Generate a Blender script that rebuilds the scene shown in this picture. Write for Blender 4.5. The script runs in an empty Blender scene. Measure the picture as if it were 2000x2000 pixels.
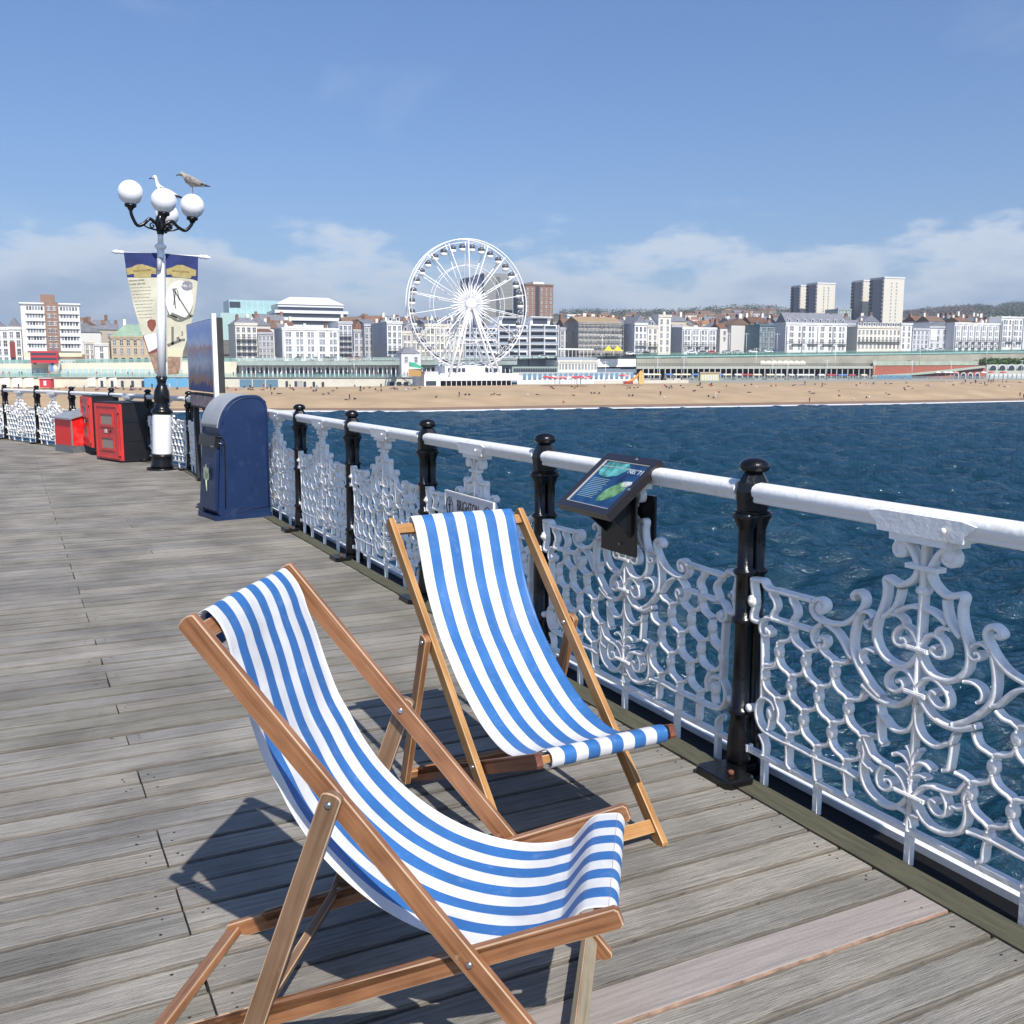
import bpy, bmesh, math, random
import numpy as np
from mathutils import Vector, Matrix
R=math.radians; PI=math.pi
random.seed(7); rng=np.random.RandomState(5)
SC=bpy.context.scene; COL=SC.collection
# ---------------------------------------------------------------- camera
EYE=1.6; FPX=1950.0; PITCH=math.atan(278/FPX)
cam=bpy.data.cameras.new('camera'); camo=bpy.data.objects.new('camera',cam); COL.objects.link(camo)
cam.sensor_width=36; cam.lens=36*FPX/2000; cam.clip_start=.05; cam.clip_end=12000
camo.location=(0,0,EYE); camo.rotation_euler=(PI/2-PITCH,0,0); SC.camera=camo
# ---------------------------------------------------------------- world
SUND=Vector((.262,-.62,.739)).normalized()
SEL=math.asin(SUND.z); SROT=math.atan2(SUND.x,SUND.y)
W=bpy.data.worlds.new('World'); SC.world=W; W.use_nodes=True
nt=W.node_tree; nt.nodes.clear()
def N(t,**k):
    n=nt.nodes.new(t)
    for a,b in k.items(): setattr(n,a,b)
    return n
def L(a,b): nt.links.new(a,b)
def M(op,a,b=None,c=None,clamp=False):
    n=N('ShaderNodeMath',operation=op,use_clamp=clamp)
    for i,v in enumerate((a,b,c)):
        if v is None: continue
        if hasattr(v,'is_output'): L(v,n.inputs[i])
        else: n.inputs[i].default_value=v
    return n.outputs[0]
sky=N('ShaderNodeTexSky',sky_type='NISHITA',sun_disc=False,sun_elevation=SEL,sun_rotation=SROT,altitude=20,air_density=1.0,dust_density=0.6,ozone_density=2.2)
tc=N('ShaderNodeTexCoord'); sep=N('ShaderNodeSeparateXYZ'); L(tc.outputs['Generated'],sep.inputs[0])
az=M('ARCTAN2',sep.outputs[0],sep.outputs[1]); el=M('ARCSINE',sep.outputs[2])
cmb=N('ShaderNodeCombineXYZ'); L(az,cmb.inputs[0]); L(M('MULTIPLY',el,2.6),cmb.inputs[1])
nz=N('ShaderNodeTexNoise'); nz.inputs['Scale'].default_value=7.5; nz.inputs['Detail'].default_value=9; nz.inputs['Roughness'].default_value=.56; L(cmb.outputs[0],nz.inputs['Vector'])
nz2=N('ShaderNodeTexNoise'); nz2.inputs['Scale'].default_value=2.6; nz2.inputs['Detail'].default_value=3; L(cmb.outputs[0],nz2.inputs['Vector'])
# cumulus bank hugging the horizon; its top edge undulates with azimuth
top=M('MULTIPLY_ADD',nz2.outputs[0],.10,.062)
edge=M('SUBTRACT',top,el)
dens=M('MULTIPLY_ADD',edge,19.0,M('MULTIPLY_ADD',nz.outputs[0],4.8,-2.1))
dens=M('MULTIPLY',dens,M('GREATER_THAN',el,-.05))
bank=N('ShaderNodeMapRange',interpolation_type='SMOOTHSTEP'); L(dens,bank.inputs[0]); bank.inputs[1].default_value=0; bank.inputs[2].default_value=.75; bank.inputs[4].default_value=.88
cap=M('SUBTRACT',1.0,M('MULTIPLY',M('MAXIMUM',M('SUBTRACT',el,.130),0.0),30.0),clamp=True)
wisp=N('ShaderNodeTexNoise'); wisp.inputs['Scale'].default_value=3.0; wisp.inputs['Detail'].default_value=8; wisp.inputs['Distortion'].default_value=.6; L(cmb.outputs[0],wisp.inputs['Vector'])
wm=N('ShaderNodeMapRange'); L(wisp.outputs[0],wm.inputs[0]); wm.inputs[1].default_value=.56; wm.inputs[2].default_value=.8; wm.inputs[4].default_value=.30
fac=M('MAXIMUM',M('MULTIPLY',bank.outputs[0],cap),wm.outputs[0])
shade=N('ShaderNodeMapRange'); L(dens,shade.inputs[0]); shade.inputs[1].default_value=.25; shade.inputs[2].default_value=1.7; shade.inputs[3].default_value=1; shade.inputs[4].default_value=0
cc=N('ShaderNodeMix',data_type='RGBA'); L(shade.outputs[0],cc.inputs[0]); cc.inputs[6].default_value=(3.3,4.2,5.5,1); cc.inputs[7].default_value=(6.3,6.8,7.4,1)
mix=N('ShaderNodeMix',data_type='RGBA'); L(fac,mix.inputs[0]); 
tint=N('ShaderNodeMix',data_type='RGBA',blend_type='MULTIPLY'); tint.inputs[0].default_value=1; L(sky.outputs[0],tint.inputs[6])
tg=N('ShaderNodeMix',data_type='RGBA'); L(M('MULTIPLY',el,2.2,clamp=True),tg.inputs[0]); tg.inputs[6].default_value=(.64,.70,.83,1); tg.inputs[7].default_value=(.70,.86,1.10,1); L(tg.outputs[2],tint.inputs[7])
L(tint.outputs[2],mix.inputs[6]); L(cc.outputs[2],mix.inputs[7])
bg=N('ShaderNodeBackground'); bg.inputs[1].default_value=.10; L(mix.outputs[2],bg.inputs[0])
wo=N('ShaderNodeOutputWorld'); L(bg.outputs[0],wo.inputs[0])
# ---------------------------------------------------------------- sun
sl=bpy.data.lights.new('sun','SUN'); sl.energy=4.5; sl.angle=R(.53); sl.color=(1,.955,.89)
so=bpy.data.objects.new('sun',sl); COL.objects.link(so); so.rotation_euler=SUND.to_track_quat('Z','Y').to_euler(); so.location=(5,-10,20)
SC.view_settings.view_transform='Standard'; SC.view_settings.look='None'; SC.view_settings.exposure=0.42; SC.view_settings.gamma=1
SC.render.engine='CYCLES'; SC.cycles.max_bounces=6; SC.cycles.diffuse_bounces=3; SC.cycles.use_denoising=True
# ---------------------------------------------------------------- materials
MATS={}
def mat(name,col,rough=.6,metal=0,noise=0,nscale=8,bump=0,bscale=40,dirt=None,dscale=3,coords='Object',stretch=(1,1,1),spec=.5,coat=0,rand=0):
    if name in MATS: return MATS[name]
    m=bpy.data.materials.new(name); m.use_nodes=True; t=m.node_tree; b=t.nodes['Principled BSDF']
    b.inputs['Roughness'].default_value=rough; b.inputs['Metallic'].default_value=metal; b.inputs['Specular IOR Level'].default_value=spec
    b.inputs['Coat Weight'].default_value=coat; b.inputs['Coat Roughness'].default_value=.12
    c=(*col,1); b.inputs['Base Color'].default_value=c; MATS[name]=m
    if noise or bump or dirt or rand:
        tcn=t.nodes.new('ShaderNodeTexCoord'); mp=t.nodes.new('ShaderNodeMapping'); mp.inputs['Scale'].default_value=stretch
        t.links.new(tcn.outputs[coords],mp.inputs[0]); src=None
        rgb=t.nodes.new('ShaderNodeRGB'); rgb.outputs[0].default_value=c; src=rgb.outputs[0]
        if noise:
            n=t.nodes.new('ShaderNodeTexNoise'); n.inputs['Scale'].default_value=nscale; n.inputs['Detail'].default_value=5; t.links.new(mp.outputs[0],n.inputs['Vector'])
            r=t.nodes.new('ShaderNodeMapRange'); r.inputs[1].default_value=.3; r.inputs[2].default_value=.7; r.inputs[3].default_value=1-noise; r.inputs[4].default_value=1+noise*.6; t.links.new(n.outputs[0],r.inputs[0])
            x=t.nodes.new('ShaderNodeMix'); x.data_type='RGBA'; x.blend_type='MULTIPLY'; x.inputs[0].default_value=1; t.links.new(src,x.inputs[6]); t.links.new(r.outputs[0],x.inputs[7]); src=x.outputs[2]
        if dirt:
            n=t.nodes.new('ShaderNodeTexNoise'); n.inputs['Scale'].default_value=dscale; n.inputs['Detail'].default_value=8; n.inputs['Roughness'].default_value=.65; t.links.new(mp.outputs[0],n.inputs['Vector'])
            r=t.nodes.new('ShaderNodeMapRange'); r.inputs[1].default_value=.55; r.inputs[2].default_value=.72; r.inputs[4].default_value=dirt[3]; t.links.new(n.outputs[0],r.inputs[0])
            x=t.nodes.new('ShaderNodeMix'); x.data_type='RGBA'; t.links.new(r.outputs[0],x.inputs[0]); t.links.new(src,x.inputs[6]); x.inputs[7].default_value=(*dirt[:3],1); src=x.outputs[2]
        if rand:
            oi=t.nodes.new('ShaderNodeObjectInfo'); r=t.nodes.new('ShaderNodeMapRange'); r.inputs[3].default_value=1-rand; r.inputs[4].default_value=1+rand; t.links.new(oi.outputs['Random'],r.inputs[0])
            x=t.nodes.new('ShaderNodeMix'); x.data_type='RGBA'; x.blend_type='MULTIPLY'; x.inputs[0].default_value=1; t.links.new(src,x.inputs[6]); t.links.new(r.outputs[0],x.inputs[7]); src=x.outputs[2]
        t.links.new(src,b.inputs['Base Color'])
        if bump:
            n=t.nodes.new('ShaderNodeTexNoise'); n.inputs['Scale'].default_value=bscale; n.inputs['Detail'].default_value=6; t.links.new(mp.outputs[0],n.inputs['Vector'])
            bp=t.nodes.new('ShaderNodeBump'); bp.inputs['Strength'].default_value=bump; bp.inputs['Distance'].default_value=.01; t.links.new(n.outputs[0],bp.inputs['Height']); t.links.new(bp.outputs[0],b.inputs['Normal'])
    return m
# ---------------------------------------------------------------- mesh helpers
class MB:
    def __init__(s): s.v=[]; s.f=[]; s.m=[]; s.sm=[]
    def add(s,v,f,mi=0,sm=False):
        o=len(s.v); s.v+= [tuple(map(float,p)) for p in v]; s.f+=[tuple(i+o for i in q) for q in f]; s.m+=[mi]*len(f); s.sm+=[sm]*len(f)
    def box(s,a,b,mi=0,mtx=None):
        x0,y0,z0=a; x1,y1,z1=b
        v=[(x0,y0,z0),(x1,y0,z0),(x1,y1,z0),(x0,y1,z0),(x0,y0,z1),(x1,y0,z1),(x1,y1,z1),(x0,y1,z1)]
        if mtx is not None: v=[mtx@Vector(p) for p in v]
        s.add(v,[(0,3,2,1),(4,5,6,7),(0,1,5,4),(1,2,6,5),(2,3,7,6),(3,0,4,7)],mi)
    def prism(s,pts,y0,y1,mi=0,mtx=None,sm=False):   # polygon in xz extruded along y
        n=len(pts); v=[(p[0],y0,p[1]) for p in pts]+[(p[0],y1,p[1]) for p in pts]
        if mtx is not None: v=[mtx@Vector(p) for p in v]
        s.add(v,[tuple(range(n)),tuple(range(2*n-1,n-1,-1))],mi); s.add(v,[(i,i+n,(i+1)%n+n,(i+1)%n) for i in range(n)],mi,sm)
    def lathe(s,prof,seg=20,c=(0,0),mi=0,sm=True,sx=1,sy=1,ph=0,mtx=None,flat=False):
        v=[];f=[]
        for r,z in prof:
            for k in range(seg):
                a=2*PI*k/seg+ph; v.append((c[0]+r*sx*math.cos(a),c[1]+r*sy*math.sin(a),z))
        for i in range(len(prof)-1):
            for k in range(seg): f.append((i*seg+k,i*seg+(k+1)%seg,(i+1)*seg+(k+1)%seg,(i+1)*seg+k))
        f.append(tuple(range(seg-1,-1,-1))); f.append(tuple((len(prof)-1)*seg+k for k in range(seg)))
        if mtx is not None: v=[mtx@Vector(p) for p in v]
        s.add(v,f,mi,sm)
    def tube(s,pts,r,seg=8,mi=0,sm=True,closed=False):
        pts=[Vector(p) for p in pts]; n=len(pts); rr=r if isinstance(r,(list,tuple)) else [r]*n; v=[];f=[]; up=None
        for i,p in enumerate(pts):
            if closed: t=pts[(i+1)%n]-pts[i-1]
            else: t=pts[min(i+1,n-1)]-pts[max(i-1,0)]
            if t.length<1e-9: t=Vector((0,0,1))
            t.normalize()
            if up is None: up=Vector((0,0,1)) if abs(t.z)<.9 else Vector((1,0,0))
            a=t.cross(up)
            if a.length<1e-4: a=t.cross(Vector((0,1,0)))
            a.normalize(); up=a.cross(t).normalized()
            for k in range(seg):
                q=2*PI*k/seg; v.append(p+(a*math.cos(q)+up*math.sin(q))*rr[i])
        m=n if closed else n-1
        for i in range(m):
            for k in range(seg): f.append((i*seg+k,((i+1)%n)*seg+k,((i+1)%n)*seg+(k+1)%seg,i*seg+(k+1)%seg))
        if not closed: f.append(tuple(range(seg))); f.append(tuple((n-1)*seg+k for k in range(seg-1,-1,-1)))
        s.add(v,f,mi,sm)
    def ball(s,c,r,seg=12,rings=8,mi=0,sc=(1,1,1)):
        v=[(c[0],c[1],c[2]-r*sc[2])];f=[]
        for i in range(1,rings):
            a=-PI/2+PI*i/rings
            for k in range(seg): b=2*PI*k/seg; v.append((c[0]+r*sc[0]*math.cos(a)*math.cos(b),c[1]+r*sc[1]*math.cos(a)*math.sin(b),c[2]+r*sc[2]*math.sin(a)))
        v.append((c[0],c[1],c[2]+r*sc[2])); e=len(v)-1
        for k in range(seg): f.append((0,1+(k+1)%seg,1+k)); f.append((e,e-seg+k,e-seg+(k+1)%seg))
        for i in range(rings-2):
            for k in range(seg): a=1+i*seg; f.append((a+k,a+(k+1)%seg,a+seg+(k+1)%seg,a+seg+k))
        s.add(v,f,mi,True)
    def mesh(s,name,mats,weld=False):
        me=bpy.data.meshes.new(name); me.from_pydata(s.v,[],s.f)
        for m in (mats if isinstance(mats,(list,tuple)) else [mats]): me.materials.append(m)
        me.polygons.foreach_set('material_index',s.m); me.polygons.foreach_set('use_smooth',s.sm); me.update(); return me
    def build(s,name,mats,parent=None,loc=(0,0,0),rot=None,mtx=None):
        return ob(name,s.mesh(name,mats),parent,loc,rot,mtx)
def ob(name,data,parent=None,loc=(0,0,0),rot=None,mtx=None):
    o=bpy.data.objects.new(name,data); COL.objects.link(o)
    if mtx is not None: o.matrix_local=mtx
    else:
        o.location=loc
        if rot is not None: o.rotation_euler=rot
    if parent is not None: o.parent=parent
    return o
def tag(o,label=None,cat=None,group=None,kind=None):
    if label: o['label']=label
    if cat: o['category']=cat
    if group: o['group']=group
    if kind: o['kind']=kind
    return o
def thing(name,label,cat,loc=(0,0,0),rz=0,group=None,mtx=None):
    return tag(ob(name,None,None,loc,(0,0,rz) if mtx is None else None,mtx),label,cat,group)
def crom(pts,k=3):
    P=[np.array(p,float) for p in pts]; o=[]
    for i in range(len(P)-1):
        a=P[max(i-1,0)];b=P[i];c=P[i+1];d=P[min(i+2,len(P)-1)]
        for j in range(k):
            t=j/k; o.append(.5*((2*b)+(-a+c)*t+(2*a-5*b+4*c-d)*t*t+(-a+3*b-3*c+d)*t**3))
    o.append(P[-1]); return o
def text_mesh(txt,size,ext=.001,align='CENTER',name='lettering',squash=1):
    cu=bpy.data.curves.new('lettering','FONT'); cu.body=txt; cu.size=size; cu.extrude=ext; cu.align_x=align; cu.align_y='CENTER'; cu.resolution_u=3
    o=bpy.data.objects.new('lettering',cu); COL.objects.link(o); dg=bpy.context.evaluated_depsgraph_get(); dg.update()
    me=bpy.data.meshes.new_from_object(o.evaluated_get(dg)); bpy.data.objects.remove(o); me.materials.clear(); me.name=name; return me
CP,SP=math.cos(PITCH),math.sin(PITCH)
def at(px,py,Y):   # world point seen at (px,py) of the 2000 px photograph at distance Y
    u=(px-1000)/FPX; v=-(py-1000)/FPX; d=Vector((u,CP+v*SP,-SP+v*CP)); return Vector((0,0,EYE))+d*(Y/d.y)
# ================================================================ PIER
RAILM=Matrix.Translation((.918,3.864,0))@Matrix.Rotation(math.atan2(-.8941,.4479),4,'Z')   # local x along the rail, y out to sea
def node_mat(name):
    m=bpy.data.materials.new(name); m.use_nodes=True; MATS[name]=m; return m,m.node_tree,m.node_tree.nodes['Principled BSDF']
def plank_material(name,dark):
    m,t,b=node_mat(name); nn=t.nodes.new; l=t.links.new
    tcn=nn('ShaderNodeTexCoord'); tcn.object=DECK
    sp=nn('ShaderNodeSeparateXYZ'); l(tcn.outputs['Object'],sp.inputs[0])
    row=nn('ShaderNodeMath'); row.operation='MULTIPLY_ADD'; l(sp.outputs[0],row.inputs[0]); row.inputs[1].default_value=1/.148; row.inputs[2].default_value=.043/.148
    fl=nn('ShaderNodeMath'); fl.operation='FLOOR'; l(row.outputs[0],fl.inputs[0])
    wn=nn('ShaderNodeTexWhiteNoise'); wn.noise_dimensions='1D'; l(fl.outputs[0],wn.inputs['W'])
    oi=nn('ShaderNodeObjectInfo'); ad=nn('ShaderNodeMath'); ad.operation='ADD'; l(wn.outputs['Value'],ad.inputs[0]); l(oi.outputs['Random'],ad.inputs[1])
    # grain
    cb=nn('ShaderNodeCombineXYZ'); 
    xs=nn('ShaderNodeMath'); xs.operation='MULTIPLY_ADD'; l(sp.outputs[0],xs.inputs[0]); xs.inputs[1].default_value=50; 
    of=nn('ShaderNodeMath'); of.operation='MULTIPLY'; l(ad.outputs[0],of.inputs[0]); of.inputs[1].default_value=37; l(of.outputs[0],xs.inputs[2]); l(xs.outputs[0],cb.inputs[0])
    ys=nn('ShaderNodeMath'); ys.operation='MULTIPLY_ADD'; l(sp.outputs[1],ys.inputs[0]); ys.inputs[1].default_value=1.7; l(of.outputs[0],ys.inputs[2]); l(ys.outputs[0],cb.inputs[1])
    g=nn('ShaderNodeTexNoise'); g.inputs['Scale'].default_value=1.6; g.inputs['Detail'].default_value=7; g.inputs['Roughness'].default_value=.7; g.inputs['Distortion'].default_value=.3; l(cb.outputs[0],g.inputs['Vector'])
    big=nn('ShaderNodeTexNoise'); big.inputs['Scale'].default_value=1.9; big.inputs['Detail'].default_value=6; l(tcn.outputs['Object'],big.inputs['Vector'])
    fib=nn('ShaderNodeTexNoise'); fib.inputs['Scale'].default_value=7; fib.inputs['Detail'].default_value=4; l(cb.outputs[0],fib.inputs['Vector'])
    cr=nn('ShaderNodeValToRGB'); e=cr.color_ramp.elements; e[0].position=.30; e[0].color=(.150,.141,.129,1); e[1].position=.72; e[1].color=(.350,.330,.306,1)
    k=cr.color_ramp.elements.new(.5); k.color=(.252,.237,.219,1); l(g.outputs[0],cr.inputs[0])
    # per plank tone
    tn=nn('ShaderNodeValToRGB'); e=tn.color_ramp.elements; tn.color_ramp.interpolation='LINEAR'; e[0].position=0; e[0].color=(.80,.81,.79,1); e[1].position=1; e[1].color=(1.12,1.10,1.05,1)
    for p_,c_ in ((.2,(1.02,1,.95,1)),(.42,(.88,.89,.88,1)),(.6,(1.12,1.09,1.02,1)),(.8,(.88,.88,.80,1))): k=tn.color_ramp.elements.new(p_); k.color=c_
    fr=nn('ShaderNodeMath'); fr.operation='FRACT'; l(ad.outputs[0],fr.inputs[0]); l(fr.outputs[0],tn.inputs[0])
    m1=nn('ShaderNodeMix'); m1.data_type='RGBA'; m1.blend_type='MULTIPLY'; m1.inputs[0].default_value=1; l(cr.outputs[0],m1.inputs[6]); l(tn.outputs[0],m1.inputs[7])
    br=nn('ShaderNodeMapRange'); br.inputs[1].default_value=.35; br.inputs[2].default_value=.65; br.inputs[3].default_value=.72; br.inputs[4].default_value=1.18; l(big.outputs[0],br.inputs[0])
    m2=nn('ShaderNodeMix'); m2.data_type='RGBA'; m2.blend_type='MULTIPLY'; m2.inputs[0].default_value=1; l(m1.outputs[2],m2.inputs[6]); l(br.outputs[0],m2.inputs[7])
    # green algae towards the rail side of the boards
    gy=nn('ShaderNodeMapRange'); l(sp.outputs[1],gy.inputs[0]); gy.inputs[1].default_value=-1.0; gy.inputs[2].default_value=-.1; gy.inputs[4].default_value=.36
    gm=nn('ShaderNodeMath'); gm.operation='MULTIPLY'; l(gy.outputs[0],gm.inputs[0]); l(g.outputs[0],gm.inputs[1])
    m3=nn('ShaderNodeMix'); m3.data_type='RGBA'; l(gm.outputs[0],m3.inputs[0]); l(m2.outputs[2],m3.inputs[6]); m3.inputs[7].default_value=(.19,.178,.13,1)
    # fine dark cracks along the grain
    ck=nn('ShaderNodeMapRange'); l(fib.outputs[0],ck.inputs[0]); ck.inputs[1].default_value=.33; ck.inputs[2].default_value=.40; ck.inputs[3].default_value=.62; ck.inputs[4].default_value=1
    m4=nn('ShaderNodeMix'); m4.data_type='RGBA'; m4.blend_type='MULTIPLY'; m4.inputs[0].default_value=1; l(m3.outputs[2],m4.inputs[6]); l(ck.outputs[0],m4.inputs[7])
    # uneven dark line with a paler one beside it along each long board edge
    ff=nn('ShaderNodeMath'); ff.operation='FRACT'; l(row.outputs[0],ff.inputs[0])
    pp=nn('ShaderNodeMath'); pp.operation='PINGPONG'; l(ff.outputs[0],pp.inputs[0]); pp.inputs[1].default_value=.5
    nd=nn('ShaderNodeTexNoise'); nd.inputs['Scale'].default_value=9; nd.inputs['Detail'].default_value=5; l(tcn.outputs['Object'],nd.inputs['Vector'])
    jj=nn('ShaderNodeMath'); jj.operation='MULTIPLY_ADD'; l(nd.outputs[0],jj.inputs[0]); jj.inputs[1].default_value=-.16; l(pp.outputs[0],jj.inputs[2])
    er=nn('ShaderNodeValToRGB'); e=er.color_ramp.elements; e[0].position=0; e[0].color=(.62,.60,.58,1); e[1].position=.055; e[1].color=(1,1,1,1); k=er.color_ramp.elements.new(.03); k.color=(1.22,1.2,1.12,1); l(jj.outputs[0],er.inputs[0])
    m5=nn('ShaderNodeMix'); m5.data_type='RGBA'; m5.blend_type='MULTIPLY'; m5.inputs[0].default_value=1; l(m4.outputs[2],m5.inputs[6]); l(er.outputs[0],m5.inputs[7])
    l(m5.outputs[2],b.inputs['Base Color']); b.inputs['Roughness'].default_value=.82; b.inputs['Specular IOR Level'].default_value=.25
    bs=nn('ShaderNodeMath'); bs.operation='ADD'; l(g.outputs[0],bs.inputs[0]); l(fib.outputs[0],bs.inputs[1])
    bp=nn('ShaderNodeBump'); bp.inputs['Strength'].default_value=.8; bp.inputs['Distance'].default_value=.006; l(bs.outputs[0],bp.inputs['Height']); l(bp.outputs[0],b.inputs['Normal'])
    return m
under=mat('dark_understructure',(.012,.011,.010),.9)
DE=[(2.2,0),(-13.7,0),(-15.56,-.40),(-17.35,-.84),(-19.33,-1.43),(-21.19,-2.03),(-23.18,-2.66),(-25.34,-3.39),(-34,-6.3)]   # deck edge line (rail line)
def edge_y(x):
    for (a,ya),(b,yb) in zip(DE,DE[1:]):
        if b<=x<=a: return ya+(yb-ya)*(x-a)/(b-a)
    return 0 if x>2 else -6.3
mb=MB(); LFT=-13
mb.add([(2.6,LFT,-.075)]+[(x,y-.02,-.075) for x,y in DE]+[(-34,LFT,-.075)],[tuple(range(len(DE)+2))])
DECK=mb.build('deck',under,None,mtx=RAILM); tag(DECK,kind='structure')
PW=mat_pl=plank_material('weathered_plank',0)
pinkish=mat('newer_plank',(.315,.275,.25),.8,noise=.22,nscale=2,dirt=(.22,.20,.18,.5),dscale=1.5,bump=.35,bscale=20,stretch=(40,2,1))
def plank_mesh(L_,w,seed,seg=6):
    r=random.Random(seed); mb=MB(); v=[]; t=.05
    for i in range(seg+1):
        y=-L_*i/seg; j=[r.uniform(-.0022,.0022) for _ in range(2)]
        v+=[(-w/2+j[0],y,-t),(-w/2+j[0],y,-.004),(-w/2+.004+j[0],y,r.uniform(-.001,.0005)),(w/2-.004+j[1],y,r.uniform(-.001,.0005)),(w/2+j[1],y,-.004),(w/2+j[1],y,-t)]
    f=[]
    for i in range(seg):
        for k in range(5): a=i*6+k; f.append((a,a+1,a+7,a+6))
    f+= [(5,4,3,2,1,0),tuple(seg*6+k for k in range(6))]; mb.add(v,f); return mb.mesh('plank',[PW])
PWID=.148
def rows(i): return .105-PWID*.5+ (i)*PWID   # centre of plank i; right edges as measured
nailpos=[]; vars_={}
def plank(xc,y0,y1,special=False):
    L_=round(y0-y1,2); key=(L_,random.randint(0,3))
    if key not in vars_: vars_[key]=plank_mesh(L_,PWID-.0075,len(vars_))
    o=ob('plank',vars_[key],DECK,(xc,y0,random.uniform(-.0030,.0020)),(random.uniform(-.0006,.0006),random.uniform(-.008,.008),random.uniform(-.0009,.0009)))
    for yy in (y0-.06,y1+.05): nailpos.append((xc+random.uniform(-.045,.045),yy)); nailpos.append((xc+random.uniform(-.05,.05),yy+random.uniform(-.02,.02)))
    return o
far=MB(); far_m=[]
nobj=0
for i in range(16,-260,-1):
    xc=rows(i); 
    if xc>2.35 or xc<-33: continue
    e=edge_y(xc)-.14
    j1=-2.18 if (i*7)%11 not in (3,4) else -1.50
    j2=j1-2.04-(.34 if i%5==2 else 0); j3=j2-2.04
    segs=[(e,j1-random.uniform(0,.003)),(j1-random.uniform(.004,.009),j2),(j2-.006,j3),(j3-.006,-8.4),(-8.41,-12.5)]
    if i!=7 and (i*13+5)%10<4 and e>=j1: segs=[(e,j2)]+segs[2:]
    if e<j1: segs=[(e,j2)]+segs[2:]
    for q,(a,b_) in enumerate(segs):
        if a<b_ : continue
        dist=-xc
        if xc>-7.2 and q<2+(xc>-3.2)+(xc<-0.5 and xc>-3) or (xc<=-7.2 and xc>-12 and q<2):
            o=plank(xc,a,b_); nobj+=1
            if i==7 and q==0 : o.data=o.data.copy(); o.data.materials[0]=pinkish; o['label']='newer pinkish plank with an orange edge'
        else:
            w=PWID/2-.004; z=random.uniform(-.003,.001); t=random.uniform(-.0015,.0015)
            far.add([(xc-w,b_,z-t),(xc+w,b_,z+t),(xc+w,a,z+t),(xc-w,a,z-t),(xc-w,b_,-.05),(xc+w,b_,-.05),(xc+w,a,-.05),(xc-w,a,-.05)],[(0,1,2,3),(4,5,1,0),(5,6,2,1),(6,7,3,2),(7,4,0,3)])
            if xc>-12: nailpos+= [(xc+random.uniform(-.05,.05),a-.06),(xc+random.uniform(-.05,.05),b_+.05)]
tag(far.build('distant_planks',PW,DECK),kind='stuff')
nm=MB()
for x,y in nailpos:
    r=random.uniform(.0028,.0042); nm.add([(x+r*math.cos(a),y+r*math.sin(a)*1.3,.0022) for a in np.arange(6)*PI/3],[tuple(range(6))])
tag(nm.build('nail_heads',mat('rusty_nail',(.02,.016,.013),.8),DECK),kind='stuff')
# orange painted edge of the newer plank
mb=MB(); xc=rows(7); mb.box((xc+PWID/2-.006,-2.17,-.02),(xc+PWID/2+.0015,-.145,.0015)); mb.build('orange_edge',mat('orange_stain',(.34,.215,.15),.8,noise=.5,nscale=20),DECK)
# edge beam, black girder, white flange run along the whole rail line
olive=mat('algae_green_beam',(.080,.077,.045),.85,noise=.35,nscale=6,bump=.5,bscale=12,stretch=(1,8,1),dirt=(.055,.05,.035,.8),dscale=3)
blk=mat('black_gloss_paint',(.0045,.0045,.0055),.26,bump=.22,bscale=60,spec=.45)
blkm=mat('black_matt_paint',(.006,.006,.007),.75,spec=.2,bump=.3,bscale=30)
white=mat('white_gloss_paint',(.84,.825,.79),.33,bump=.28,bscale=45,dirt=(.42,.28,.17,.5),dscale=7,coat=.15)
flange=mat('white_flange_paint',(.80,.80,.80),.4,dirt=(.35,.3,.25,.5),dscale=3)
def along(a,b):
    a=Vector((*a,0)); b=Vector((*b,0)); d=(b-a); return Matrix.Translation(a)@Matrix.Rotation(math.atan2(d.y,d.x),4,'Z'),d.length
beam=MB(); gird=MB(); fl=MB()
for p,q in zip(DE,DE[1:]):
    m_,l_=along(q,p)
    n=max(1,int(l_/2.4)); 
    for k in range(n): beam.box((l_*k/n+.002,-.136,-.12),(l_*(k+1)/n-.002,-.028,.006),0,m_)
    gird.box((0,-.026,-.42),(l_,.125,-.03),0,m_); fl.box((0,.127,-.42),(l_,.165,-.004),0,m_)
tag(beam.build('edge_beam',olive,DECK)); gird.build('fascia_girder',blkm,DECK); fl.build('fascia_flange',flange,DECK)
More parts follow.
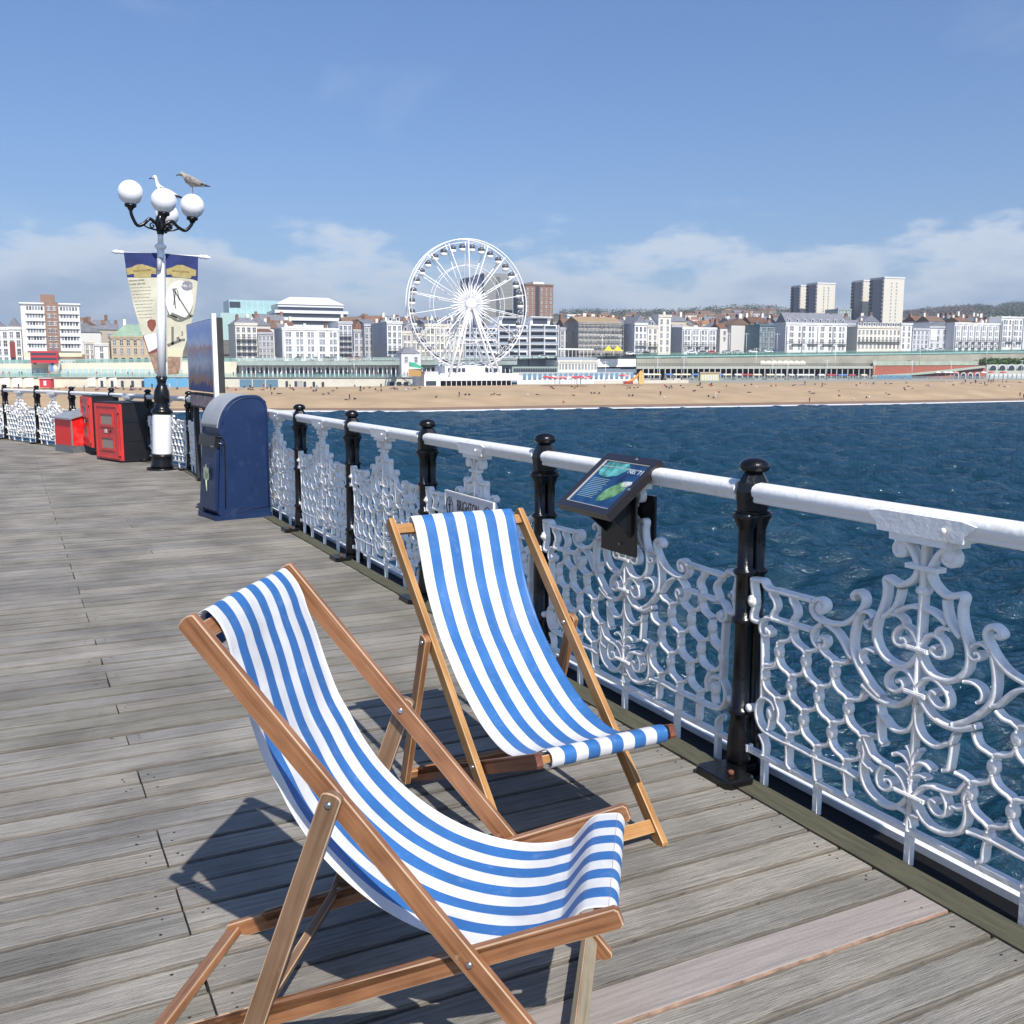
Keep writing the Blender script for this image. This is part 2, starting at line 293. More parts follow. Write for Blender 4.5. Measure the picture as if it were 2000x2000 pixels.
# ---------------------------------------------------------------- railing posts
def post_meshes():
    b=MB(); seg=18
    b.lathe([(0.0484,.028),(0.0502,.05),(0.0484,.10),(0.0437,.17),(0.0381,.225),(0.0465,.232),(0.0502,.243),(0.0465,.254),(0.0358,.262),(0.0349,.42),(0.0339,.60),(0.0428,.606),(0.0465,.617),(0.0428,.628),(0.0335,.635),(0.0330,.795),(0.0418,.802),(0.0465,.812),(0.0418,.822),(0.0316,.829),(0.0312,.98),(0.0335,.985),(0.0446,1.015),(0.0539,1.03),(0.0539,1.045)],seg)
    b.lathe([(0.0428,-.03),(0.0409,.15),(0.0326,.225),(0.0391,.232),(0.0418,.243),(0.0391,.254),(0.0316,.262),(0.0307,.60),(0.0391,.606),(0.0418,.617),(0.0391,.628),(0.0298,.635),(0.0288,.795),(0.0381,.802),(0.0428,.812),(0.0381,.822),(0.0288,.829),(0.0288,.98),(0.0418,1.015),(0.0512,1.03),(0.0512,1.045)],16,(0,.062))
    n=MB(); ph=PI/8
    n.lathe([(.074,1.046),(.076,1.054),(.066,1.058),(.068,1.10),(.070,1.13),(.062,1.165),(.044,1.196),(.038,1.205)],8,(0,.03),0,False,ph=ph,sx=.88)
    c=MB(); c.lathe([(.036,1.205),(.052,1.210),(.059,1.220),(.060,1.229),(.055,1.242),(.042,1.253),(.022,1.260),(.004,1.262)],24,(0,.03))
    f=MB(); 
    x0,x1,y0,y1,z1=-.05,.165,-.187,-.045,.034; k=.02
    poly=[(x0+k,y0),(x1-k,y0),(x1,y0+k),(x1,y1-k),(x1-k,y1),(x0+k,y1),(x0,y1-k),(x0,y0+k)]
    v=[(x,y,0) for x,y in poly]+[(x,y,z1-.006) for x,y in poly]+[((x-.0575)*.93+.0575,(y+.116)*.92-.116,z1) for x,y in poly]
    f.add(v,[tuple(range(16,24))]+[(i,(i+1)%8,(i+1)%8+8,i+8) for i in range(8)]+[(i+8,(i+1)%8+8,(i+1)%8+16,i+16) for i in range(8)])
    f.box((-.04,-.05,.002),(.05,.05,.03))
    g=MB(); g.lathe([(.013,z1),(.013,z1+.012),(.009,z1+.016)],6,(.10,-.12))
    return [x.mesh(nm_,mt) for x,nm_,mt in ((b,'shaft',blk),(n,'neck',blk),(c,'cap',blk),(f,'foot_plate',blk),(g,'foot_bolt',mat('rust',(.16,.06,.03),.85)))]
PM=post_meshes()
straight=[(0,0,0)]+[(-1.71*k,0,0) for k in range(1,9)]
posts=straight+[(DE[k][0],DE[k][1],math.atan2(DE[k-1][1]-DE[k][1],DE[k-1][0]-DE[k][0])) for k in range(2,9)]
plab={0:'nearest black railing post, left of the large white scroll panel',
1:'black railing post between the far deckchair and the lectern board',
2:'black railing post just left of the pier name sign',
3:'second black railing post to the right of the blue bin',
4:'first black railing post right of the blue litter bin',
8:'black railing post just right of the lamp post, where the rail bends',
10:'black railing post behind the big red and black cabinet',11:'black railing post behind the grey lid of the red chest',
12:'black railing post just left of the red chest',13:'black railing post at the left edge of the picture'}
ph0=[]
for i,(x,y,a) in enumerate(posts):
    if i in (5,6,7,14): continue
    if i==9: pass
    t=thing('railing_post',plab.get(i,'black railing post hidden behind the foot of the white lamp post'),'post',group='black cast-iron posts of the pier railing',mtx=RAILM@Matrix.Translation((x,y,0))@Matrix.Rotation(a,4,'Z'))
    for me in PM: ob(me.name.split('.')[0],me,t)
for i in (5,6,7):
    x=straight[i][0]; t=thing('railing_post','black railing post standing hidden behind the blue litter bin','post',group='black cast-iron posts of the pier railing',mtx=RAILM@Matrix.Translation((x,0,0)))
    for me in PM: ob(me.name.split('.')[0],me,t)
# ---------------------------------------------------------------- ornamental panels
PANEL={
 'top_rail':(1.25,[(0.041,0.788),(0.097,0.794),(0.111,0.789),(0.125,0.773),(0.15,0.767),(0.19,0.77),(0.263,0.77),(0.33,0.772),(0.381,0.772)]),
 'top_scroll':(1.1,[(0.381,0.772),(0.406,0.785),(0.431,0.78),(0.439,0.763),(0.426,0.742),(0.407,0.741),(0.402,0.755),(0.411,0.762)]),
 'mount_a':(1.2,[(0.046,0.788),(0.049,0.758),(0.057,0.728),(0.06,0.684),(0.051,0.657),(0.051,0.634),(0.066,0.627),(0.103,0.629)]),
 'drop_a':(1,[(0.151,0.764),(0.156,0.748),(0.176,0.731),(0.183,0.707),(0.168,0.684),(0.162,0.669),(0.167,0.657)]),
 'drop_b':(1,[(0.264,0.769),(0.267,0.747),(0.287,0.727),(0.293,0.704),(0.277,0.682),(0.269,0.665)]),
 'rail2':(1.1,[(0.134,0.656),(0.165,0.657),(0.244,0.659),(0.278,0.66),(0.333,0.661),(0.38,0.661)]),
 'ring_a':(1,[(0.165,0.657),(0.136,0.657),(0.111,0.637),(0.103,0.611),(0.111,0.591),(0.133,0.582),(0.155,0.592),(0.159,0.606),(0.145,0.609)]),
 'side_bar':(1.1,[(0.117,0.583),(0.121,0.52),(0.124,0.457),(0.124,0.393),(0.126,0.333)]),
 'arch':(1.15,[(0.377,0.77),(0.37,0.745),(0.384,0.724),(0.406,0.712),(0.442,0.706),(0.484,0.711),(0.533,0.725),(0.571,0.752),(0.597,0.781),(0.615,0.809),(0.617,0.831),(0.603,0.847),(0.582,0.847),(0.565,0.833),(0.571,0.822),(0.583,0.827)]),
 'small_arch':(0.8,[(0.596,0.768),(0.609,0.781),(0.627,0.788),(0.648,0.784),(0.661,0.772)]),
 'curl_a':(0.8,[(0.666,0.743),(0.651,0.734),(0.637,0.738),(0.629,0.748),(0.637,0.758),(0.648,0.754)]),
 'strap_a':(1,[(0.446,0.701),(0.482,0.691),(0.513,0.673),(0.538,0.647),(0.562,0.619),(0.581,0.61)]),
 'scroll_b':(1,[(0.431,0.699),(0.416,0.693),(0.389,0.672),(0.381,0.647),(0.39,0.625),(0.411,0.609),(0.432,0.612),(0.449,0.631),(0.444,0.649),(0.426,0.649),(0.419,0.635)]),
 'link_a':(0.8,[(0.681,0.657),(0.652,0.662),(0.625,0.654),(0.613,0.637),(0.616,0.619),(0.63,0.606)]),
 'big_a':(1.3,[(0.598,0.782),(0.586,0.747),(0.576,0.705),(0.574,0.665),(0.581,0.63),(0.6,0.598),(0.631,0.564),(0.668,0.533),(0.711,0.509)]),
 'big_b':(1.3,[(0.628,0.532),(0.666,0.512),(0.702,0.501),(0.745,0.499),(0.786,0.508),(0.821,0.534),(0.846,0.566)]),
 'volute':(1.3,[(0.835,0.965),(0.829,0.988),(0.816,1.011),(0.801,1.033),(0.781,1.049),(0.756,1.052),(0.738,1.032),(0.745,1.008),(0.772,1.01),(0.781,1.027),(0.763,1.032)]),
 'horn':(1.3,[(0.834,0.974),(0.821,0.943),(0.798,0.922),(0.768,0.907),(0.74,0.911),(0.715,0.92),(0.702,0.913),(0.708,0.884),(0.706,0.851),(0.694,0.813),(0.68,0.78),(0.671,0.742),(0.673,0.706),(0.691,0.674),(0.724,0.648),(0.767,0.639),(0.806,0.645),(0.835,0.67),(0.855,0.704)]),
 'spiral_a':(1,[(0.847,0.736),(0.83,0.762),(0.802,0.774),(0.772,0.766),(0.753,0.739),(0.759,0.714),(0.786,0.708),(0.805,0.722),(0.799,0.735),(0.784,0.732)]),
 'leaf_a':(1.1,[(0.767,0.895),(0.763,0.869),(0.751,0.835),(0.729,0.809),(0.702,0.788)]),
 'leaf_b':(1,[(0.85,0.85),(0.818,0.847),(0.788,0.836),(0.754,0.816)]),
 'leaf_c':(0.9,[(0.793,0.774),(0.789,0.792),(0.767,0.805),(0.735,0.805)]),
 'spiral_b':(1,[(0.86,0.581),(0.843,0.605),(0.823,0.625),(0.795,0.633),(0.764,0.623),(0.737,0.598),(0.732,0.567),(0.753,0.55),(0.781,0.553),(0.803,0.576),(0.793,0.594),(0.774,0.586)]),
 'hook':(1,[(0.859,0.535),(0.853,0.5),(0.848,0.468),(0.832,0.44),(0.807,0.424),(0.775,0.418),(0.75,0.427),(0.734,0.44),(0.718,0.448),(0.709,0.464),(0.702,0.484)]),
 'drop_c':(1,[(0.708,0.448),(0.71,0.417),(0.714,0.386),(0.718,0.362),(0.736,0.353)]),
 'palm_a':(1,[(0.862,0.274),(0.852,0.31),(0.831,0.34),(0.803,0.347),(0.777,0.335)]),
 'palm_b':(0.9,[(0.861,0.307),(0.854,0.342),(0.844,0.369),(0.83,0.385)]),
 'palm_c':(0.9,[(0.861,0.264),(0.846,0.289),(0.819,0.304),(0.795,0.301)]),
 'low_a':(1.2,[(0.644,0.324),(0.654,0.295),(0.643,0.252),(0.646,0.214),(0.666,0.179),(0.702,0.156),(0.746,0.146),(0.788,0.154),(0.82,0.179),(0.844,0.213)]),
 'low_b':(1,[(0.648,0.351),(0.664,0.325),(0.684,0.299),(0.721,0.287),(0.771,0.283),(0.802,0.273),(0.826,0.251),(0.843,0.223)]),
 'spiral_c':(0.9,[(0.735,0.282),(0.717,0.254),(0.715,0.221),(0.732,0.202),(0.76,0.203),(0.779,0.226),(0.77,0.242),(0.75,0.236)]),
 'tie':(1,[(0.806,0.161),(0.84,0.159),(0.858,0.145),(0.867,0.118)]),
 'ring_b':(1.1,[(0.202,0.307),(0.188,0.328),(0.165,0.336),(0.133,0.335),(0.106,0.312),(0.095,0.276),(0.103,0.24),(0.132,0.209),(0.177,0.199),(0.253,0.197),(0.33,0.198),(0.389,0.196),(0.438,0.194),(0.501,0.197),(0.566,0.199),(0.633,0.193)]),
 'ring_stem':(0.9,[(0.173,0.275),(0.174,0.247),(0.166,0.218)]),
 'side_leg':(1,[(0.12,0.183),(0.142,0.158),(0.148,0.134),(0.143,0.106)]),
 'wave_a':(1,[(0.195,0.358),(0.207,0.34),(0.224,0.304),(0.218,0.267),(0.245,0.254),(0.272,0.238)]),
 'short_a':(1,[(0.272,0.197),(0.277,0.158),(0.278,0.117),(0.302,0.102)]),
 'short_b':(1.2,[(0.415,0.198),(0.423,0.164),(0.426,0.119),(0.439,0.109)]),
 'short_c':(1,[(0.566,0.199),(0.574,0.161),(0.576,0.126),(0.594,0.112)]),
}

BAY=1.71; CX=BAY/2
def sweep(mb,pts,w,dep=.036,y0=-.006,k=3,smooth=True):
    P=crom(pts,k) if smooth else [np.array(p,float) for p in pts]
    n=len(P); v=[]; f=[]
    sec=[(-.5,.16),(-.5,.9),(-.38,1),(.38,1),(.5,.9),(.5,.16),(.30,-.03),(-.30,-.03)]; S=len(sec)
    for i in range(n):
        t=P[min(i+1,n-1)]-P[max(i-1,0)]; l_=np.hypot(*t); t=t/(l_ if l_>1e-9 else 1); nx,nz=-t[1],t[0]
        for a,d in sec: v.append((P[i][0]+nx*a*w,y0+d*dep,P[i][1]+nz*a*w))
    for i in range(n-1):
        for q in range(S): f.append((i*S+q,(i+1)*S+q,(i+1)*S+(q+1)%S,i*S+(q+1)%S))
    f.append(tuple(range(S-1,-1,-1))); f.append(tuple((n-1)*S+q for q in range(S))); mb.add(v,f,0,True)
def disc(mb,x,z,rx,rz,dep=.03,y0=-.006,dome=.006,seg=10):
    v=[];f=[]
    for (k,y) in ((.55,y0-dome),(1,y0+.003),(1,y0+dep-.003),(.8,y0+dep)):
        for q in range(seg): a=2*PI*q/seg; v.append((x+rx*k*math.cos(a),y,z+rz*k*math.sin(a)))
    for i in range(3):
        for q in range(seg): f.append((i*seg+q,i*seg+(q+1)%seg,(i+1)*seg+(q+1)%seg,(i+1)*seg+q))
    f.append(tuple(range(seg-1,-1,-1))); f.append(tuple(3*seg+q for q in range(seg))); mb.add(v,f,0,True)
UW=.0158
frame_=('top_rail','top_scroll','mount_a','drop_a','drop_b','rail2','ring_a','side_bar','arch','small_arch','curl_a','strap_a','scroll_b','ring_b','ring_stem','side_leg','short_a','short_b','short_c')
fr=MB(); orn=MB(); lat=MB()
for mir in (0,1):
    X=lambda p:[( (BAY-a if mir else a),b) for a,b in p]
    for nm_,(w,p) in PANEL.items():
        sweep(fr if nm_ in frame_ else orn,X(p),UW*w)
    for (x,z,r) in ((.055,.705,.024),(.058,.272,.017)):
        x=BAY-x if mir else x; disc(fr,x,z,r,r,.036,-.012,.004)
    for (x,z,rx,rz) in ((.140,.606,.017,.02),(.173,.283,.021,.03),(.412,.757,.018,.02)):
        x=BAY-x if mir else x; disc(fr,x,z,rx,rz,.03,-.004,.004)
    # honeycomb of ogee arms and beads
    RW=[(.540,[.2035,.3475,.4915]),(.428,[.2755,.4195,.5635]),(.316,[.3475,.4915,.6355]),(.203,[.2755,.4195,.5635])]
    tops=[(.2755,.652),(.4195,.652)]
    def arm(a,b):
        d=1 if b[0]>a[0] else -1; s0,z0=a; s1,z1=b
        pts=[(s0,z0-.026),(s0+.004*d,z0-.040),(s0+.017*d,z0-.055),(s0+.040*d,z0-.066),(s1-.014*d,z1+.042),(s1-.002*d,z1+.033)]
        sweep(lat,X(pts),UW*1.0,k=2)
    nodes=[(s,.652) for s in (.2755,.4195)]; lower=[(s,z) for z,S_ in RW for s in S_]
    for s,z in nodes+lower:
        for (s2,z2) in lower:
            if abs(z-z2-.1125)<.004 and abs(abs(s-s2)-.072)<.01: arm((s,z),(s2,z2))
    # stubs to the side bar and the big strap
    for a,b in (((.2035,.54),(.13,.43)),((.13,.43),(.2035,.318)),((.2755,.428),(.2035,.318)),((.3475,.316),(.2755,.203)),((.6355,.316),(.70,.21))): 
        if b!=(.2755,.203): arm(a,b)
    for a in (((.130,.452),(.155,.462),(.180,.470),(.198,.488),(.2035,.515)),((.4915,.572),(.51,.581),(.54,.583),(.566,.600)),((.5635,.460),(.585,.466),(.612,.472),(.628,.49),(.634,.51)),((.6355,.35),(.655,.358),(.69,.362))): sweep(lat,X(a),UW*.95,k=2)
    for s,z in [(.2755,.652),(.13,.428)]+lower:
        x=BAY-s if mir else s; disc(lat,x,z,.0180,.0240,.030,-.006,-.001,12)
        sweep(lat,[(x,z+.034),(x,z+.018)],UW*.8,smooth=False)
        if z>.21: sweep(lat,[(x,z-.018),(x,z-.028)],UW*.8,smooth=False)
for s in (0,): 
    sweep(orn,[(CX,1.075),(CX,.56)],UW*1.5,.034,-.006,smooth=False); sweep(orn,[(CX,.565),(CX,.19)],UW*1.2,.03,-.006,smooth=False)
    sweep(orn,[(CX,.2),(CX-.004,.15),(CX,.1)],UW*1.2,smooth=False)
    for z,w,h in ((.98,.062,.016),(.715,.042,.014),(.568,.042,.014),(.224,.062,.012)): orn.box((CX-w,-.014,z-h/2),(CX+w,.03,z+h/2)); orn.box((CX-w*.9,-.017,z-h/5),(CX+w*.9,.032,z+h/5))
    orn.lathe([(.010,.885),(.024,.897),(.028,.905),(.024,.913),(.012,.925)],8,(CX,.010))
    for sx in (-1,1): 
        disc(orn,CX+sx*.092,1.032,.024,.026,.034,-.006,.004); 
fr.box((.028,-.004,.090),(BAY-.028,.022,.108)); 
for zz in (.099,): 
    for sx in (0,1): fr.box((.02 if not sx else BAY-.055,-.006,.088),(.055 if not sx else BAY-.02,.026,.116))
mfr=fr.mesh('panel_frame',white); morn=orn.mesh('centre_ornament',white); mlat=lat.mesh('lattice',white)
foot=MB(); foot.prism([(-.011,-.02),(.011,-.02),(.011,.10),(-.011,.10)],-.002,.022); mfoot=foot.mesh('foot',white)
# handrail: moulded section, with the wedge block over the ornament
hr=MB(); sec=[(-.038,1.100),(-.032,1.092),(.032,1.092),(.038,1.100),(.035,1.112),(.045,1.120),(.050,1.138),(.044,1.154),(.028,1.165),(0,1.169),(-.028,1.165),(-.044,1.154),(-.050,1.138),(-.045,1.120),(-.035,1.112)]
v=[(x,y+.02,z) for x in (.055,BAY-.05) for y,z in sec]; n=len(sec)
hr.add(v,[tuple(range(n)),tuple(range(2*n-1,n-1,-1))]); hr.add(v,[(i,i+n,(i+1)%n+n,(i+1)%n) for i in range(n)],0,True)
mhr=hr.mesh('handrail',white)
bk=MB(); 
bk.prism([(CX-.21,1.140),(CX-.17,1.105),(CX-.165,1.082),(CX+.165,1.082),(CX+.17,1.105),(CX+.21,1.140),(CX+.16,1.150),(CX-.16,1.150)],-.035,.075)
bk.prism([(CX-.12,1.058),(CX+.12,1.058),(CX+.12,1.086),(CX-.12,1.086)],-.028,.06)
bk.lathe([(.010,0),(.010,.006),(.006,.009)],8,mtx=Matrix.Translation((CX+.1,-.040,1.115))@Matrix.Rotation(PI/2,4,'X'))
mbk=bk.mesh('rail_block',white)
pb=MB(); pb.lathe([(.011,0),(.010,.006),(.005,.010)],8,mtx=Matrix.Rotation(PI/2,4,'X')); mpb=pb.mesh('bolt',mat('painted_bolt',(.6,.56,.5),.5))
blab={0:'white scrollwork railing bay at the right edge, nearest the camera, cut by the frame',
-1:'white railing bay under the small lectern board, right of the far deckchair',
-2:'white railing bay behind the far deckchair, carrying the pier name sign',
-3:'white railing bay just left of the far deckchair',
-4:'white railing bay second right of the blue bin',-5:'white railing bay directly right of the blue litter bin',
-8:'white railing bay between the lamp post and the poster board'}
def bay(x,y,a,L_,label,grp='white ornamental cast-iron railing bays'):
    t=thing('railing_bay',label,'railing',group=grp,mtx=RAILM@Matrix.Translation((x,y,0))@Matrix.Rotation(a,4,'Z')@Matrix.Diagonal((L_/BAY,1,1,1)))
    for me in (mfr,morn,mlat,mhr,mbk):
        o=ob(me.name.split('.')[0],me,t)
        if me is mlat: o['kind']='stuff'
    for s in (.432,CX,BAY-.432): ob('foot',mfoot,t,(s,0,0))
    ob('foot',mfoot,t,(.145,0,0)); ob('foot',mfoot,t,(BAY-.145,0,0))
    for s in (.062,BAY-.062): ob('bolt',mpb,t,(s,-.018,.705))
    return t
for k in range(0,-9,-1):
    bay(BAY*k if k==0 else BAY*k,0,0,BAY,blab.get(k,'white railing bay mostly hidden behind the blue bin and poster board'))
cl={2:'white railing bay right behind the lamp post foot',3:'white railing bay behind the big red and black cabinet',4:'white railing bay behind the upright red box',5:'white railing bay behind the grey-lidded red chest',6:'white railing bay between the two posts left of the red chest',7:'white railing bay at the far left edge of the picture'}
for k in range(2,8):
    (x1,y1),(x0,y0)=DE[k-1],DE[k]; bay(x0,y0,math.atan2(y1-y0,x1-x0),math.hypot(x1-x0,y1-y0),cl[k])
# ================================================================ DECKCHAIRS
def wood(name,c1,c2,edge=None):
    m,t,b=node_mat(name); nn=t.nodes.new; l=t.links.new
    tcn=nn('ShaderNodeTexCoord'); mp=nn('ShaderNodeMapping'); mp.inputs['Scale'].default_value=(3,60,60); l(tcn.outputs['Object'],mp.inputs[0])
    g=nn('ShaderNodeTexNoise'); g.inputs['Scale'].default_value=1.5; g.inputs['Detail'].default_value=6; g.inputs['Distortion'].default_value=.5; l(mp.outputs[0],g.inputs['Vector'])
    g2=nn('ShaderNodeTexNoise'); g2.inputs['Scale'].default_value=5; g2.inputs['Detail'].default_value=5; l(tcn.outputs['Object'],g2.inputs['Vector'])
    ml=nn('ShaderNodeMath'); ml.operation='ADD'; l(g.outputs[0],ml.inputs[0]); l(g2.outputs[0],ml.inputs[1])
    hl=nn('ShaderNodeMapRange'); hl.inputs[1].default_value=.75; hl.inputs[2].default_value=1.3; l(ml.outputs[0],hl.inputs[0])
    x=nn('ShaderNodeMix'); x.data_type='RGBA'; l(hl.outputs[0],x.inputs[0]); x.inputs[6].default_value=(*c1,1); x.inputs[7].default_value=(*c2,1)
    # scuffs
    s=nn('ShaderNodeTexNoise'); s.inputs['Scale'].default_value=20; s.inputs['Detail'].default_value=9; s.inputs['Roughness'].default_value=.7; l(tcn.outputs['Object'],s.inputs['Vector'])
    r=nn('ShaderNodeMapRange'); r.inputs[1].default_value=.66; r.inputs[2].default_value=.72; r.inputs[4].default_value=.5; l(s.outputs[0],r.inputs[0])
    y=nn('ShaderNodeMix'); y.data_type='RGBA'; l(r.outputs[0],y.inputs[0]); l(x.outputs[2],y.inputs[6]); y.inputs[7].default_value=(.46,.34,.24,1)
    l(y.outputs[2],b.inputs['Base Color']); b.inputs['Roughness'].default_value=.42; b.inputs['Specular IOR Level'].default_value=.4
    bp=nn('ShaderNodeBump'); bp.inputs['Strength'].default_value=.25; bp.inputs['Distance'].default_value=.002; l(g.outputs[0],bp.inputs['Height']); l(bp.outputs[0],b.inputs['Normal'])
    return m
W_RED=wood('reddish_wood',(.17,.070,.030),(.37,.175,.082)); W_EDGE=wood('worn_wood_edge',(.36,.22,.13),(.55,.40,.27))
W_HON=wood('honey_wood',(.26,.115,.030),(.47,.245,.085)); W_HEDGE=wood('honey_wood_edge',(.40,.24,.10),(.58,.38,.19))
W_OLD=wood('faded_brown_wood',(.13,.075,.042),(.24,.15,.09)); W_DRK=wood('dark_red_wood',(.10,.035,.020),(.20,.075,.042)); W_GRY=wood('grey_brown_wood',(.20,.165,.11),(.36,.30,.21))
steel=mat('steel_bolt',(.55,.55,.56),.28,1.0)
def canvas_mat(name,c):
    m,t,b=node_mat(name); nn=t.nodes.new; l=t.links.new
    b.inputs['Base Color'].default_value=(*c,1); b.inputs['Roughness'].default_value=.38 if c[2]>c[0]*1.5 else .55; b.inputs['Specular IOR Level'].default_value=.45
    tcn=nn('ShaderNodeTexCoord'); w=nn('ShaderNodeTexNoise'); w.inputs['Scale'].default_value=9; w.inputs['Detail'].default_value=5; l(tcn.outputs['Object'],w.inputs['Vector'])
    r=nn('ShaderNodeMapRange'); r.inputs[1].default_value=.35; r.inputs[2].default_value=.7; r.inputs[3].default_value=.86; r.inputs[4].default_value=1.10; l(w.outputs[0],r.inputs[0])
    x=nn('ShaderNodeMix'); x.data_type='RGBA'; x.blend_type='MULTIPLY'; x.inputs[0].default_value=1; x.inputs[6].default_value=(*c,1); l(r.outputs[0],x.inputs[7])
    fd=nn('ShaderNodeTexNoise'); fd.inputs['Scale'].default_value=26; fd.inputs['Detail'].default_value=8; fd.inputs['Roughness'].default_value=.7; l(tcn.outputs['Object'],fd.inputs['Vector'])
    fm=nn('ShaderNodeMapRange'); fm.inputs[1].default_value=.56; fm.inputs[2].default_value=.74; fm.inputs[4].default_value=.30; l(fd.outputs[0],fm.inputs[0])
    fx=nn('ShaderNodeMix'); fx.data_type='RGBA'; l(fm.outputs[0],fx.inputs[0]); l(x.outputs[2],fx.inputs[6]); fx.inputs[7].default_value=(.36,.50,.74,1) if c[2]>c[0]*1.5 else (.62,.60,.56,1)
    l(fx.outputs[2],b.inputs['Base Color'])
    wv=nn('ShaderNodeTexNoise'); wv.inputs['Scale'].default_value=600; l(tcn.outputs['Object'],wv.inputs['Vector'])
    w2=nn('ShaderNodeTexNoise'); w2.inputs['Scale'].default_value=18; w2.inputs['Detail'].default_value=3; l(tcn.outputs['Object'],w2.inputs['Vector'])
    ad=nn('ShaderNodeMath'); ad.operation='MULTIPLY_ADD'; l(w2.outputs[0],ad.inputs[0]); ad.inputs[1].default_value=3.0; l(wv.outputs[0],ad.inputs[2])
    bp=nn('ShaderNodeBump'); bp.inputs['Strength'].default_value=.22; bp.inputs['Distance'].default_value=.002; l(ad.outputs[0],bp.inputs['Height']); l(bp.outputs[0],b.inputs['Normal'])
    tr=nn('ShaderNodeBsdfTranslucent'); tr.inputs[0].default_value=(*[min(1,q*1.0) for q in c],1); ms=nn('ShaderNodeMixShader'); ms.inputs[0].default_value=.28
    l(b.outputs[0],ms.inputs[1]); l(tr.outputs[0],ms.inputs[2]); l(ms.outputs[0],t.nodes['Material Output'].inputs[0]); return m
C_W=canvas_mat('white_canvas',(.83,.83,.83)); C_B=canvas_mat('blue_canvas',(.052,.200,.515)); C_S=canvas_mat('grey_seam',(.42,.42,.50))
def board(name,parent,p0,p1,lat,w,th,mats,e0=0,e1=0,round0=False,round1=False,notch=None,dirc=None):
    """board in the chair's side plane from p0 to p1 (u,z); w = wide face in plane, th = thickness across"""
    p0=Vector((p0[0],0,p0[1])); p1=Vector((p1[0],0,p1[1])); d=p1-p0; Ln=d.length; a=math.atan2(-d.z,d.x)
    pts=[]; h=w/2; k=.28*w
    def end(x,s,rnd):
        if rnd: return [(x-s*h*.45+s*h*.45*math.cos(q),h*math.sin(q)) for q in [(-PI/2+PI*i/6) for i in range(7)]] if s>0 else [(x+h*.45-h*.45*math.cos(q),h*math.sin(q)) for q in [(PI/2-PI*i/6) for i in range(7)]]
        return [(x,-h+k),(x,h-k)] if 0 else ([(x-k*.6,-h),(x,-h+k*.6),(x,h-k*.6),(x-k*.6,h)] if s>0 else [(x+k*.6,h),(x,h-k*.6),(x,-h+k*.6),(x+k*.6,-h)])
    pts=end(Ln+e1,1,round1)
    if notch:
        for q in notch: pts+=[(q+.018,h),(q+.008,h-.020),(q-.006,h-.020),(q-.018,h)]
    pts+=end(-e0,-1,round0)
    bm=bmesh.new(); vs=[bm.verts.new((x,-th/2,z)) for x,z in pts]; f=bm.faces.new(vs); r=bmesh.ops.extrude_face_region(bm,geom=[f]); 
    bmesh.ops.translate(bm,verts=[g for g in r['geom'] if isinstance(g,bmesh.types.BMVert)],vec=(0,th,0)); bmesh.ops.recalc_face_normals(bm,faces=bm.faces)
    eds=[e for e in bm.edges if len(e.link_faces)==2 and e.calc_face_angle(0)>1.0]
    rb=bmesh.ops.bevel(bm,geom=eds,offset=.0028,segments=2,profile=.5,affect='EDGES')
    for g in rb['faces']: g.material_index=1
    me=bpy.data.meshes.new(name); bm.to_mesh(me); bm.free(); me.materials.append(mats[0]); me.materials.append(mats[1])
    return ob(name,me,parent,mtx=Matrix.Translation((p0.x,lat,p0.z))@Matrix.Rotation(a,4,'Y'))
def cross(name,parent,p,w,th,l0,l1,ang,mats):
    """bar across the chair from lateral l0 to l1 centred on p; wide side w along direction ang in the side plane"""
    bm=bmesh.new(); bmesh.ops.create_cube(bm,size=1); bmesh.ops.scale(bm,vec=(l1-l0,th,w),verts=bm.verts); rb=bmesh.ops.bevel(bm,geom=bm.edges[:],offset=.003,segments=2,affect='EDGES')
    for g in rb['faces']: g.material_index=1
    me=bpy.data.meshes.new(name); bm.to_mesh(me); bm.free(); me.materials.append(mats[0]); me.materials.append(mats[1])
    m_=Matrix.Translation((p[0],(l0+l1)/2,p[1]))@Matrix.Rotation(-ang,4,'Y')@Matrix(((0,0,1,0),(1,0,0,0),(0,1,0,0),(0,0,0,1)))
    return ob(name,me,parent,mtx=m_)
def bolt(parent,p,lat,s):
    b=MB(); b.lathe([(.0085,0),(.0085,.001),(.0075,.0035),(.005,.0055),(.001,.0063)],12); b.build('bolt',steel,parent,mtx=Matrix.Translation((p[0],lat,p[1]))@Matrix.Rotation(-s*PI/2,4,'X'))
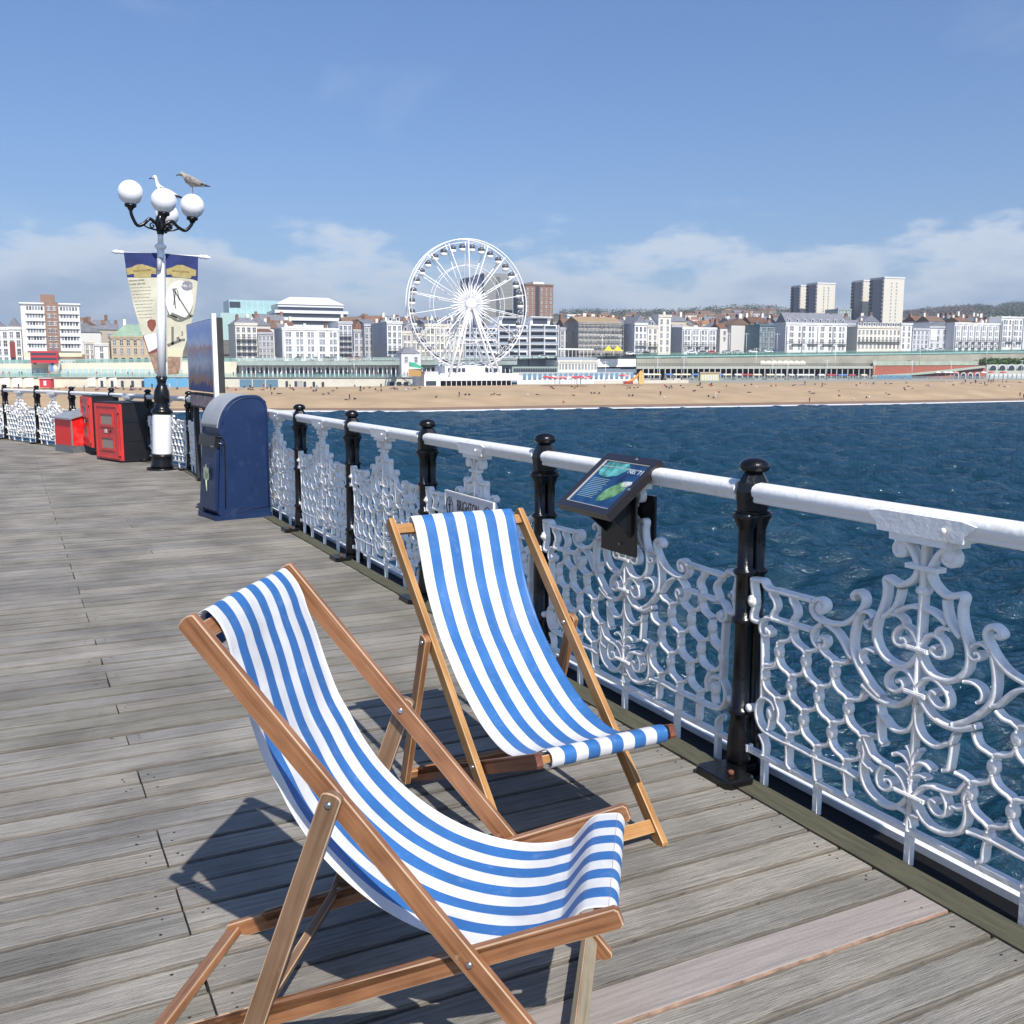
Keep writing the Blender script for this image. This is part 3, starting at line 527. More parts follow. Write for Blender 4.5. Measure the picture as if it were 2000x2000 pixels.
def canvas(parent,prof,cols,halfw,first_white=True,waist=.012,sh=0,skew=0):
    P=crom(prof,5); n=len(P); sub=4; nc=cols*sub
    T_=[]; acc=0
    for i in range(n): T_.append(acc); acc+= np.hypot(*(P[min(i+1,n-1)]-P[i]))
    nor=[]
    for i in range(n):
        t=P[min(i+1,n-1)]-P[max(i-1,0)]; t=t/np.hypot(*t); nor.append((-t[1],t[0]))
    mb=MB(); v=[]
    xs=[]
    for c in range(nc+1): xs.append(-1+2*c/nc)
    for side in (0,1):
        for i in range(n):
            s=T_[i]/acc; hw=halfw-waist*math.sin(PI*min(1,max(0,(s-.08)/.84)))**.8
            env=math.sin(PI*min(1,max(0,(s-.1)/.82)))
            for x in xs:
                sag=.010*env*(math.cos(x*PI/2)-.5)+.0018*math.sin(x*7+s*9)*env+.0012*math.sin(x*19-s*23)*env+.0014*math.sin(s*60+x*3)*math.exp(-((s-.09)/.06)**2)
                off=sag+skew*env*(x+1)/2+(0 if side==0 else .0016)
                v.append((P[i][0]+nor[i][0]*off,x*hw+sh,P[i][1]+nor[i][1]*off))
    f=[];mi=[]; m_=nc+1; base=n*m_
    for side in (0,1):
        o=side*base
        for i in range(n-1):
            for c in range(nc):
                q=(o+i*m_+c,o+i*m_+c+1,o+(i+1)*m_+c+1,o+(i+1)*m_+c); f.append(q if side else q[::-1]); mi.append(((c//sub)+(0 if first_white else 1))%2)
    for i in range(n-1):
        for c in (0,nc): a=i*m_+c; f.append((a,a+m_,a+m_+base,a+base)); mi.append(0)
    for c in range(nc):
        for i in (0,n-1): a=i*m_+c; f.append((a,a+1,a+1+base,a+base)); mi.append(((c//sub)+(0 if first_white else 1))%2)
    me=bpy.data.meshes.new('canvas'); me.from_pydata(v,[],f); me.materials.append(C_W); me.materials.append(C_B)
    me.polygons.foreach_set('material_index',mi); me.polygons.foreach_set('use_smooth',[True]*len(f)); me.update(); me.validate()
    cv=ob('canvas',me,parent)
    # hem stitching: two lines of thread on the canvas
    return cv,P,nor,T_,acc
def deckchair(label,q,mats,prof,ncol,q_foot,gear,fw=True,sh=-.010,skew=0):
    x,y,yaw,Wd=q[:4]; T=Vector(q[4:6]); tP,tG=q[6:8]; S=Vector(q[8:10]); Rr=Vector(q[10:12]); tQ=q[12]; F=Vector((0,0.012))
    P=T.lerp(F,tP); G=T.lerp(F,tG); Q=S.lerp(Rr,tQ)
    root=thing('deckchair',label,'deckchair',(x,y,0),yaw,'blue and white striped deckchairs')
    long_m,seat_m,prop_m,cross_m=mats; hw=Wd/2; th=.023; w=.047
    d=(F-T).normalized(); ang=math.atan2(T.y,T.x)
    for s in (1,-1):
        board('long_rail',root,T,F,s*hw,w,th,long_m,.02,.022,True,False)
        board('seat_rail',root,S,Rr,s*(hw-.030),w,th,seat_m,.035,.05,False,False,notch=[ (Rr-S).length*k for k in gear])
        board('prop_leg',root,P,Q,s*(hw+.027),w*1.0,th,prop_m,.026,.02,True,False)
        bolt(root,P,s*(hw+.027+th/2),s); bolt(root,P,s*(hw-th/2),-s); bolt(root,G,s*(hw+th/2),s)
    sa=math.atan2(Rr.y-S.y,Rr.x-S.x)
    tc_=T+d*.028; cross('top_bar',root,tc_,.040,.022,-hw+th/2,hw-th/2,ang,cross_m)
    fc=F-d*.055; cross('foot_bar',root,fc,.046,.022,-hw-th/2+.004,hw+th/2-.004,ang,q_foot)
    sc_=S+(Rr-S).normalized()*.008; cross('front_bar',root,sc_,.040,.024,-hw+.030+th/2,hw-.030-th/2,sa,cross_m)
    rc=Rr+(Rr-S).normalized()*.03; cross('rear_bar',root,rc,.044,.022,-hw+.030-th/2,hw-.030+th/2,sa,cross_m)
    pq=(Q-P).normalized(); pa=math.atan2(pq.y,pq.x); cross('prop_bar',root,Q-pq*.0+Vector((0,.012)),.036,.022,-hw-.027+th/2,hw+.027-th/2,pa,prop_m)
    cv,PP,nor,T_,acc=canvas(root,prof,ncol,.236 if fw else .221,fw,.007,sh,skew)
    for k in (.055,.062,.925,.932):
        i=min(range(len(T_)),key=lambda i:abs(T_[i]/acc-k)); t=PP[min(i+1,len(PP)-1)]-PP[i]
        st=MB(); off=.0045
        pts=[(PP[i][0]+nor[i][0]*off,xx*.233+sh,PP[i][1]+nor[i][1]*off) for xx in np.linspace(-1,1,9)]
        st.tube(pts,.0009,4); st.build('stitching',mat('stitch_thread',(.75,.77,.82),.7),cv)
    return root
prof_n=[(.858,.985),(.872,1.02),(.885,1.052),(.878,1.072),(.858,1.080),(.832,1.052),(.812,1.012),(.800,.975),(.778,.915),(.752,.83),(.722,.745),(.690,.685),(.655,.62),(.605,.55),(.54,.483),(.465,.425),(.38,.382),(.29,.356),(.205,.347),(.140,.353),(.105,.363),(.086,.369),(.074,.377),(.044,.416),(.030,.431),(.012,.441),(-.030,.448),(-.045,.445),(-.054,.432),(-.056,.412),(-.046,.394),(-.02,.388)]
deckchair('nearest deckchair, reddish wood frame, seen from its side, facing right',[0.207,2.263,2.996,0.577,0.869,1.054,0.359,0.702,-0.033,0.428,1.023,0.018,0.747],
  ((W_RED,W_EDGE),(W_RED,W_EDGE),(W_OLD,W_EDGE),(W_RED,W_EDGE)),[(a,b-.006) for a,b in prof_n],11,(W_GRY,W_EDGE),(.74,.80,.86,.92),True,-.006,.034)
prof_f=[(.93,.955),(.955,.985),(.972,1.012),(.968,1.036),(.948,1.044),(.922,1.02),(.898,.97),(.872,.90),(.835,.80),(.785,.71),(.72,.622),(.65,.555),(.57,.488),(.48,.43),(.39,.385),(.30,.358),(.215,.348),(.14,.358),(.075,.380),(.025,.410),(-.015,.436),(-.050,.450),(-.078,.444),(-.085,.422),(-.075,.400),(-.045,.390)]
deckchair('far deckchair facing the camera, honey-coloured frame, backed against the railing',[0.259,3.064,2.088,0.566,0.958,1.018,0.371,0.717,-0.057,0.424,0.892,0.03,0.896],
  ((W_HON,W_HEDGE),(W_DRK,W_DRK),(W_RED,W_HEDGE),(W_HON,W_HEDGE)),prof_f,10,(W_HON,W_HEDGE),(.84,.90,.96),False,-.016)
# ================================================================ LITTER BIN
RL=lambda s,n,z=0,a=0: RAILM@Matrix.Translation((s,n,z))@Matrix.Rotation(a,4,'Z')
navy=mat('navy_plastic',(.007,.024,.082),.42,noise=.15,nscale=4,bump=.1,bscale=50,dirt=(.06,.09,.18,.35),dscale=7)
greyp=mat('grey_plastic',(.33,.35,.37),.5,noise=.1,nscale=6); blkp=mat('black_plastic',(.010,.010,.012),.35)
t=thing('litter_bin','tall navy blue litter bin with rounded grey top and a leaf emblem on its door','litter bin',mtx=RL(-7.88,-.05,0,R(9))@Matrix.Diagonal((.92,.88,1,1)))
# local: x away from camera is negative; y negative towards the deck. profile in (y,z)
def yz(mb,pts,x0,x1,mi=0,sm=False):
    n=len(pts); v=[(x0,a,b) for a,b in pts]+[(x1,a,b) for a,b in pts]; mb.add(v,[tuple(range(n)),tuple(range(2*n-1,n-1,-1))],mi); mb.add(v,[(i,(i+1)%n,(i+1)%n+n,i+n) for i in range(n)],mi,sm)
def arc(cx,cz,r,a0,a1,n=10,rz=None): return [(cx+r*math.cos(R(a0+(a1-a0)*i/n)),cz+(rz or r)*math.sin(R(a0+(a1-a0)*i/n))) for i in range(n+1)]
side=[(0,.0),(0,1.14)]+arc(-.16,1.17,.16,0,90,8)[1:]+[(-.26,1.33)]+arc(-.26,.93,.36,92,172,12,.40)[1:]+[(-.625,.93),(-.60,.90),(-.66,.12),(-.665,.07),(-.60,.03),(-.50,0)]
b=MB(); yz(b,side,-.05,0,0,True); yz(b,side,-.58,-.53,0,True)
core=[(y*.985-.004,z-.012 if z>.5 else z+.004) for y,z in side]; yz(b,core,-.53,-.05,0,True)
b.build('body',navy,t)
# raised cheek and base line on the side facing the camera
b=MB(); pts=[(-.012,.02,)]; 
g=[( .0035,)+p for p in []]
rim=[(-.02,.10),(-.02,1.13)]+arc(-.16,1.16,.14,0,90,8)[1:]+[(-.26,1.305)]+arc(-.26,.93,.325,92,165,10,.37)[1:]
b.tube([(.001,y,z) for y,z in rim],.007,6); b.build('moulded_rim',navy,t)
b=MB(); b.tube([(.0,y,z) for y,z in [(-.62,.035)]+arc(-.60,.75,.46,-82,-12,12,.70)],.0045,6); b.tube([(0,-.02,.115),(0,-.28,.10),(0,-.45,.06)],.0045,6); b.build('groove',mat('groove_shadow',(.004,.009,.045),.6),t)
b=MB(); top=arc(-.26,.93,.372,86,172,14,.412); inn=arc(-.26,.93,.352,86,172,14,.392); yz(b,top+inn[::-1],-.60,-.045,0,True); b.build('grey_lid',greyp,t)
b=MB(); yz(b,[(-.598,.89),(-.635,.86),(-.70,.14),(-.70,.11),(-.60,.10)],-.545,-.035); b.build('door',navy,t)
b=MB(); yz(b,[(-.60,.93),(-.665,.90),(-.68,.79),(-.60,.78)],-.565,-.010,0); b.box((-.60,-.60,.70),(.005,-.585,.80)); b.build('aperture',blkp,t)
b=MB(); yz(b,[(-.664,.80),(-.680,.80),(-.680,.785),(-.666,.785)],-.14,-.04); b.tube([(.004,-.63,.83),(.012,-.60,.825),(.004,-.57,.81)],.006,6); b.build('latch',steel,t)
b=MB(); b.tube([(.004,y,z) for y,z in [(-.645,.90),(-.60,.895),(-.565,.86),(-.555,.78),(-.56,.5),(-.575,.13)]],.0075,6); b.build('door_gap',blkp,t)
# leaf emblem on the door
b=MB(); 
for a,ln in ((90,.12),(60,.11),(120,.11),(35,.085),(145,.085)):
    c_,s_=math.cos(R(a)),math.sin(R(a)); pts=[(0,0),(.35,.022),(.6,.026),(.85,.014),(1,0),(.85,-.014),(.6,-.026),(.35,-.022)]
    poly=[(p*ln*c_-q*s_*1.0,p*ln*s_+q*c_) for p,q in pts]
    f=[(x-.30,-.664-.0035-.0833*(.50-(z+.44))*.35,z+.44) for x,z in poly]; b.add(f,[tuple(range(8))],0)
b.tube([(-.30,-.672,.44),(-.29,-.675,.36)],.008,6); 
leaf=mat('leaf_print',(.50,.56,.38),.6,noise=.2); em=b.build('leaf_emblem',leaf,t,loc=(.17,-.030,-.16)); em.scale=(1.5,1,1.5); em.location.z=-.24
b=MB(); b.add([(x*1.35+.1,y+.0,z) for x,y,z in []],[]); 
b=MB(); b.box((-.60,-.71,0.0),(.015,.01,.05)); b.build('base',navy,t)
# ================================================================ POSTER BOARD
t=thing('poster_board','large poster board with a beach picture, standing behind the blue bin','poster board',mtx=RL(-10.25,-.10))
frm=mat('white_frame_paint',(.82,.82,.82),.4); dk=mat('dark_weathered_board',(.03,.03,.032),.7,noise=.3,nscale=9)
def poster_mat():
    m,t_,b_=node_mat('poster_print'); nn=t_.nodes.new; l=t_.links.new
    tcn=nn('ShaderNodeTexCoord'); sp=nn('ShaderNodeSeparateXYZ'); l(tcn.outputs['Object'],sp.inputs[0])
    w=nn('ShaderNodeTexNoise'); w.inputs['Scale'].default_value=4.5; w.inputs['Distortion'].default_value=1.5; w.inputs['Detail'].default_value=8; l(tcn.outputs['Object'],w.inputs['Vector'])
    ad=nn('ShaderNodeMath'); ad.operation='MULTIPLY_ADD'; l(w.outputs[0],ad.inputs[0]); ad.inputs[1].default_value=.30; l(sp.outputs[2],ad.inputs[2])
    mr=nn('ShaderNodeMapRange'); l(ad.outputs[0],mr.inputs[0]); mr.inputs[1].default_value=1.42; mr.inputs[2].default_value=2.42
    r=nn('ShaderNodeValToRGB'); e=r.color_ramp.elements; e[0].color=(.05,.08,.26,1); e[1].color=(.58,.68,.92,1); e[1].position=1
    for p_,c_ in ((.10,(.08,.10,.25,1)),(.16,(.42,.22,.14,1)),(.30,(.30,.31,.38,1)),(.42,(.60,.60,.64,1)),(.52,(.42,.48,.60,1)),(.62,(.58,.36,.34,1)),(.70,(.62,.70,.86,1)),(.86,(.40,.52,.85,1))): k=r.color_ramp.elements.new(p_); k.color=c_
    l(mr.outputs[0],r.inputs[0]); l(r.outputs[0],b_.inputs['Base Color']); b_.inputs['Roughness'].default_value=.6; b_.inputs['Specular IOR Level'].default_value=.2; return m
b=MB(); b.box((-2.25,-.03,1.30),(0,.06,2.26)); b.box((-2.25,-.03,1.06),(0,.06,1.27)); b.build('board',dk,t)
b=MB(); b.box((-2.24,-.045,1.31),(-.09,-.032,2.25)); b.build('poster',poster_mat(),t)
b=MB()
for k in range(4): b.box((-2.12+k*.52,-.043,1.09),(-1.64+k*.52,-.032,1.24))
b.build('small_pictures',mat('small_print',(.30,.25,.28),.3,noise=.8,nscale=14),t)
b=MB(); b.box((-.085,-.075,1.06),(0.002,-.02,2.31)); b.build('frame',frm,t)
b=MB(); 
for x in (-2.1,-.35): b.box((x,-.02,.0),(x+.1,.05,1.06))
b.build('legs',dk,t)
# ================================================================ LAMP POST
LY=16.1; LP=at(317,918,LY); LP.z=0
t=thing('lamp_post','tall white and black lamp post with four white globes at the bend of the railing','lamp post',mtx=Matrix.Translation(LP)@Matrix.Rotation(R(2.4),4,'Y')); LINV=Matrix.Rotation(R(-2.4),4,'Y')
def zy(py): return at(317,py,LY).z
b=MB(); b.lathe([(.24,0),(.24,.025),(.19,.03)],20); b.lathe([(.175,.03),(.175,.07),(.165,.09),(.17,.16),(.155,.19),(.165,.20),(.165,.235),(.15,.25)],28); b.build('base',blk,t)
drum=mat('white_drum_paint',(.80,.80,.80),.35,dirt=(.3,.25,.2,.5),dscale=2); b=MB(); b.lathe([(.148,.25),(.150,.27),(.148,.5),(.147,.86),(.143,.89)],28); b.build('drum',drum,t)
b=MB(); b.lathe([(.147,.89),(.17,.925),(.172,.94),(.145,.97),(.115,1.0),(.12,1.03),(.105,1.06),(.118,1.10),(.125,1.17),(.115,1.26),(.085,1.33),(.065,1.38),(.072,1.42),(.085,1.47),(.06,1.475)],24)
for k in range(8): a=PI*k/4; b.prism([(.055,1.46),(.085,1.50),(.09,1.47),(.065,1.44)],-.012,.012,mtx=Matrix.Rotation(a,4,'Z'))
b.build('vase',blk,t)
z1=zy(455); b=MB(); b.lathe([(.070,1.45),(.069,2.4),(.064,3.2),(.058,z1-.42),(.054,z1-.25)],22); b.lathe([(.05,z1-.26),(.085,z1-.22),(.09,z1-.19),(.05,z1-.16)],22); b.lathe([(.044,z1-.16),(.042,z1)],18); b.build('pole',frm,t)
zh=zy(425); b=MB(); b.lathe([(.05,z1-.02),(.062,z1+.05),(.085,z1+.14),(.075,z1+.20),(.05,z1+.26),(.03,z1+.30)],14)
glob=[((254.7,376),15.85,22.6),((319.6,392),15.6,21.6),((375.4,402.5),16.35,21.6),((326,420),16.75,20)]
globe_m=mat('opal_globe',(.84,.84,.86),.18,spec=.5)
b.build('hub',blk,t)
for (px,py),Y,r in glob:
    c=LINV@(at(px,py,Y)-LP); rr=.187; dx,dy=c.x,c.y; L0=math.hypot(dx,dy); ux,uy=dx/L0,dy/L0; zc=c.z
    arm=MB(); z0=z1+.10
    P=[(ux*.05,uy*.05,z0+.02),(ux*L0*.35,uy*L0*.35,z0+.10),(ux*L0*.55,uy*L0*.55,z0+.02),(ux*L0*.78,uy*L0*.78,z0-.02),(ux*L0*.96,uy*L0*.96,(z0+zc-rr)/2-.02),(dx,dy,zc-rr-.06)]
    arm.tube(crom(P,4),.026,8); 
    sp=[(ux*(L0*.27+.055*q*math.cos(3*PI*q)),uy*(L0*.27+.055*q*math.cos(3*PI*q)),z0-.0+.055*q*math.sin(3*PI*q)) for q in np.linspace(.15,1,14)]
    arm.tube(sp,.012,6); arm.tube([(ux*.06,uy*.06,z0-.06),(ux*L0*.4,uy*L0*.4,z0-.04),(ux*L0*.6,uy*L0*.6,z0)],.014,6)
    arm.lathe([(.035,zc-rr-.075),(.05,zc-rr-.04),(.085,zc-rr-.025),(.09,zc-rr+.012),(.07,zc-rr+.014)],16,(dx,dy)); a_=arm.build('arm',blk,t)
    g=MB(); g.ball((dx,dy,zc),rr,28,18); g.build('globe',globe_m,a_)
# banner rod with spear ends
pL=LINV@(at(216,491,LY)-LP); pR=LINV@(at(412,503,LY)-LP); zr=(at(317,497,LY)-LP).z
b=MB(); e0=LINV@(at(242,493,LY)-LP); e1=LINV@(at(387,501,LY)-LP)
b.tube([e0,e1],.014,8); 
for a_,c_ in ((e0,pL),(e1,pR)): b.tube([a_,a_.lerp(c_,.25),a_.lerp(c_,.35),a_.lerp(c_,.6),c_],[.02,.034,.022,.036,.004],8)
b.build('banner_rod',frm,t)
b=MB(); b.tube([(0,-.03,zr-.06),(0,-.085,zr-.26)],[.05,.03],8); b.build('rod_clamp',mat('grey_clamp',(.35,.37,.40),.4),t)
# ---- banners (flat printed cloth hanging from the rod)
def flatpoly(mb,pts,y,mi=0): mb.add([(p[0],y,p[1]) for p in pts],[tuple(range(len(pts)))],mi)
cream=mat('cream_banner_print',(.60,.57,.43),.8,noise=.22,nscale=3); bnavy=mat('navy_banner_print',(.022,.035,.15),.8,noise=.4,nscale=5); gold=mat('gold_scroll_print',(.42,.33,.13),.8,noise=.2,nscale=12); ink=mat('ink_print',(.06,.055,.05),.8); red=mat('red_brown_print',(.24,.07,.05),.8,noise=.3,nscale=10); pale=mat('pale_print',(.70,.74,.80),.8); ogr=mat('grey_print',(.17,.165,.14),.8); org=mat('orange_brown_print',(.34,.22,.15),.8,noise=.4,nscale=16)
def bx(px,py): p=at(px,py,LY-.04)-LP; return (p.x,p.z)
def cv7(x,y): return bx(200+x/4.39,300+y/4.39)
def banner(label,side):
    bt=thing('banner',label,'banner',(LP.x,LP.y-.04,0),group=None)
    if side=='L': out=[(183,846),(470,851),(474,1400),(476,1895),(452,1880),(400,1720),(330,1510),(270,1310),(215,1060)]
    else: out=[(540,856),(822,882),(818,1090),(800,1280),(755,1500),(692,1700),(664,1895),(560,1900),(548,1400)]
    P=[cv7(*p) for p in out]; m=MB(); m.prism([(a,b_) for a,b_ in P],-.003,.003); m.build('cloth',cream,bt)
    fl=lambda nm,mt,pts,y=-.0045: (lambda q: (flatpoly(q,[cv7(*p) for p in pts],y),q.build(nm,mt,bt)))(MB())
    if side=='L':
        fl('navy_field',bnavy,[(183,848),(470,853),(472,1062),(213,1062)])
        fl('scroll',gold,[(205,985),(250,975),(290,955),(340,948),(400,965),(462,985),(462,1035),(420,1030),(415,1060),(275,1060),(270,1030),(215,1040)],-.006)
        fl('heading_word',None or ink,[(238,1012),(446,1012),(446,1000),(238,998)],-.0075) if 0 else None
        for txt,c_,sz in (('BRIGHTON PIER',(340,1003),.062),):
            me=text_mesh(txt,sz*.62,.0005); me.materials.append(mat('dark_gold_ink',(.16,.10,.02),.8)); p=cv7(*c_); ob('lettering',me,bt,(p[0],-.008,p[1]),(PI/2,-.05,0))
        for k,(y,txt) in enumerate([(1092,'ORIGINAL SWING'),(1122,'CHAIRS, 1890s PIER')]):
            me=text_mesh(txt,.030,.0005,'LEFT'); me.materials.append(ink); p=cv7(228+k*5,y); ob('lettering',me,bt,(p[0],-.008,p[1]),(PI/2,-.06,0))
        q=MB(); rr_=random.Random(3)
        for k in range(10):
            y=1152+k*29; x=238+k*8.6; xe=rr_.uniform(405,450)
            while x<xe:
                w_=rr_.uniform(10,34); a,b_=cv7(x,y-(x-238)*.05),cv7(min(x+w_,xe),y-(x+w_-238)*.05); h_=.0075
                flatpoly(q,[(a[0],a[1]-h_/2),(b_[0],b_[1]-h_/2),(b_[0],b_[1]+h_/2),(a[0],a[1]+h_/2)],-.0055); x+=w_+6
        q.build('text_lines',mat('text_ink',(.22,.21,.18),.8),bt)
        fl('figure_print',red,[(385,1440),(410,1420),(455,1425),(462,1470),(440,1520),(425,1530),(400,1500),(388,1480)])
        fl('figure_base',red,[(345,1560),(468,1540),(474,1895),(452,1880),(400,1720),(352,1590)],-.0045)
        fl('note_print',pale,[(355,1562),(465,1535),(473,1665),(400,1703)],-.007)
        fl('chair_print',org,[(400,1720),(474,1700),(474,1890),(452,1875)],-.006)
    else:
        fl('navy_field',bnavy,[(540,858),(822,884),(818,1094),(780,1080),(700,1065),(542,1060)])
        fl('scroll',gold,[(548,990),(600,975),(640,955),(690,955),(740,975),(805,1000),(803,1050),(765,1050),(758,1070),(600,1055),(590,1035),(552,1040)],-.006)
        me=text_mesh('BRIGHTON PIER',.038,.0005); me.materials.append(mat('dark_gold_ink',(.16,.10,.02),.8)); p=cv7(675,1012); ob('lettering',me,bt,(p[0],-.008,p[1]),(PI/2,.08,0))
        fl('number_disc',mat('silver_print',(.24,.24,.26),.5),[(728+52*math.cos(a),1135+42*math.sin(a)) for a in np.arange(16)*PI/8],-.006)
        me=text_mesh('No 11',.072,.0005); me.materials.append(frm); p=cv7(730,1135); ob('lettering',me,bt,(p[0],-.009,p[1]),(PI/2,.05,0))
        fl('picture_shade',ogr,[(660+118*math.cos(a),1272+172*math.sin(a)) for a in np.linspace(.15,PI-.15,14)],-.0050); fl('picture_disc',mat('pale_cream_print',(.76,.76,.70),.8),[(660+118*math.cos(a),1255+168*math.sin(a)) for a in np.arange(24)*PI/12],-.0055)
        q=MB()
        def ln(a,b_,w=.006): 
            w*=1.9
            A=Vector(cv7(*a)); B=Vector(cv7(*b_)); d=(B-A).normalized()*w/2; n_=Vector((-d.y,d.x)); flatpoly(q,[A-n_,B-n_,B+n_,A+n_],-.0075)
        for a,b_,w in (((615,1170),(760,1400),.012),((610,1170),(630,1330),.01),((630,1175),(612,1300),.008),((600,1165),(640,1160),.012),((645,1170),(660,1260),.008),((590,1375),(700,1420),.03),((560,1385),(640,1415),.025),((700,1420),(775,1385),.02),((603,1485),(603,1640),.02),((560,1645),(670,1600),.022),((640,1590),(660,1575),.02),((660,1600),(710,1595),.018)): ln(a,b_,w)
        q.build('machine_print',ogr,bt)
        me=text_mesh('3',.09,.0005); me.materials.append(ogr); p=cv7(685,1545); ob('lettering',me,bt,(p[0],-.008,p[1]),(PI/2,0,0))
        fl('lower_picture',org,[(560,1735),(672,1745),(668,1830),(655,1890),(562,1895)],-.0045)
        fl('caption_box',mat('pale_yellow_print',(.66,.62,.42),.8),[(560,1665),(672,1660),(668,1745),(560,1740)],-.006)
banner('printed banner left of the lamp pole, mostly lines of text, tapering to a point','L')
banner('printed banner right of the lamp pole, with the number 11 disc and pictures','R')
# ================================================================ GULLS
def loft(mb,secs,seg=12,mi=0):   # secs (x,z,ry,rz)
    v=[];f=[]
    for x,z,ry,rz in secs:
        for k in range(seg): a=2*PI*k/seg; v.append((x,ry*math.cos(a),z+rz*math.sin(a)))
    for i in range(len(secs)-1):
        for k in range(seg): f.append((i*seg+k,i*seg+(k+1)%seg,(i+1)*seg+(k+1)%seg,(i+1)*seg+k))
    f.append(tuple(range(seg-1,-1,-1))); f.append(tuple((len(secs)-1)*seg+k for k in range(seg))); mb.add(v,f,mi,True)
g_wh=mat('white_feathers',(.78,.77,.74),.8,noise=.06,nscale=30); g_br=mat('mottled_brown_feathers',(.38,.33,.27),.85,noise=.55,nscale=60); g_wing=mat('grey_brown_wing',(.25,.23,.21),.8,noise=.5,nscale=40); g_tip=mat('black_wingtip',(.025,.023,.022),.7); g_beak=mat('dark_beak',(.06,.05,.045),.5); g_leg=mat('pink_leg',(.38,.24,.2),.6)
def gull(label,top,rz,body,neck,size=1.0):
    t=thing('gull',label,'gull',tuple(top),rz); t.scale=(size,)*3
    # faces +x ; feet at z=0
    lg=.10; b=MB()
    if neck=='up': S=[(-.20,lg+.035,.012,.010),(-.15,lg+.05,.035,.028),(-.08,lg+.07,.062,.055),(0,lg+.09,.075,.07),(.06,lg+.125,.066,.066),(.098,lg+.175,.056,.052),(.112,lg+.225,.044,.044),(.118,lg+.262,.040,.038),(.126,lg+.292,.040,.036),(.142,lg+.305,.034,.029),(.165,lg+.300,.024,.022),(.180,lg+.295,.014,.013)]
    else: S=[(-.20,lg+.02,.012,.010),(-.15,lg+.04,.038,.028),(-.07,lg+.07,.064,.058),(.01,lg+.095,.078,.075),(.075,lg+.13,.066,.066),(.105,lg+.165,.048,.044),(.125,lg+.19,.038,.036),(.150,lg+.198,.036,.032),(.172,lg+.194,.024,.022),(.186,lg+.190,.014,.012)]
    loft(b,S,14); b.build('body',g_wh if body=='white' else g_br,t)
    hx,hz=S[-1][0],S[-1][1]
    b=MB(); b.tube([(hx-.005,0,hz),(hx+.03,0,hz-.003),(hx+.048,0,hz-.008),(hx+.052,0,hz-.018)],[.010,.009,.006,.002],8); b.build('beak',g_beak,t)
    for s in (1,-1):
        b=MB(); loft(b,[(.06,lg+.12,.004,.01),(.03,lg+.12,.012,.045),(-.04,lg+.095,.014,.05),(-.12,lg+.06,.012,.034),(-.18,lg+.035,.008,.018)],8); w_=b.build('wing',g_wing,t,(0,s*.066,0),(0,0,s*.06))
        b=MB(); loft(b,[(-.15,lg+.045,.007,.018),(-.21,lg+.03,.006,.013),(-.27,lg+.015,.003,.004)],8); b.build('wingtip',g_tip,w_)
        b=MB(); b.tube([(.0,s*.025,lg+.03),(.0,s*.025,.004),(.035,s*.03,.004)],.005,6); b.add([(0,s*.025,.003),(.05,s*.025-.02,.003),(.05,s*.025+.02,.003),(0,s*.025,.007)],[(0,1,2),(0,2,3),(0,3,1)]); b.build('leg',g_leg,t)
        b=MB(); b.ball((S[-3][0]+.004,s*(S[-3][2]-.003),S[-3][1]+.006),.0045,6,5); b.build('eye',g_tip,t)
g1=at(326,401,16.75); gull('white-headed gull standing tall behind the middle globe, looking left',(g1.x-.02,g1.y,at(326,401,16.75).z-.02),PI-.15,'white','up',1.15)
g2=at(375,381,16.35); gull('speckled brown young gull standing on the right globe, looking left',(g2.x,g2.y,g2.z-.004),PI-.25,'brown','low',1.12)
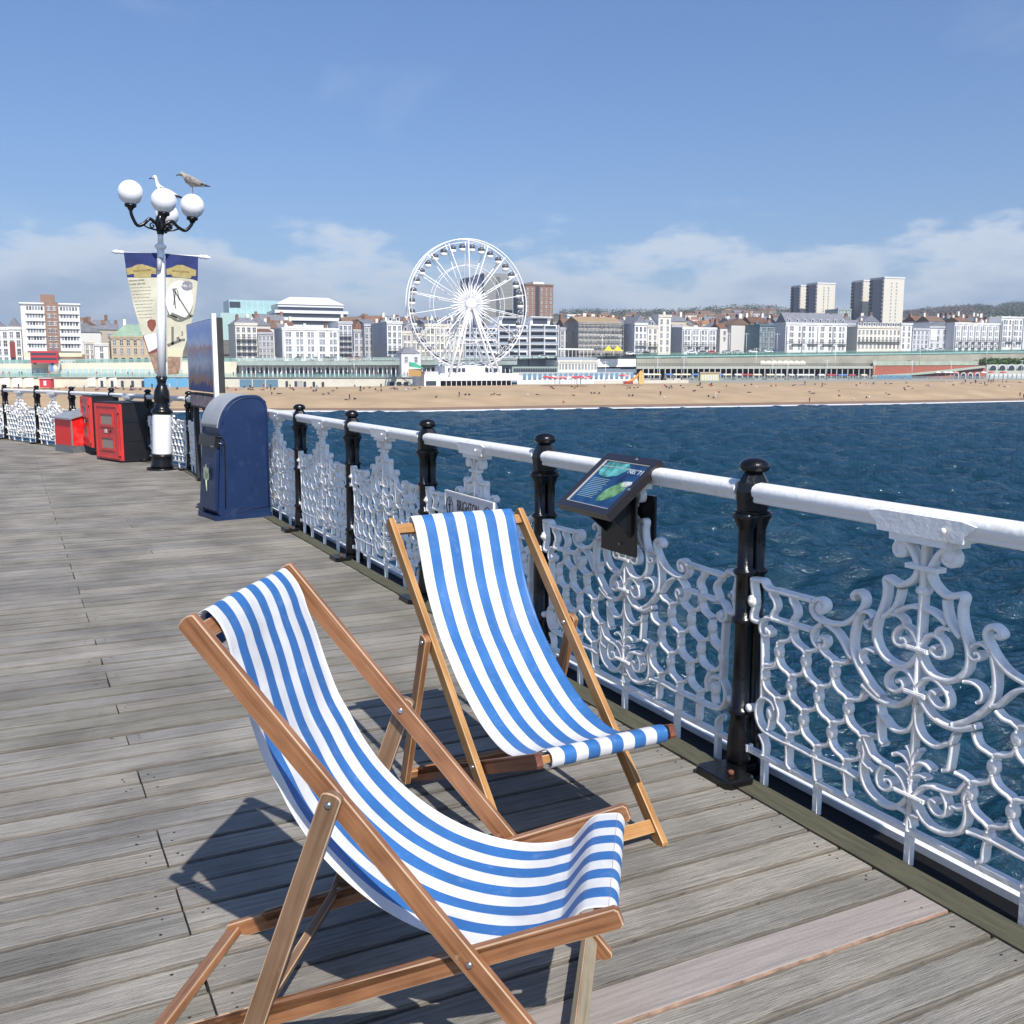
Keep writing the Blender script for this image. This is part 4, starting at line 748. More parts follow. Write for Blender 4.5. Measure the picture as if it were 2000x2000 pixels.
# ================================================================ RED CABINETS
fr_=mat('red_glossy_plastic',(.60,.045,.040),.35,noise=.12,nscale=3,dirt=(.42,.12,.10,.5),dscale=5); blkbox=mat('black_box_plastic',(.013,.013,.015),.4,noise=.2,nscale=4); gry=mat('window_grey',(.30,.24,.20),.5)
def cabinet(label,pos,rz,w,d,h):
    t=thing('equipment_cabinet',label,'cabinet',pos,rz,'red-doored black equipment cabinets')
    b=MB(); r=.03
    b.box((0,.03,.02),(w,d,h*.345)); b.box((0.006,.03,h*.35),(w-.006,d-.004,h*.665)); b.box((0,.03,h*.67),(w,d,h-.015)); b.box((-.01,.02,h-.02),(w+.01,d+.01,h)); b.box((0.01,.04,.0),(w-.01,d-.01,.03)); b.box((.012,.034,.03),(w-.012,d-.01,h-.03)); b.build('box',blkbox,t)
    b=MB(); b.box((.012,-.02,.035),(w-.012,.028,h-.03)); 
    x0,x1=w*.28,w*.72
    dm=b.build('door',fr_,t)
    b=MB()
    for z0 in (h*.22,h*.62): 
        for q in ((x0-.04,z0-.04,x1+.04,z0-.005),(x0-.04,z0+h*.17,x1+.04,z0+h*.17+.035),(x0-.04,z0-.004,x0-.005,z0+h*.17-.001),(x1+.005,z0-.004,x1+.04,z0+h*.17-.001)): b.box((q[0],-.035,q[1]),(q[2],-.018,q[3]))
    b.box((w*.06,-.032,.06),(w*.09,-.018,h-.06)); b.box((w*.91,-.032,.06),(w*.94,-.018,h-.06)); b.box((w*.12,-.032,.06),(w*.88,-.018,.085)); b.box((w*.12,-.032,h-.085),(w*.88,-.018,h-.06)); b.build('moulding',fr_,dm)
    for z0 in (h*.22,h*.62): b=MB(); b.box((x0,-.023,z0),(x1,-.0205,z0+h*.165)); b.build('window',gry,dm)
    b=MB(); b.box((w*.40,-.03,h*.48),(w*.48,-.0205,h*.54)); b.build('label_plate',mat('pale_label',(.6,.55,.52),.6),dm)
    b=MB(); b.lathe([(.022,0),(.022,.02),(.014,.03)],12,mtx=Matrix.Translation((w*.62,-.02,h*.51))@Matrix.Rotation(PI/2,4,'X')); b.build('latch',blkbox,dm)
    for z0 in (.12,h-.18): b=MB(); b.box((w-.08,-.045,z0),(w-.03,-.020,z0+.07)); b.build('hinge',fr_,dm)
    return t
a=at(191,895,18.0); a.z=0; c=at(241,905,17.25); c.z=0; dv=c-a
cabinet('large black cabinet with a red two-windowed door beside the lamp post',(a.x,a.y,0),math.atan2(dv.y,dv.x),dv.length,.62,1.04)
a=at(163.5,870,19.7); a.z=0; c=at(183,880,18.6); c.z=0; dv=c-a; 
cabinet('narrow red and black cabinet seen edge-on behind the red chest',(a.x,a.y,.12),math.atan2(dv.y,dv.x),dv.length*.95,.5,1.0)
# red chest with sloping grey lid
fl_=at(110,880,19.9); fl_.z=0; fm=at(143,885,19.3); fm.z=0; d1=(fm-fl_); w=d1.length; rz=math.atan2(d1.y,d1.x)
t=thing('storage_chest','low bright red chest with a sloping grey lid and chequer-plate skirt','chest',(fl_.x,fl_.y,0),rz)
dp=.75; b=MB(); b.box((0,0,.14),(w,dp,.66)); v=[(0,0,.66),(w,0,.66),(w,dp,.84),(0,dp,.84),(0,dp,.66),(w,dp,.66)]; b.add(v,[(0,4,3),(1,2,5),(3,4,5,2)]); b.build('box',mat('bright_red_paint',(.75,.012,.012),.35,dirt=(.5,.2,.18,.4),dscale=4),t)
b=MB(); b.box((-.006,-.006,0),(w+.006,dp+.006,.138)); b.build('skirt',mat('chequer_plate',(.32,.33,.35),.35,.8,noise=.4,nscale=70,bump=.8,bscale=90),t)
b=MB(); v=[(-.04,-.05,.645),(w+.04,-.05,.645),(w+.04,dp+.03,.865),(-.04,dp+.03,.865)]; v+= [(x,y,z+.03) for x,y,z in v]; b.add(v,[(3,2,1,0),(4,5,6,7),(0,1,5,4),(1,2,6,5),(2,3,7,6),(3,0,4,7)]); b.build('lid',mat('grey_lid_metal',(.36,.38,.40),.4,.3,noise=.12),t)
b=MB(); b.box((w-.012,-.014,.14),(w+.012,.01,.655)); b.build('corner_strip',mat('alloy_strip',(.5,.5,.52),.35,.7),t)
# ================================================================ PIER NAME SIGN (on the railing behind the far chair)
t=thing('name_sign','small white pier name sign fixed to the railing, partly hidden by the far deckchair','sign',mtx=RL(-2.93,-.045))
sgn=mat('white_sign_enamel',(.62,.63,.66),.35); b=MB(); b.box((0,0,.50),(.72,.008,.822)); b.build('plate',sgn,t); ink2=mat('navy_black_ink',(.02,.02,.035),.6)
b=MB(); b.box((-.006,-.002,.818),(.726,.012,.826)); b.box((-.006,-.002,.498),(-.0005,.012,.818)); b.box((.7205,-.002,.498),(.726,.012,.818)); b.build('rim',white,t)
for txt,z,s in (('BRIGHTON',.745,.085),('PIER',.665,.085)):
    me=text_mesh(txt,s,.0008); me.materials.append(ink2); o=ob('lettering',me,t,(.36,-.003,z),(PI/2,0,0)); o.scale=(.78,1.15,1)
b=MB(); b.box((.12,-.003,.59),(.60,-.0005,.61)); b.build('red_strip',mat('red_ink',(.5,.03,.02),.6),t)
for cx in (.075,.645):
    b=MB()
    b.tube([(cx+.052*math.cos(a),-.002,.725+.062*math.sin(a)) for a in np.arange(24)*PI/12],.0028,5,closed=True)
    if cx<.3: b.tube([(cx-.01,-.002,.77),(cx+.01,-.002,.76),(cx-.005,-.002,.735),(cx+.002,-.002,.70),(cx-.015,-.002,.67)],.005,5); b.tube([(cx-.02,-.002,.735),(cx+.025,-.002,.738)],.004,5)
    else: b.tube([(cx-.03,-.002,.68),(cx+.01,-.002,.72),(cx+.015,-.002,.765)],.005,5); b.tube([(cx-.02,-.002,.765),(cx+.0,-.002,.73),(cx+.02,-.002,.685)],.0035,5)
    b.build('round_symbol',ink2,t)
# ================================================================ LECTERN BOARD
t=thing('information_lectern','slanted black lectern board with a blue sea-life print, fixed on the railing','information board',mtx=RL(-.835,0))
fw=mat('dark_frame',(.020,.017,.018),.25,coat=.3); 
tp=Vector((0,.025,1.195)); bt_=Vector((0,-.255,.965)); sl_=(tp-bt_); Ls=sl_.length; ang=math.atan2(sl_.z,sl_.y)
Mx=Matrix.Translation((0,-.255,.965))@Matrix.Rotation(ang,4,'X'); hw=.222
b=MB(); b.box((-hw,0,-.028),(hw,Ls,-.004),mtx=Mx)
for q in ((-hw,0,-hw+.035,Ls),(hw-.035,0,hw,Ls),(-hw+.035,0,hw-.035,.035),(-hw+.035,Ls-.035,hw-.035,Ls)): b.box((q[0],q[1],-.0035),(q[2],q[3],.010),mtx=Mx)
b.build('frame',fw,t)
b=MB(); k=.036
for q in ((-hw+k,k,-hw+k+.006,Ls-k),(hw-k-.006,k,hw-k,Ls-k),(-hw+k+.006,k,hw-k-.006,k+.006),(-hw+k+.006,Ls-k-.006,hw-k-.006,Ls-k)): b.box((q[0],q[1],-.003),(q[2],q[3],.0045),mtx=Mx)
b.build('inner_edging',mat('pale_edging',(.45,.43,.42),.5),t)
def sea_print():
    m,t_,b_=node_mat('sea_print'); nn=t_.nodes.new; l=t_.links.new
    tcn=nn('ShaderNodeTexCoord'); w=nn('ShaderNodeTexNoise'); w.inputs['Scale'].default_value=9; w.inputs['Detail'].default_value=4; l(tcn.outputs['Object'],w.inputs['Vector'])
    r=nn('ShaderNodeValToRGB'); e=r.color_ramp.elements; e[0].position=.3; e[0].color=(.008,.018,.060,1); e[1].position=.75; e[1].color=(.018,.10,.24,1); l(w.outputs[0],r.inputs[0]); l(r.outputs[0],b_.inputs['Base Color']); b_.inputs['Roughness'].default_value=.18; return m
PLm=Mx@Matrix.Translation((0,0,0))
b=MB(); b.box((-hw+.043,.043,-.003),(hw-.043,Ls-.043,.0),mtx=Mx); b.build('print',sea_print(),t)
def onb(pts,z,nm,mt): b=MB(); b.add([Mx@Vector((x,y*Ls,z)) for x,y in pts],[tuple(range(len(pts)))]); return b.build(nm,mt,t)
onb([(-.165,.70),(-.15,.88),(.02,.88),(.055,.80),(.01,.66),(-.07,.60),(-.14,.63)],.0012,'map_print',mat('turquoise_print',(.10,.38,.36),.4,noise=.7,nscale=25))
onb([(.015,.30),(.03,.42),(.08,.55),(.12,.60),(.16,.55),(.155,.42),(.13,.32),(.07,.22),(.03,.20)],.0012,'fish_print',mat('green_print',(.14,.30,.12),.4,noise=.8,nscale=30))
onb([(.10,.58),(.16,.60),(.175,.55),(.15,.50),(.11,.50)],.0016,'photo_print',mat('pale_photo_print',(.55,.58,.55),.4,noise=.5,nscale=30))
b=MB(); rr_=random.Random(9)
for k in range(12):
    y=(.56-k*.030)*Ls; b.add([Mx@Vector(p) for p in ((-.155,y,.0014),(-.155+rr_.uniform(.13,.17),y,.0014),(-.155+.14,y+.0028,.0014),(-.155,y+.0028,.0014))],[(0,1,2,3)])
b.build('text_lines',mat('pale_text_print',(.28,.42,.46),.5),t)
me=text_mesh('No. 11',.042,.0004); me.materials.append(mat('pale_lettering',(.55,.62,.60),.5)); ob('lettering',me,t,mtx=Mx@Matrix.Translation((.118,.76*Ls,.0012)))
b=MB(); b.lathe([(.008,0),(.007,.004)],10,mtx=Mx@Matrix.Translation((.05,Ls-.017,.010))); b.lathe([(.008,0),(.007,.004)],10,mtx=Mx@Matrix.Translation((.205,Ls*.45,.010))); b.build('screw',steel,t)
# bracket: two plates clamping the ornament and triangular gussets
brk=mat('black_bracket_paint',(.008,.008,.009),.3)
b=MB(); b.box((-.145,-.058,.755),(.145,-.046,1.03)); b.build('front_plate',brk,t)
b=MB(); b.box((-.145,.045,.82),(.145,.057,1.03)); b.build('back_plate',brk,t)
b=MB()
for x in (-.11,.10): v=[(x,-.058,.84),(x,-.058,1.10),(x,-.012,1.14),(x,-.215,.975),(x,-.19,.955)]; v2=[(a_+.010,b_,c_) for a_,b_,c_ in v]; b.add(v+v2,[(0,1,2,3,4),(9,8,7,6,5)]+[(i,i+5,(i+1)%5+5,(i+1)%5) for i in range(5)])
b.build('gusset_plates',brk,t)
b=MB()
for x,z in ((.02,.80),(.1,.98),(-.1,.98)): b.lathe([(.009,0),(.009,.005),(.005,.009)],8,mtx=Matrix.Translation((x,-.058,z))@Matrix.Rotation(PI/2,4,'X'))
b.build('bolt',mat('dull_bolt',(.25,.2,.16),.5),t)
# ================================================================ SEA, BEACH
SEA=-9.0
def sea_mat():
    m,t,b=node_mat('sea_water'); nn=t.nodes.new; l=t.links.new
    tcn=nn('ShaderNodeTexCoord'); mp=nn('ShaderNodeMapping'); mp.inputs['Scale'].default_value=(1,2.4,1); mp.inputs['Rotation'].default_value=(0,0,R(-14)); l(tcn.outputs['Object'],mp.inputs[0])
    hs=None
    for sc_,w_,d_ in ((.16,1.5,3),(.45,.7,5),(1.6,.50,6),(5.2,.20,4)):
        n=nn('ShaderNodeTexNoise'); n.inputs['Scale'].default_value=sc_; n.inputs['Detail'].default_value=d_; n.inputs['Roughness'].default_value=.6; n.inputs['Distortion'].default_value=.4; l(mp.outputs[0],n.inputs['Vector'])
        q=nn('ShaderNodeMath'); q.operation='MULTIPLY_ADD'; l(n.outputs[0],q.inputs[0]); q.inputs[1].default_value=w_; q.inputs[2].default_value=0
        if hs is not None: l(hs,q.inputs[2])
        hs=q.outputs[0]
    bp=nn('ShaderNodeBump'); bp.inputs['Strength'].default_value=1.0; bp.inputs['Distance'].default_value=1.1; l(hs,bp.inputs['Height']); l(bp.outputs[0],b.inputs['Normal'])
    v=nn('ShaderNodeTexNoise'); v.inputs['Scale'].default_value=.05; v.inputs['Detail'].default_value=5; l(mp.outputs[0],v.inputs['Vector'])
    r=nn('ShaderNodeValToRGB'); e=r.color_ramp.elements; e[0].position=.35; e[0].color=(.005,.041,.066,1); e[1].position=.7; e[1].color=(.010,.056,.090,1); l(v.outputs[0],r.inputs[0]); l(r.outputs[0],b.inputs['Base Color'])
    b.inputs['Roughness'].default_value=.8; b.inputs['Specular IOR Level'].default_value=0.0
    gl=nn('ShaderNodeBsdfGlossy'); gl.inputs['Roughness'].default_value=.09; gl.inputs[0].default_value=(.74,.88,1,1); b2=nn('ShaderNodeBump'); b2.inputs['Strength'].default_value=.5; b2.inputs['Distance'].default_value=1.1; l(hs,b2.inputs['Height']); l(b2.outputs[0],gl.inputs['Normal'])
    fr=nn('ShaderNodeFresnel'); fr.inputs['IOR'].default_value=1.33; l(b2.outputs[0],fr.inputs['Normal']); dn=nn('ShaderNodeMath'); dn.operation='MULTIPLY_ADD'; l(fr.outputs[0],dn.inputs[0]); dn.inputs[1].default_value=1.3; dn.inputs[2].default_value=1.0; dv=nn('ShaderNodeMath'); dv.operation='DIVIDE'; l(fr.outputs[0],dv.inputs[0]); l(dn.outputs[0],dv.inputs[1])   # slopes hide each other near grazing, so reflection saturates
    pm_=nn('ShaderNodeMapping'); pm_.inputs['Scale'].default_value=(.05,.16,1); l(tcn.outputs['Object'],pm_.inputs[0]); pn=nn('ShaderNodeTexNoise'); pn.inputs['Scale'].default_value=1; pn.inputs['Detail'].default_value=7; pn.inputs['Roughness'].default_value=.7; l(pm_.outputs[0],pn.inputs['Vector'])
    pr=nn('ShaderNodeMapRange'); pr.inputs[1].default_value=.32; pr.inputs[2].default_value=.68; pr.inputs[3].default_value=.95; pr.inputs[4].default_value=1.6; l(pn.outputs[0],pr.inputs[0])   # wind patches: rough water reflects less
    mn=nn('ShaderNodeMath'); mn.operation='MULTIPLY'; l(dv.outputs[0],mn.inputs[0]); l(pr.outputs[0],mn.inputs[1])
    ms=nn('ShaderNodeMixShader'); l(mn.outputs[0],ms.inputs[0]); l(b.outputs[0],ms.inputs[1]); l(gl.outputs[0],ms.inputs[2]); l(ms.outputs[0],t.nodes['Material Output'].inputs[0])
    return m
seam=sea_mat()
wv=[]; r_=np.random.RandomState(4)
for k in range(58):
    lam=.7*1.062**k if k<44 else r_.uniform(2.5,7); th=R(-70)+r_.normal(0,.6); wv.append((2*PI/lam*math.cos(th),2*PI/lam*math.sin(th),.0165*lam**.72,r_.uniform(0,2*PI)))
nr,na=560,600; rad=np.concatenate([np.geomspace(9,420,nr)]); ang=np.linspace(R(-62),R(70),na)   # heading measured from +y
X=rad[:,None]*np.sin(ang)[None]; Y=rad[:,None]*np.cos(ang)[None]; Z=np.zeros_like(X); step=rad[:,None]*(ang[1]-ang[0])+0*X; rs=np.gradient(rad)[:,None]+0*X
for kx,ky,a,p in wv:
    lam=2*PI/math.hypot(kx,ky); fade=np.clip((lam/np.maximum(step,rs)-1.9)/1.6,0,1); s_=np.sin(kx*X+ky*Y+p); Z+=a*fade*(s_-.35*np.cos(2*(kx*X+ky*Y+p)))
Z*=1.1
v=np.stack([X,Y,Z],-1).reshape(-1,3); idx=np.arange(nr*na).reshape(nr,na); f=np.stack([idx[:-1,:-1],idx[1:,:-1],idx[1:,1:],idx[:-1,1:]],-1).reshape(-1,4)[:,::-1]
me=bpy.data.meshes.new('sea'); me.vertices.add(len(v)); me.vertices.foreach_set('co',v.ravel()); me.loops.add(len(f)*4); me.loops.foreach_set('vertex_index',f.ravel().astype(np.int32)); me.polygons.add(len(f)); me.polygons.foreach_set('loop_start',np.arange(len(f),dtype=np.int32)*4); me.polygons.foreach_set('use_smooth',np.ones(len(f),bool)); me.update(calc_edges=True); me.materials.append(seam)
SEAO=ob('sea',me,None,(0,0,SEA)); tag(SEAO,kind='structure')
b=MB(); b.add([(-1600,-400,-.6),(1600,-400,-.6),(1600,900,-.6),(-1600,900,-.6)],[(0,1,2,3)]); o=b.build('outer_water',seam,SEAO)
def wl(px):  # distance of the water's edge seen in column px
    return np.interp(px,[-2500,-400,0,300,530,800,1060,1300,1460,1760,2000,2400,4000],[200,225,240,250,254,252,268,279,289,309,335,372,560])
def tl(px): return np.interp(px,[-2500,-400,0,600,1000,1400,2000,2400,4000],[262,285,300,306,337,366,412,450,640])
def tz(px): return np.interp(px,[-400,0,600,1000,1400,2000,4000],[-3.9,-3.9,-3.9,-3.55,-3.45,-2.8,-2.0])
def PX(px,Y,z): p=at(px,722,Y); return (p.x,Y,z)
shin=mat('shingle',(.41,.29,.168),.9,noise=.16,nscale=.12,bump=.9,bscale=2.5,coords='Object',dirt=(.47,.365,.235,.5),dscale=.06)
wet=mat('wet_shingle',(.235,.150,.090),.6,noise=.15,nscale=.2,bump=.6,bscale=2.5)
b=MB(); cols=list(range(-2400,4001,80)); prof=[(-.25,-2.2),(0.0,-.05),(.10,.16),(.22,.34),(.36,.60),(.5,.68),(.62,.80),(.8,.93),(1.0,1.0),(1.14,1.02)]
v=[]
for px in cols:
    a,b_,zt=wl(px),tl(px),tz(px)
    for q,hz in prof: v.append(PX(px,a+(b_-a)*q,SEA+ (zt-SEA)*hz if hz>=0 else SEA+hz) if hz>0 else PX(px,a+(b_-a)*q,SEA+hz))
k=len(prof); f=[];mi=[]
for i in range(len(cols)-1):
    for j in range(k-1): f.append((i*k+j,(i+1)*k+j,(i+1)*k+j+1,i*k+j+1)); 
b.add(v,f,0,True); b.m=[1 if (n%(k-1))<2 else 0 for n in range(len(f))]
BEACH=b.build('beach',[shin,wet]); tag(BEACH,kind='structure')
def beach_z(px,Y):
    q=(Y-wl(px))/(tl(px)-wl(px)); return SEA+(tz(px)-SEA)*float(np.interp(q,[p[0] for p in prof[1:]],[p[1] for p in prof[1:]]))
# surf line
b=MB(); v=[]; n=260; rr_=np.random.RandomState(2); nzv=np.convolve(rr_.normal(0,1,n+20),np.ones(9)/9,'same')[:n]
for i in range(n):
    px=-400+2900*i/(n-1); y=wl(px); w=max(.25,1.3+1.9*nzv[i]+ (.9 if px>700 else -.3)); 
    v+= [PX(px,y-.3-w*.7,SEA+.12),PX(px,y-.2,SEA+.40),PX(px,y+.3,SEA+.30)]
b.add(v,[(i*3+j,(i+1)*3+j,(i+1)*3+j+1,i*3+j+1) for i in range(n-1) for j in range(2)],0,True)
tag(b.build('surf',mat('foam',(.68,.69,.69),.7,bump=.8,bscale=1.5)),kind='stuff')
# ================================================================ TERRAIN
def Yf(px): return 335+.06*px+1.25e-5*px*px*np.sign(px)
def basepy(px): return float(np.interp(px,[-400,0,165,500,1000,1240,1500,2000,2500],[716,716,714,705,703,694,690,684,682]))
def gz(px): return EYE+(722-basepy(px))*Yf(px)/1950
hill_py=[(-900,655),(-200,650),(100,646),(165,643),(225,645),(450,650),(640,628),(720,618),(800,622),(900,626),(1080,617),(1120,612),(1200,613),(1310,612),(1400,606),(1440,603),(1540,608),(1640,612),(1760,614),(1800,608),(1870,603),(1905,601),(1935,605),(1960,598),(2000,596),(2200,590),(2600,570)]
ys=[1.0,1.05,1.6,2.2,2.9,3.7,4.4,6.0]
def hp(px): return float(np.interp(px,[a for a,_ in hill_py],[b for _,b in hill_py]))
def hillz(px,k):   # k = distance factor over the seafront line
    top=EYE+(722-hp(px))*(Yf(px)*4.0)/1950; z0=gz(px)
    s=min(1,max(0,(k-1.06)/2.94)); return z0+(top-z0)*(s**1.15)
hm=mat('hill_town_ground',(.16,.145,.10),.95,noise=.5,nscale=.03,dirt=(.055,.075,.035,.9),dscale=.008)
b=MB(); pxs=list(range(-900,2301,35)); ks=[.981,1.0,1.06,1.25,1.5,1.8,2.2,2.6,3.0,3.5,4.0,4.3,4.6]; v=[]
for px in pxs:
    for kk in ks:
        z=hillz(px,min(kk,4.0))-(0 if kk<=4 else 25*(kk-4)); Yk=Yf(px)*kk; v.append(PX(px,Yk,z-.15))
k=len(ks); b.add(v,[(i*k+j,(i+1)*k+j,(i+1)*k+j+1,i*k+j+1) for i in range(len(pxs)-1) for j in range(k-1)],0,True)
tag(b.build('hillside',hm),kind='structure')
# ---------------------------------------------------------------- building kit
glass=mat('dark_window_glass',(.05,.06,.08),.15); wgl=mat('window_pane_glass',(.15,.16,.18),.2,rand=.75); wfr=mat('white_window_frame',(.7,.7,.7),.5); 
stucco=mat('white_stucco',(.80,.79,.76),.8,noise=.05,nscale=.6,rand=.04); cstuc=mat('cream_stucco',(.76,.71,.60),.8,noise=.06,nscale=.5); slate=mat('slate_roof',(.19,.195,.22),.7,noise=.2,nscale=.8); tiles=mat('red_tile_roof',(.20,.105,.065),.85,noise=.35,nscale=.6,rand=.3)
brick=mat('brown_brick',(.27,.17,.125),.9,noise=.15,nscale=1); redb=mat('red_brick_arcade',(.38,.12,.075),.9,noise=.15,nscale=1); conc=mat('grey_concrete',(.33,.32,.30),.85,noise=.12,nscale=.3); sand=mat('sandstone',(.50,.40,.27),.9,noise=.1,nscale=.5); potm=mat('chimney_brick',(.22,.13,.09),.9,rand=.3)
greyw=mat('grey_render_and_shade',(.60,.60,.62),.85,noise=.1,nscale=.3,rand=.12); ironm=mat('balcony_iron',(.07,.075,.08),.5); cop=mat('green_copper',(.24,.34,.24),.7,noise=.2,nscale=.5); turq=mat('turquoise_paint',(.25,.45,.40),.6,noise=.15,nscale=.8); wmesh={}  # grey render: plain grey walls, and shade coloured onto unlit sides
def window(parent,x,z,w,h,m_=None,dep=.18,frame=True):
    key=(round(w,2),round(h,2),frame)
    if key not in wmesh:
        q=MB(); q.box((-w/2,-.02,-h/2),(w/2,.15,h/2),0)
        if frame: 
            q.box((-w/2-.14,-.16,-h/2-.16),(w/2+.14,-.0,-h/2-.005),1); q.box((-w/2-.1,-.10,h/2+.005),(w/2+.1,-.0,h/2+.16),1); q.box((-.04,-.05,-h/2+.01),(.04,-.022,h/2-.01),1); q.box((-w/2+.01,-.049,-.04),(w/2-.01,-.024,.04),1)
        wmesh[key]=q.mesh('window',[wgl,wfr])
    return ob('window',wmesh[key],parent,(x,-.03,z))
def bframe(px0,px1,pyb,Yk=1.0):
    A=at(px0,pyb,Yf(px0)*Yk); B=at(px1,pyb,Yf(px1)*Yk); d=B-A; a=math.atan2(d.y,d.x); return A,math.hypot(d.x,d.y),a
def building(name,label,px0,px1,pyt,pyb,mt,depth=8,Yk=1.0,rows=4,cols=6,bays=0,ww=1.1,wh=1.9,roof=None,rh=2.5,cornice=True,balc=None,chim=0,dorm=0,skip=None,side=None,group=None,z0r=.06,z1r=.93,cat='building',rmat=None,pairs=False,strip=None):
    A,w,a=bframe(px0,px1,pyb,Yk); H_=at(px0,pyt,Yf(px0)*Yk).z-A.z
    t=thing(name,label,cat,(A.x,A.y,A.z),a,group)
    b=MB(); b.box((0,0,-6),(w,depth,H_)); b.build('wall',mt,t)
    if side:  # side panel in another tone; shade of the unlit side put into colour
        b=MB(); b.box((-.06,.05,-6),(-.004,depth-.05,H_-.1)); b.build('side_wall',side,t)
    if cornice: b=MB(); b.box((-.25,-.35,H_-.55),(w+.25,-.003,H_-.15)); b.box((-.3,-.3,H_+.002),(w+.3,depth+.2,H_+.3)); b.build('cornice',mt,t)
    zs=[H_*(z0r+(z1r-z0r)*(i+.5)/rows) for i in range(rows)]
    for i,z in enumerate(zs):
        for j in range(cols):
            if skip and skip(i,j): continue
            x=w*(j+.5)/cols
            if pairs: x+= (.18 if j%2==0 else -.18)*w/cols
            hh=wh*(1.0 if i else .95)*(1.15 if i==1 else 1); o_=window(t,x,z,min(ww,w/cols*.6),min(hh,(H_*(z1r-z0r)/rows)*.68))
            if bays and j%bays==0: o_.location.y=-1.03
    if bays:
        b=MB()
        for j in range(0,cols,bays):
            x=w*(j+.5)/cols; g=w/cols*.42; b.prism([(x-g,-6),(x+g,-6),(x+g,H_*.9),(x-g,H_*.9)],-1.0,-.003)
        b.build('bay_fronts',mt,t)
    for bi in (balc or []):
        z=zs[bi]-wh*.62; b=MB(); b.box((.2,-1.1,z-.12),(w-.2,-.003,z)); n=int(w/ .5)
        b.box((.2,-1.08,z+.85),(w-.2,-1.0,z+.95)); 
        for q in range(n+1): x=.22+(w-.5)*q/n; b.box((x,-1.07,z),(x+.06,-1.01,z+.85))
        b.build('balcony',ironm if bi!=99 else mt,t)
    if roof=='hip':
        b=MB(); z=H_+.3; i_=min(depth,w)*.32; v=[(0,0,z),(w,0,z),(w,depth,z),(0,depth,z),(i_,i_,z+rh),(w-i_,i_,z+rh),(w-i_,depth-i_,z+rh),(i_,depth-i_,z+rh)]; b.add(v,[(0,1,5,4),(1,2,6,5),(2,3,7,6),(3,0,4,7),(4,5,6,7)]); b.build('roof',rmat or slate,t)
    if roof=='gable':
        b=MB(); z=H_+.3; v=[(0,0,z),(w,0,z),(w,depth,z),(0,depth,z),(0,depth/2,z+rh),(w,depth/2,z+rh)]; b.add(v,[(0,1,5,4),(2,3,4,5),(1,2,5),(3,0,4)]); b.build('roof',rmat or slate,t)
    if roof=='gablefront':
        b=MB(); z=H_+.3; v=[(0,0,z),(w,0,z),(w,depth,z),(0,depth,z),(w/2,0,z+rh),(w/2,depth,z+rh)]; b.add(v,[(0,4,5,3),(1,2,5,4),(0,1,4),(2,3,5)]); b.build('roof',rmat or slate,t)
    for c_ in range(chim):
        x=w*(c_+.5)/chim+random.uniform(-.6,.6); top=H_+(rh if roof else 0)*.6+random.uniform(1.2,2.2); b=MB(); b.box((x-.5,depth*.45,H_),(x+.5,depth*.45+1.6,top)); 
        for q in range(3): b.lathe([(.16,top),(.13,top+.55)],6,(x-.3+.3*q,depth*.45+.8))
        b.build('chimney',mt if random.random()<.4 else potm,t)
    for d_ in range(dorm):
        x=w*(d_+.5)/dorm; b=MB(); b.box((x-.7,.35,H_+.31),(x+.7,2.2,H_+1.75)); b.box((x-.85,.2,H_+1.75),(x+.85,2.4,H_+1.9)); q=b.build('dormer',wfr,t); b=MB(); b.box((x-.45,.31,H_+.6),(x+.45,.349,H_+1.6)); b.build('dormer_window',glass,q)
    return t,w,H_
def addbox(t,name,mt,a,c): b=MB(); b.box(a,c); return b.build(name,mt,t)
# left side ----------------------------------------------------------------
building('gabled_hotel','white gabled Victorian house with a red bay at the far left edge',-30,20,640,716,stucco,10,rows=4,cols=4,roof='gablefront',rh=3.2)
t_,w_,h_=building('gabled_hotel','narrow white gabled house with red-brown bay window left of the tall flats',20,46,640,716,stucco,10,rows=4,cols=2,roof='gablefront',rh=3.2); addbox(t_,'bay',mat('dark_red_bay',(.25,.05,.04),.8),(.3,-.9,3),(1.9,-.003,8.2))
# tower block
t,w,H_=building('tower_block','eight-storey white block of flats with a brown central stripe, on the left',46,160,593,690,mat('white_flat_panels',(.72,.71,.68),.8),13,.99,rows=6,cols=1,skip=lambda i,j:True,cornice=False)
for i in range(6):
    z=H_*(.08+.91*(i+.5)/6); 
    for x0,x1 in ((.09,.38),(.66,.97)):
        addbox(t,'floor_band',wfr,(w*(x0-.02),-.5,z-1.75),(w*(x1+.02),-.003,z-.9))
        for j in range(6): x=w*(x0+(x1-x0)*(j+.5)/6); window(t,x,z,w*(x1-x0)/6*.72,1.25,frame=False)
addbox(t,'brown_stripe',brick,(w*.40,-.4,-1),(w*.64,-.004,H_+.6)); addbox(t,'roof_hut',brick,(w*.34,2,H_+.31),(w*.58,9,H_+3.3)); addbox(t,'roof_slab',wfr,(-.4,-.6,H_+.001),(w*.398,13.3,H_+.45)); addbox(t,'roof_slab',wfr,(w*.642,-.6,H_+.001),(w+.4,13.3,H_+.45)); addbox(t,'side_wall',brick,(-.1,.1,-4),(-.005,12.9,H_-.2)); addbox(t,'podium',brick,(w*.55,-2.2,-5.5),(w+1,-.01,-.3)); addbox(t,'fascia',mat('pale_yellow_fascia',(.68,.62,.42),.8),(w*.0,-2.4,-1.1),(w*1.0,-2.21,.2)); addbox(t,'awning',wfr,(w*.16,-4,-3.3),(w*.42,-2.5,-1.6)); addbox(t,'awning',wfr,(w*.62,-4,-3.9),(w*.88,-2.5,-2.0))
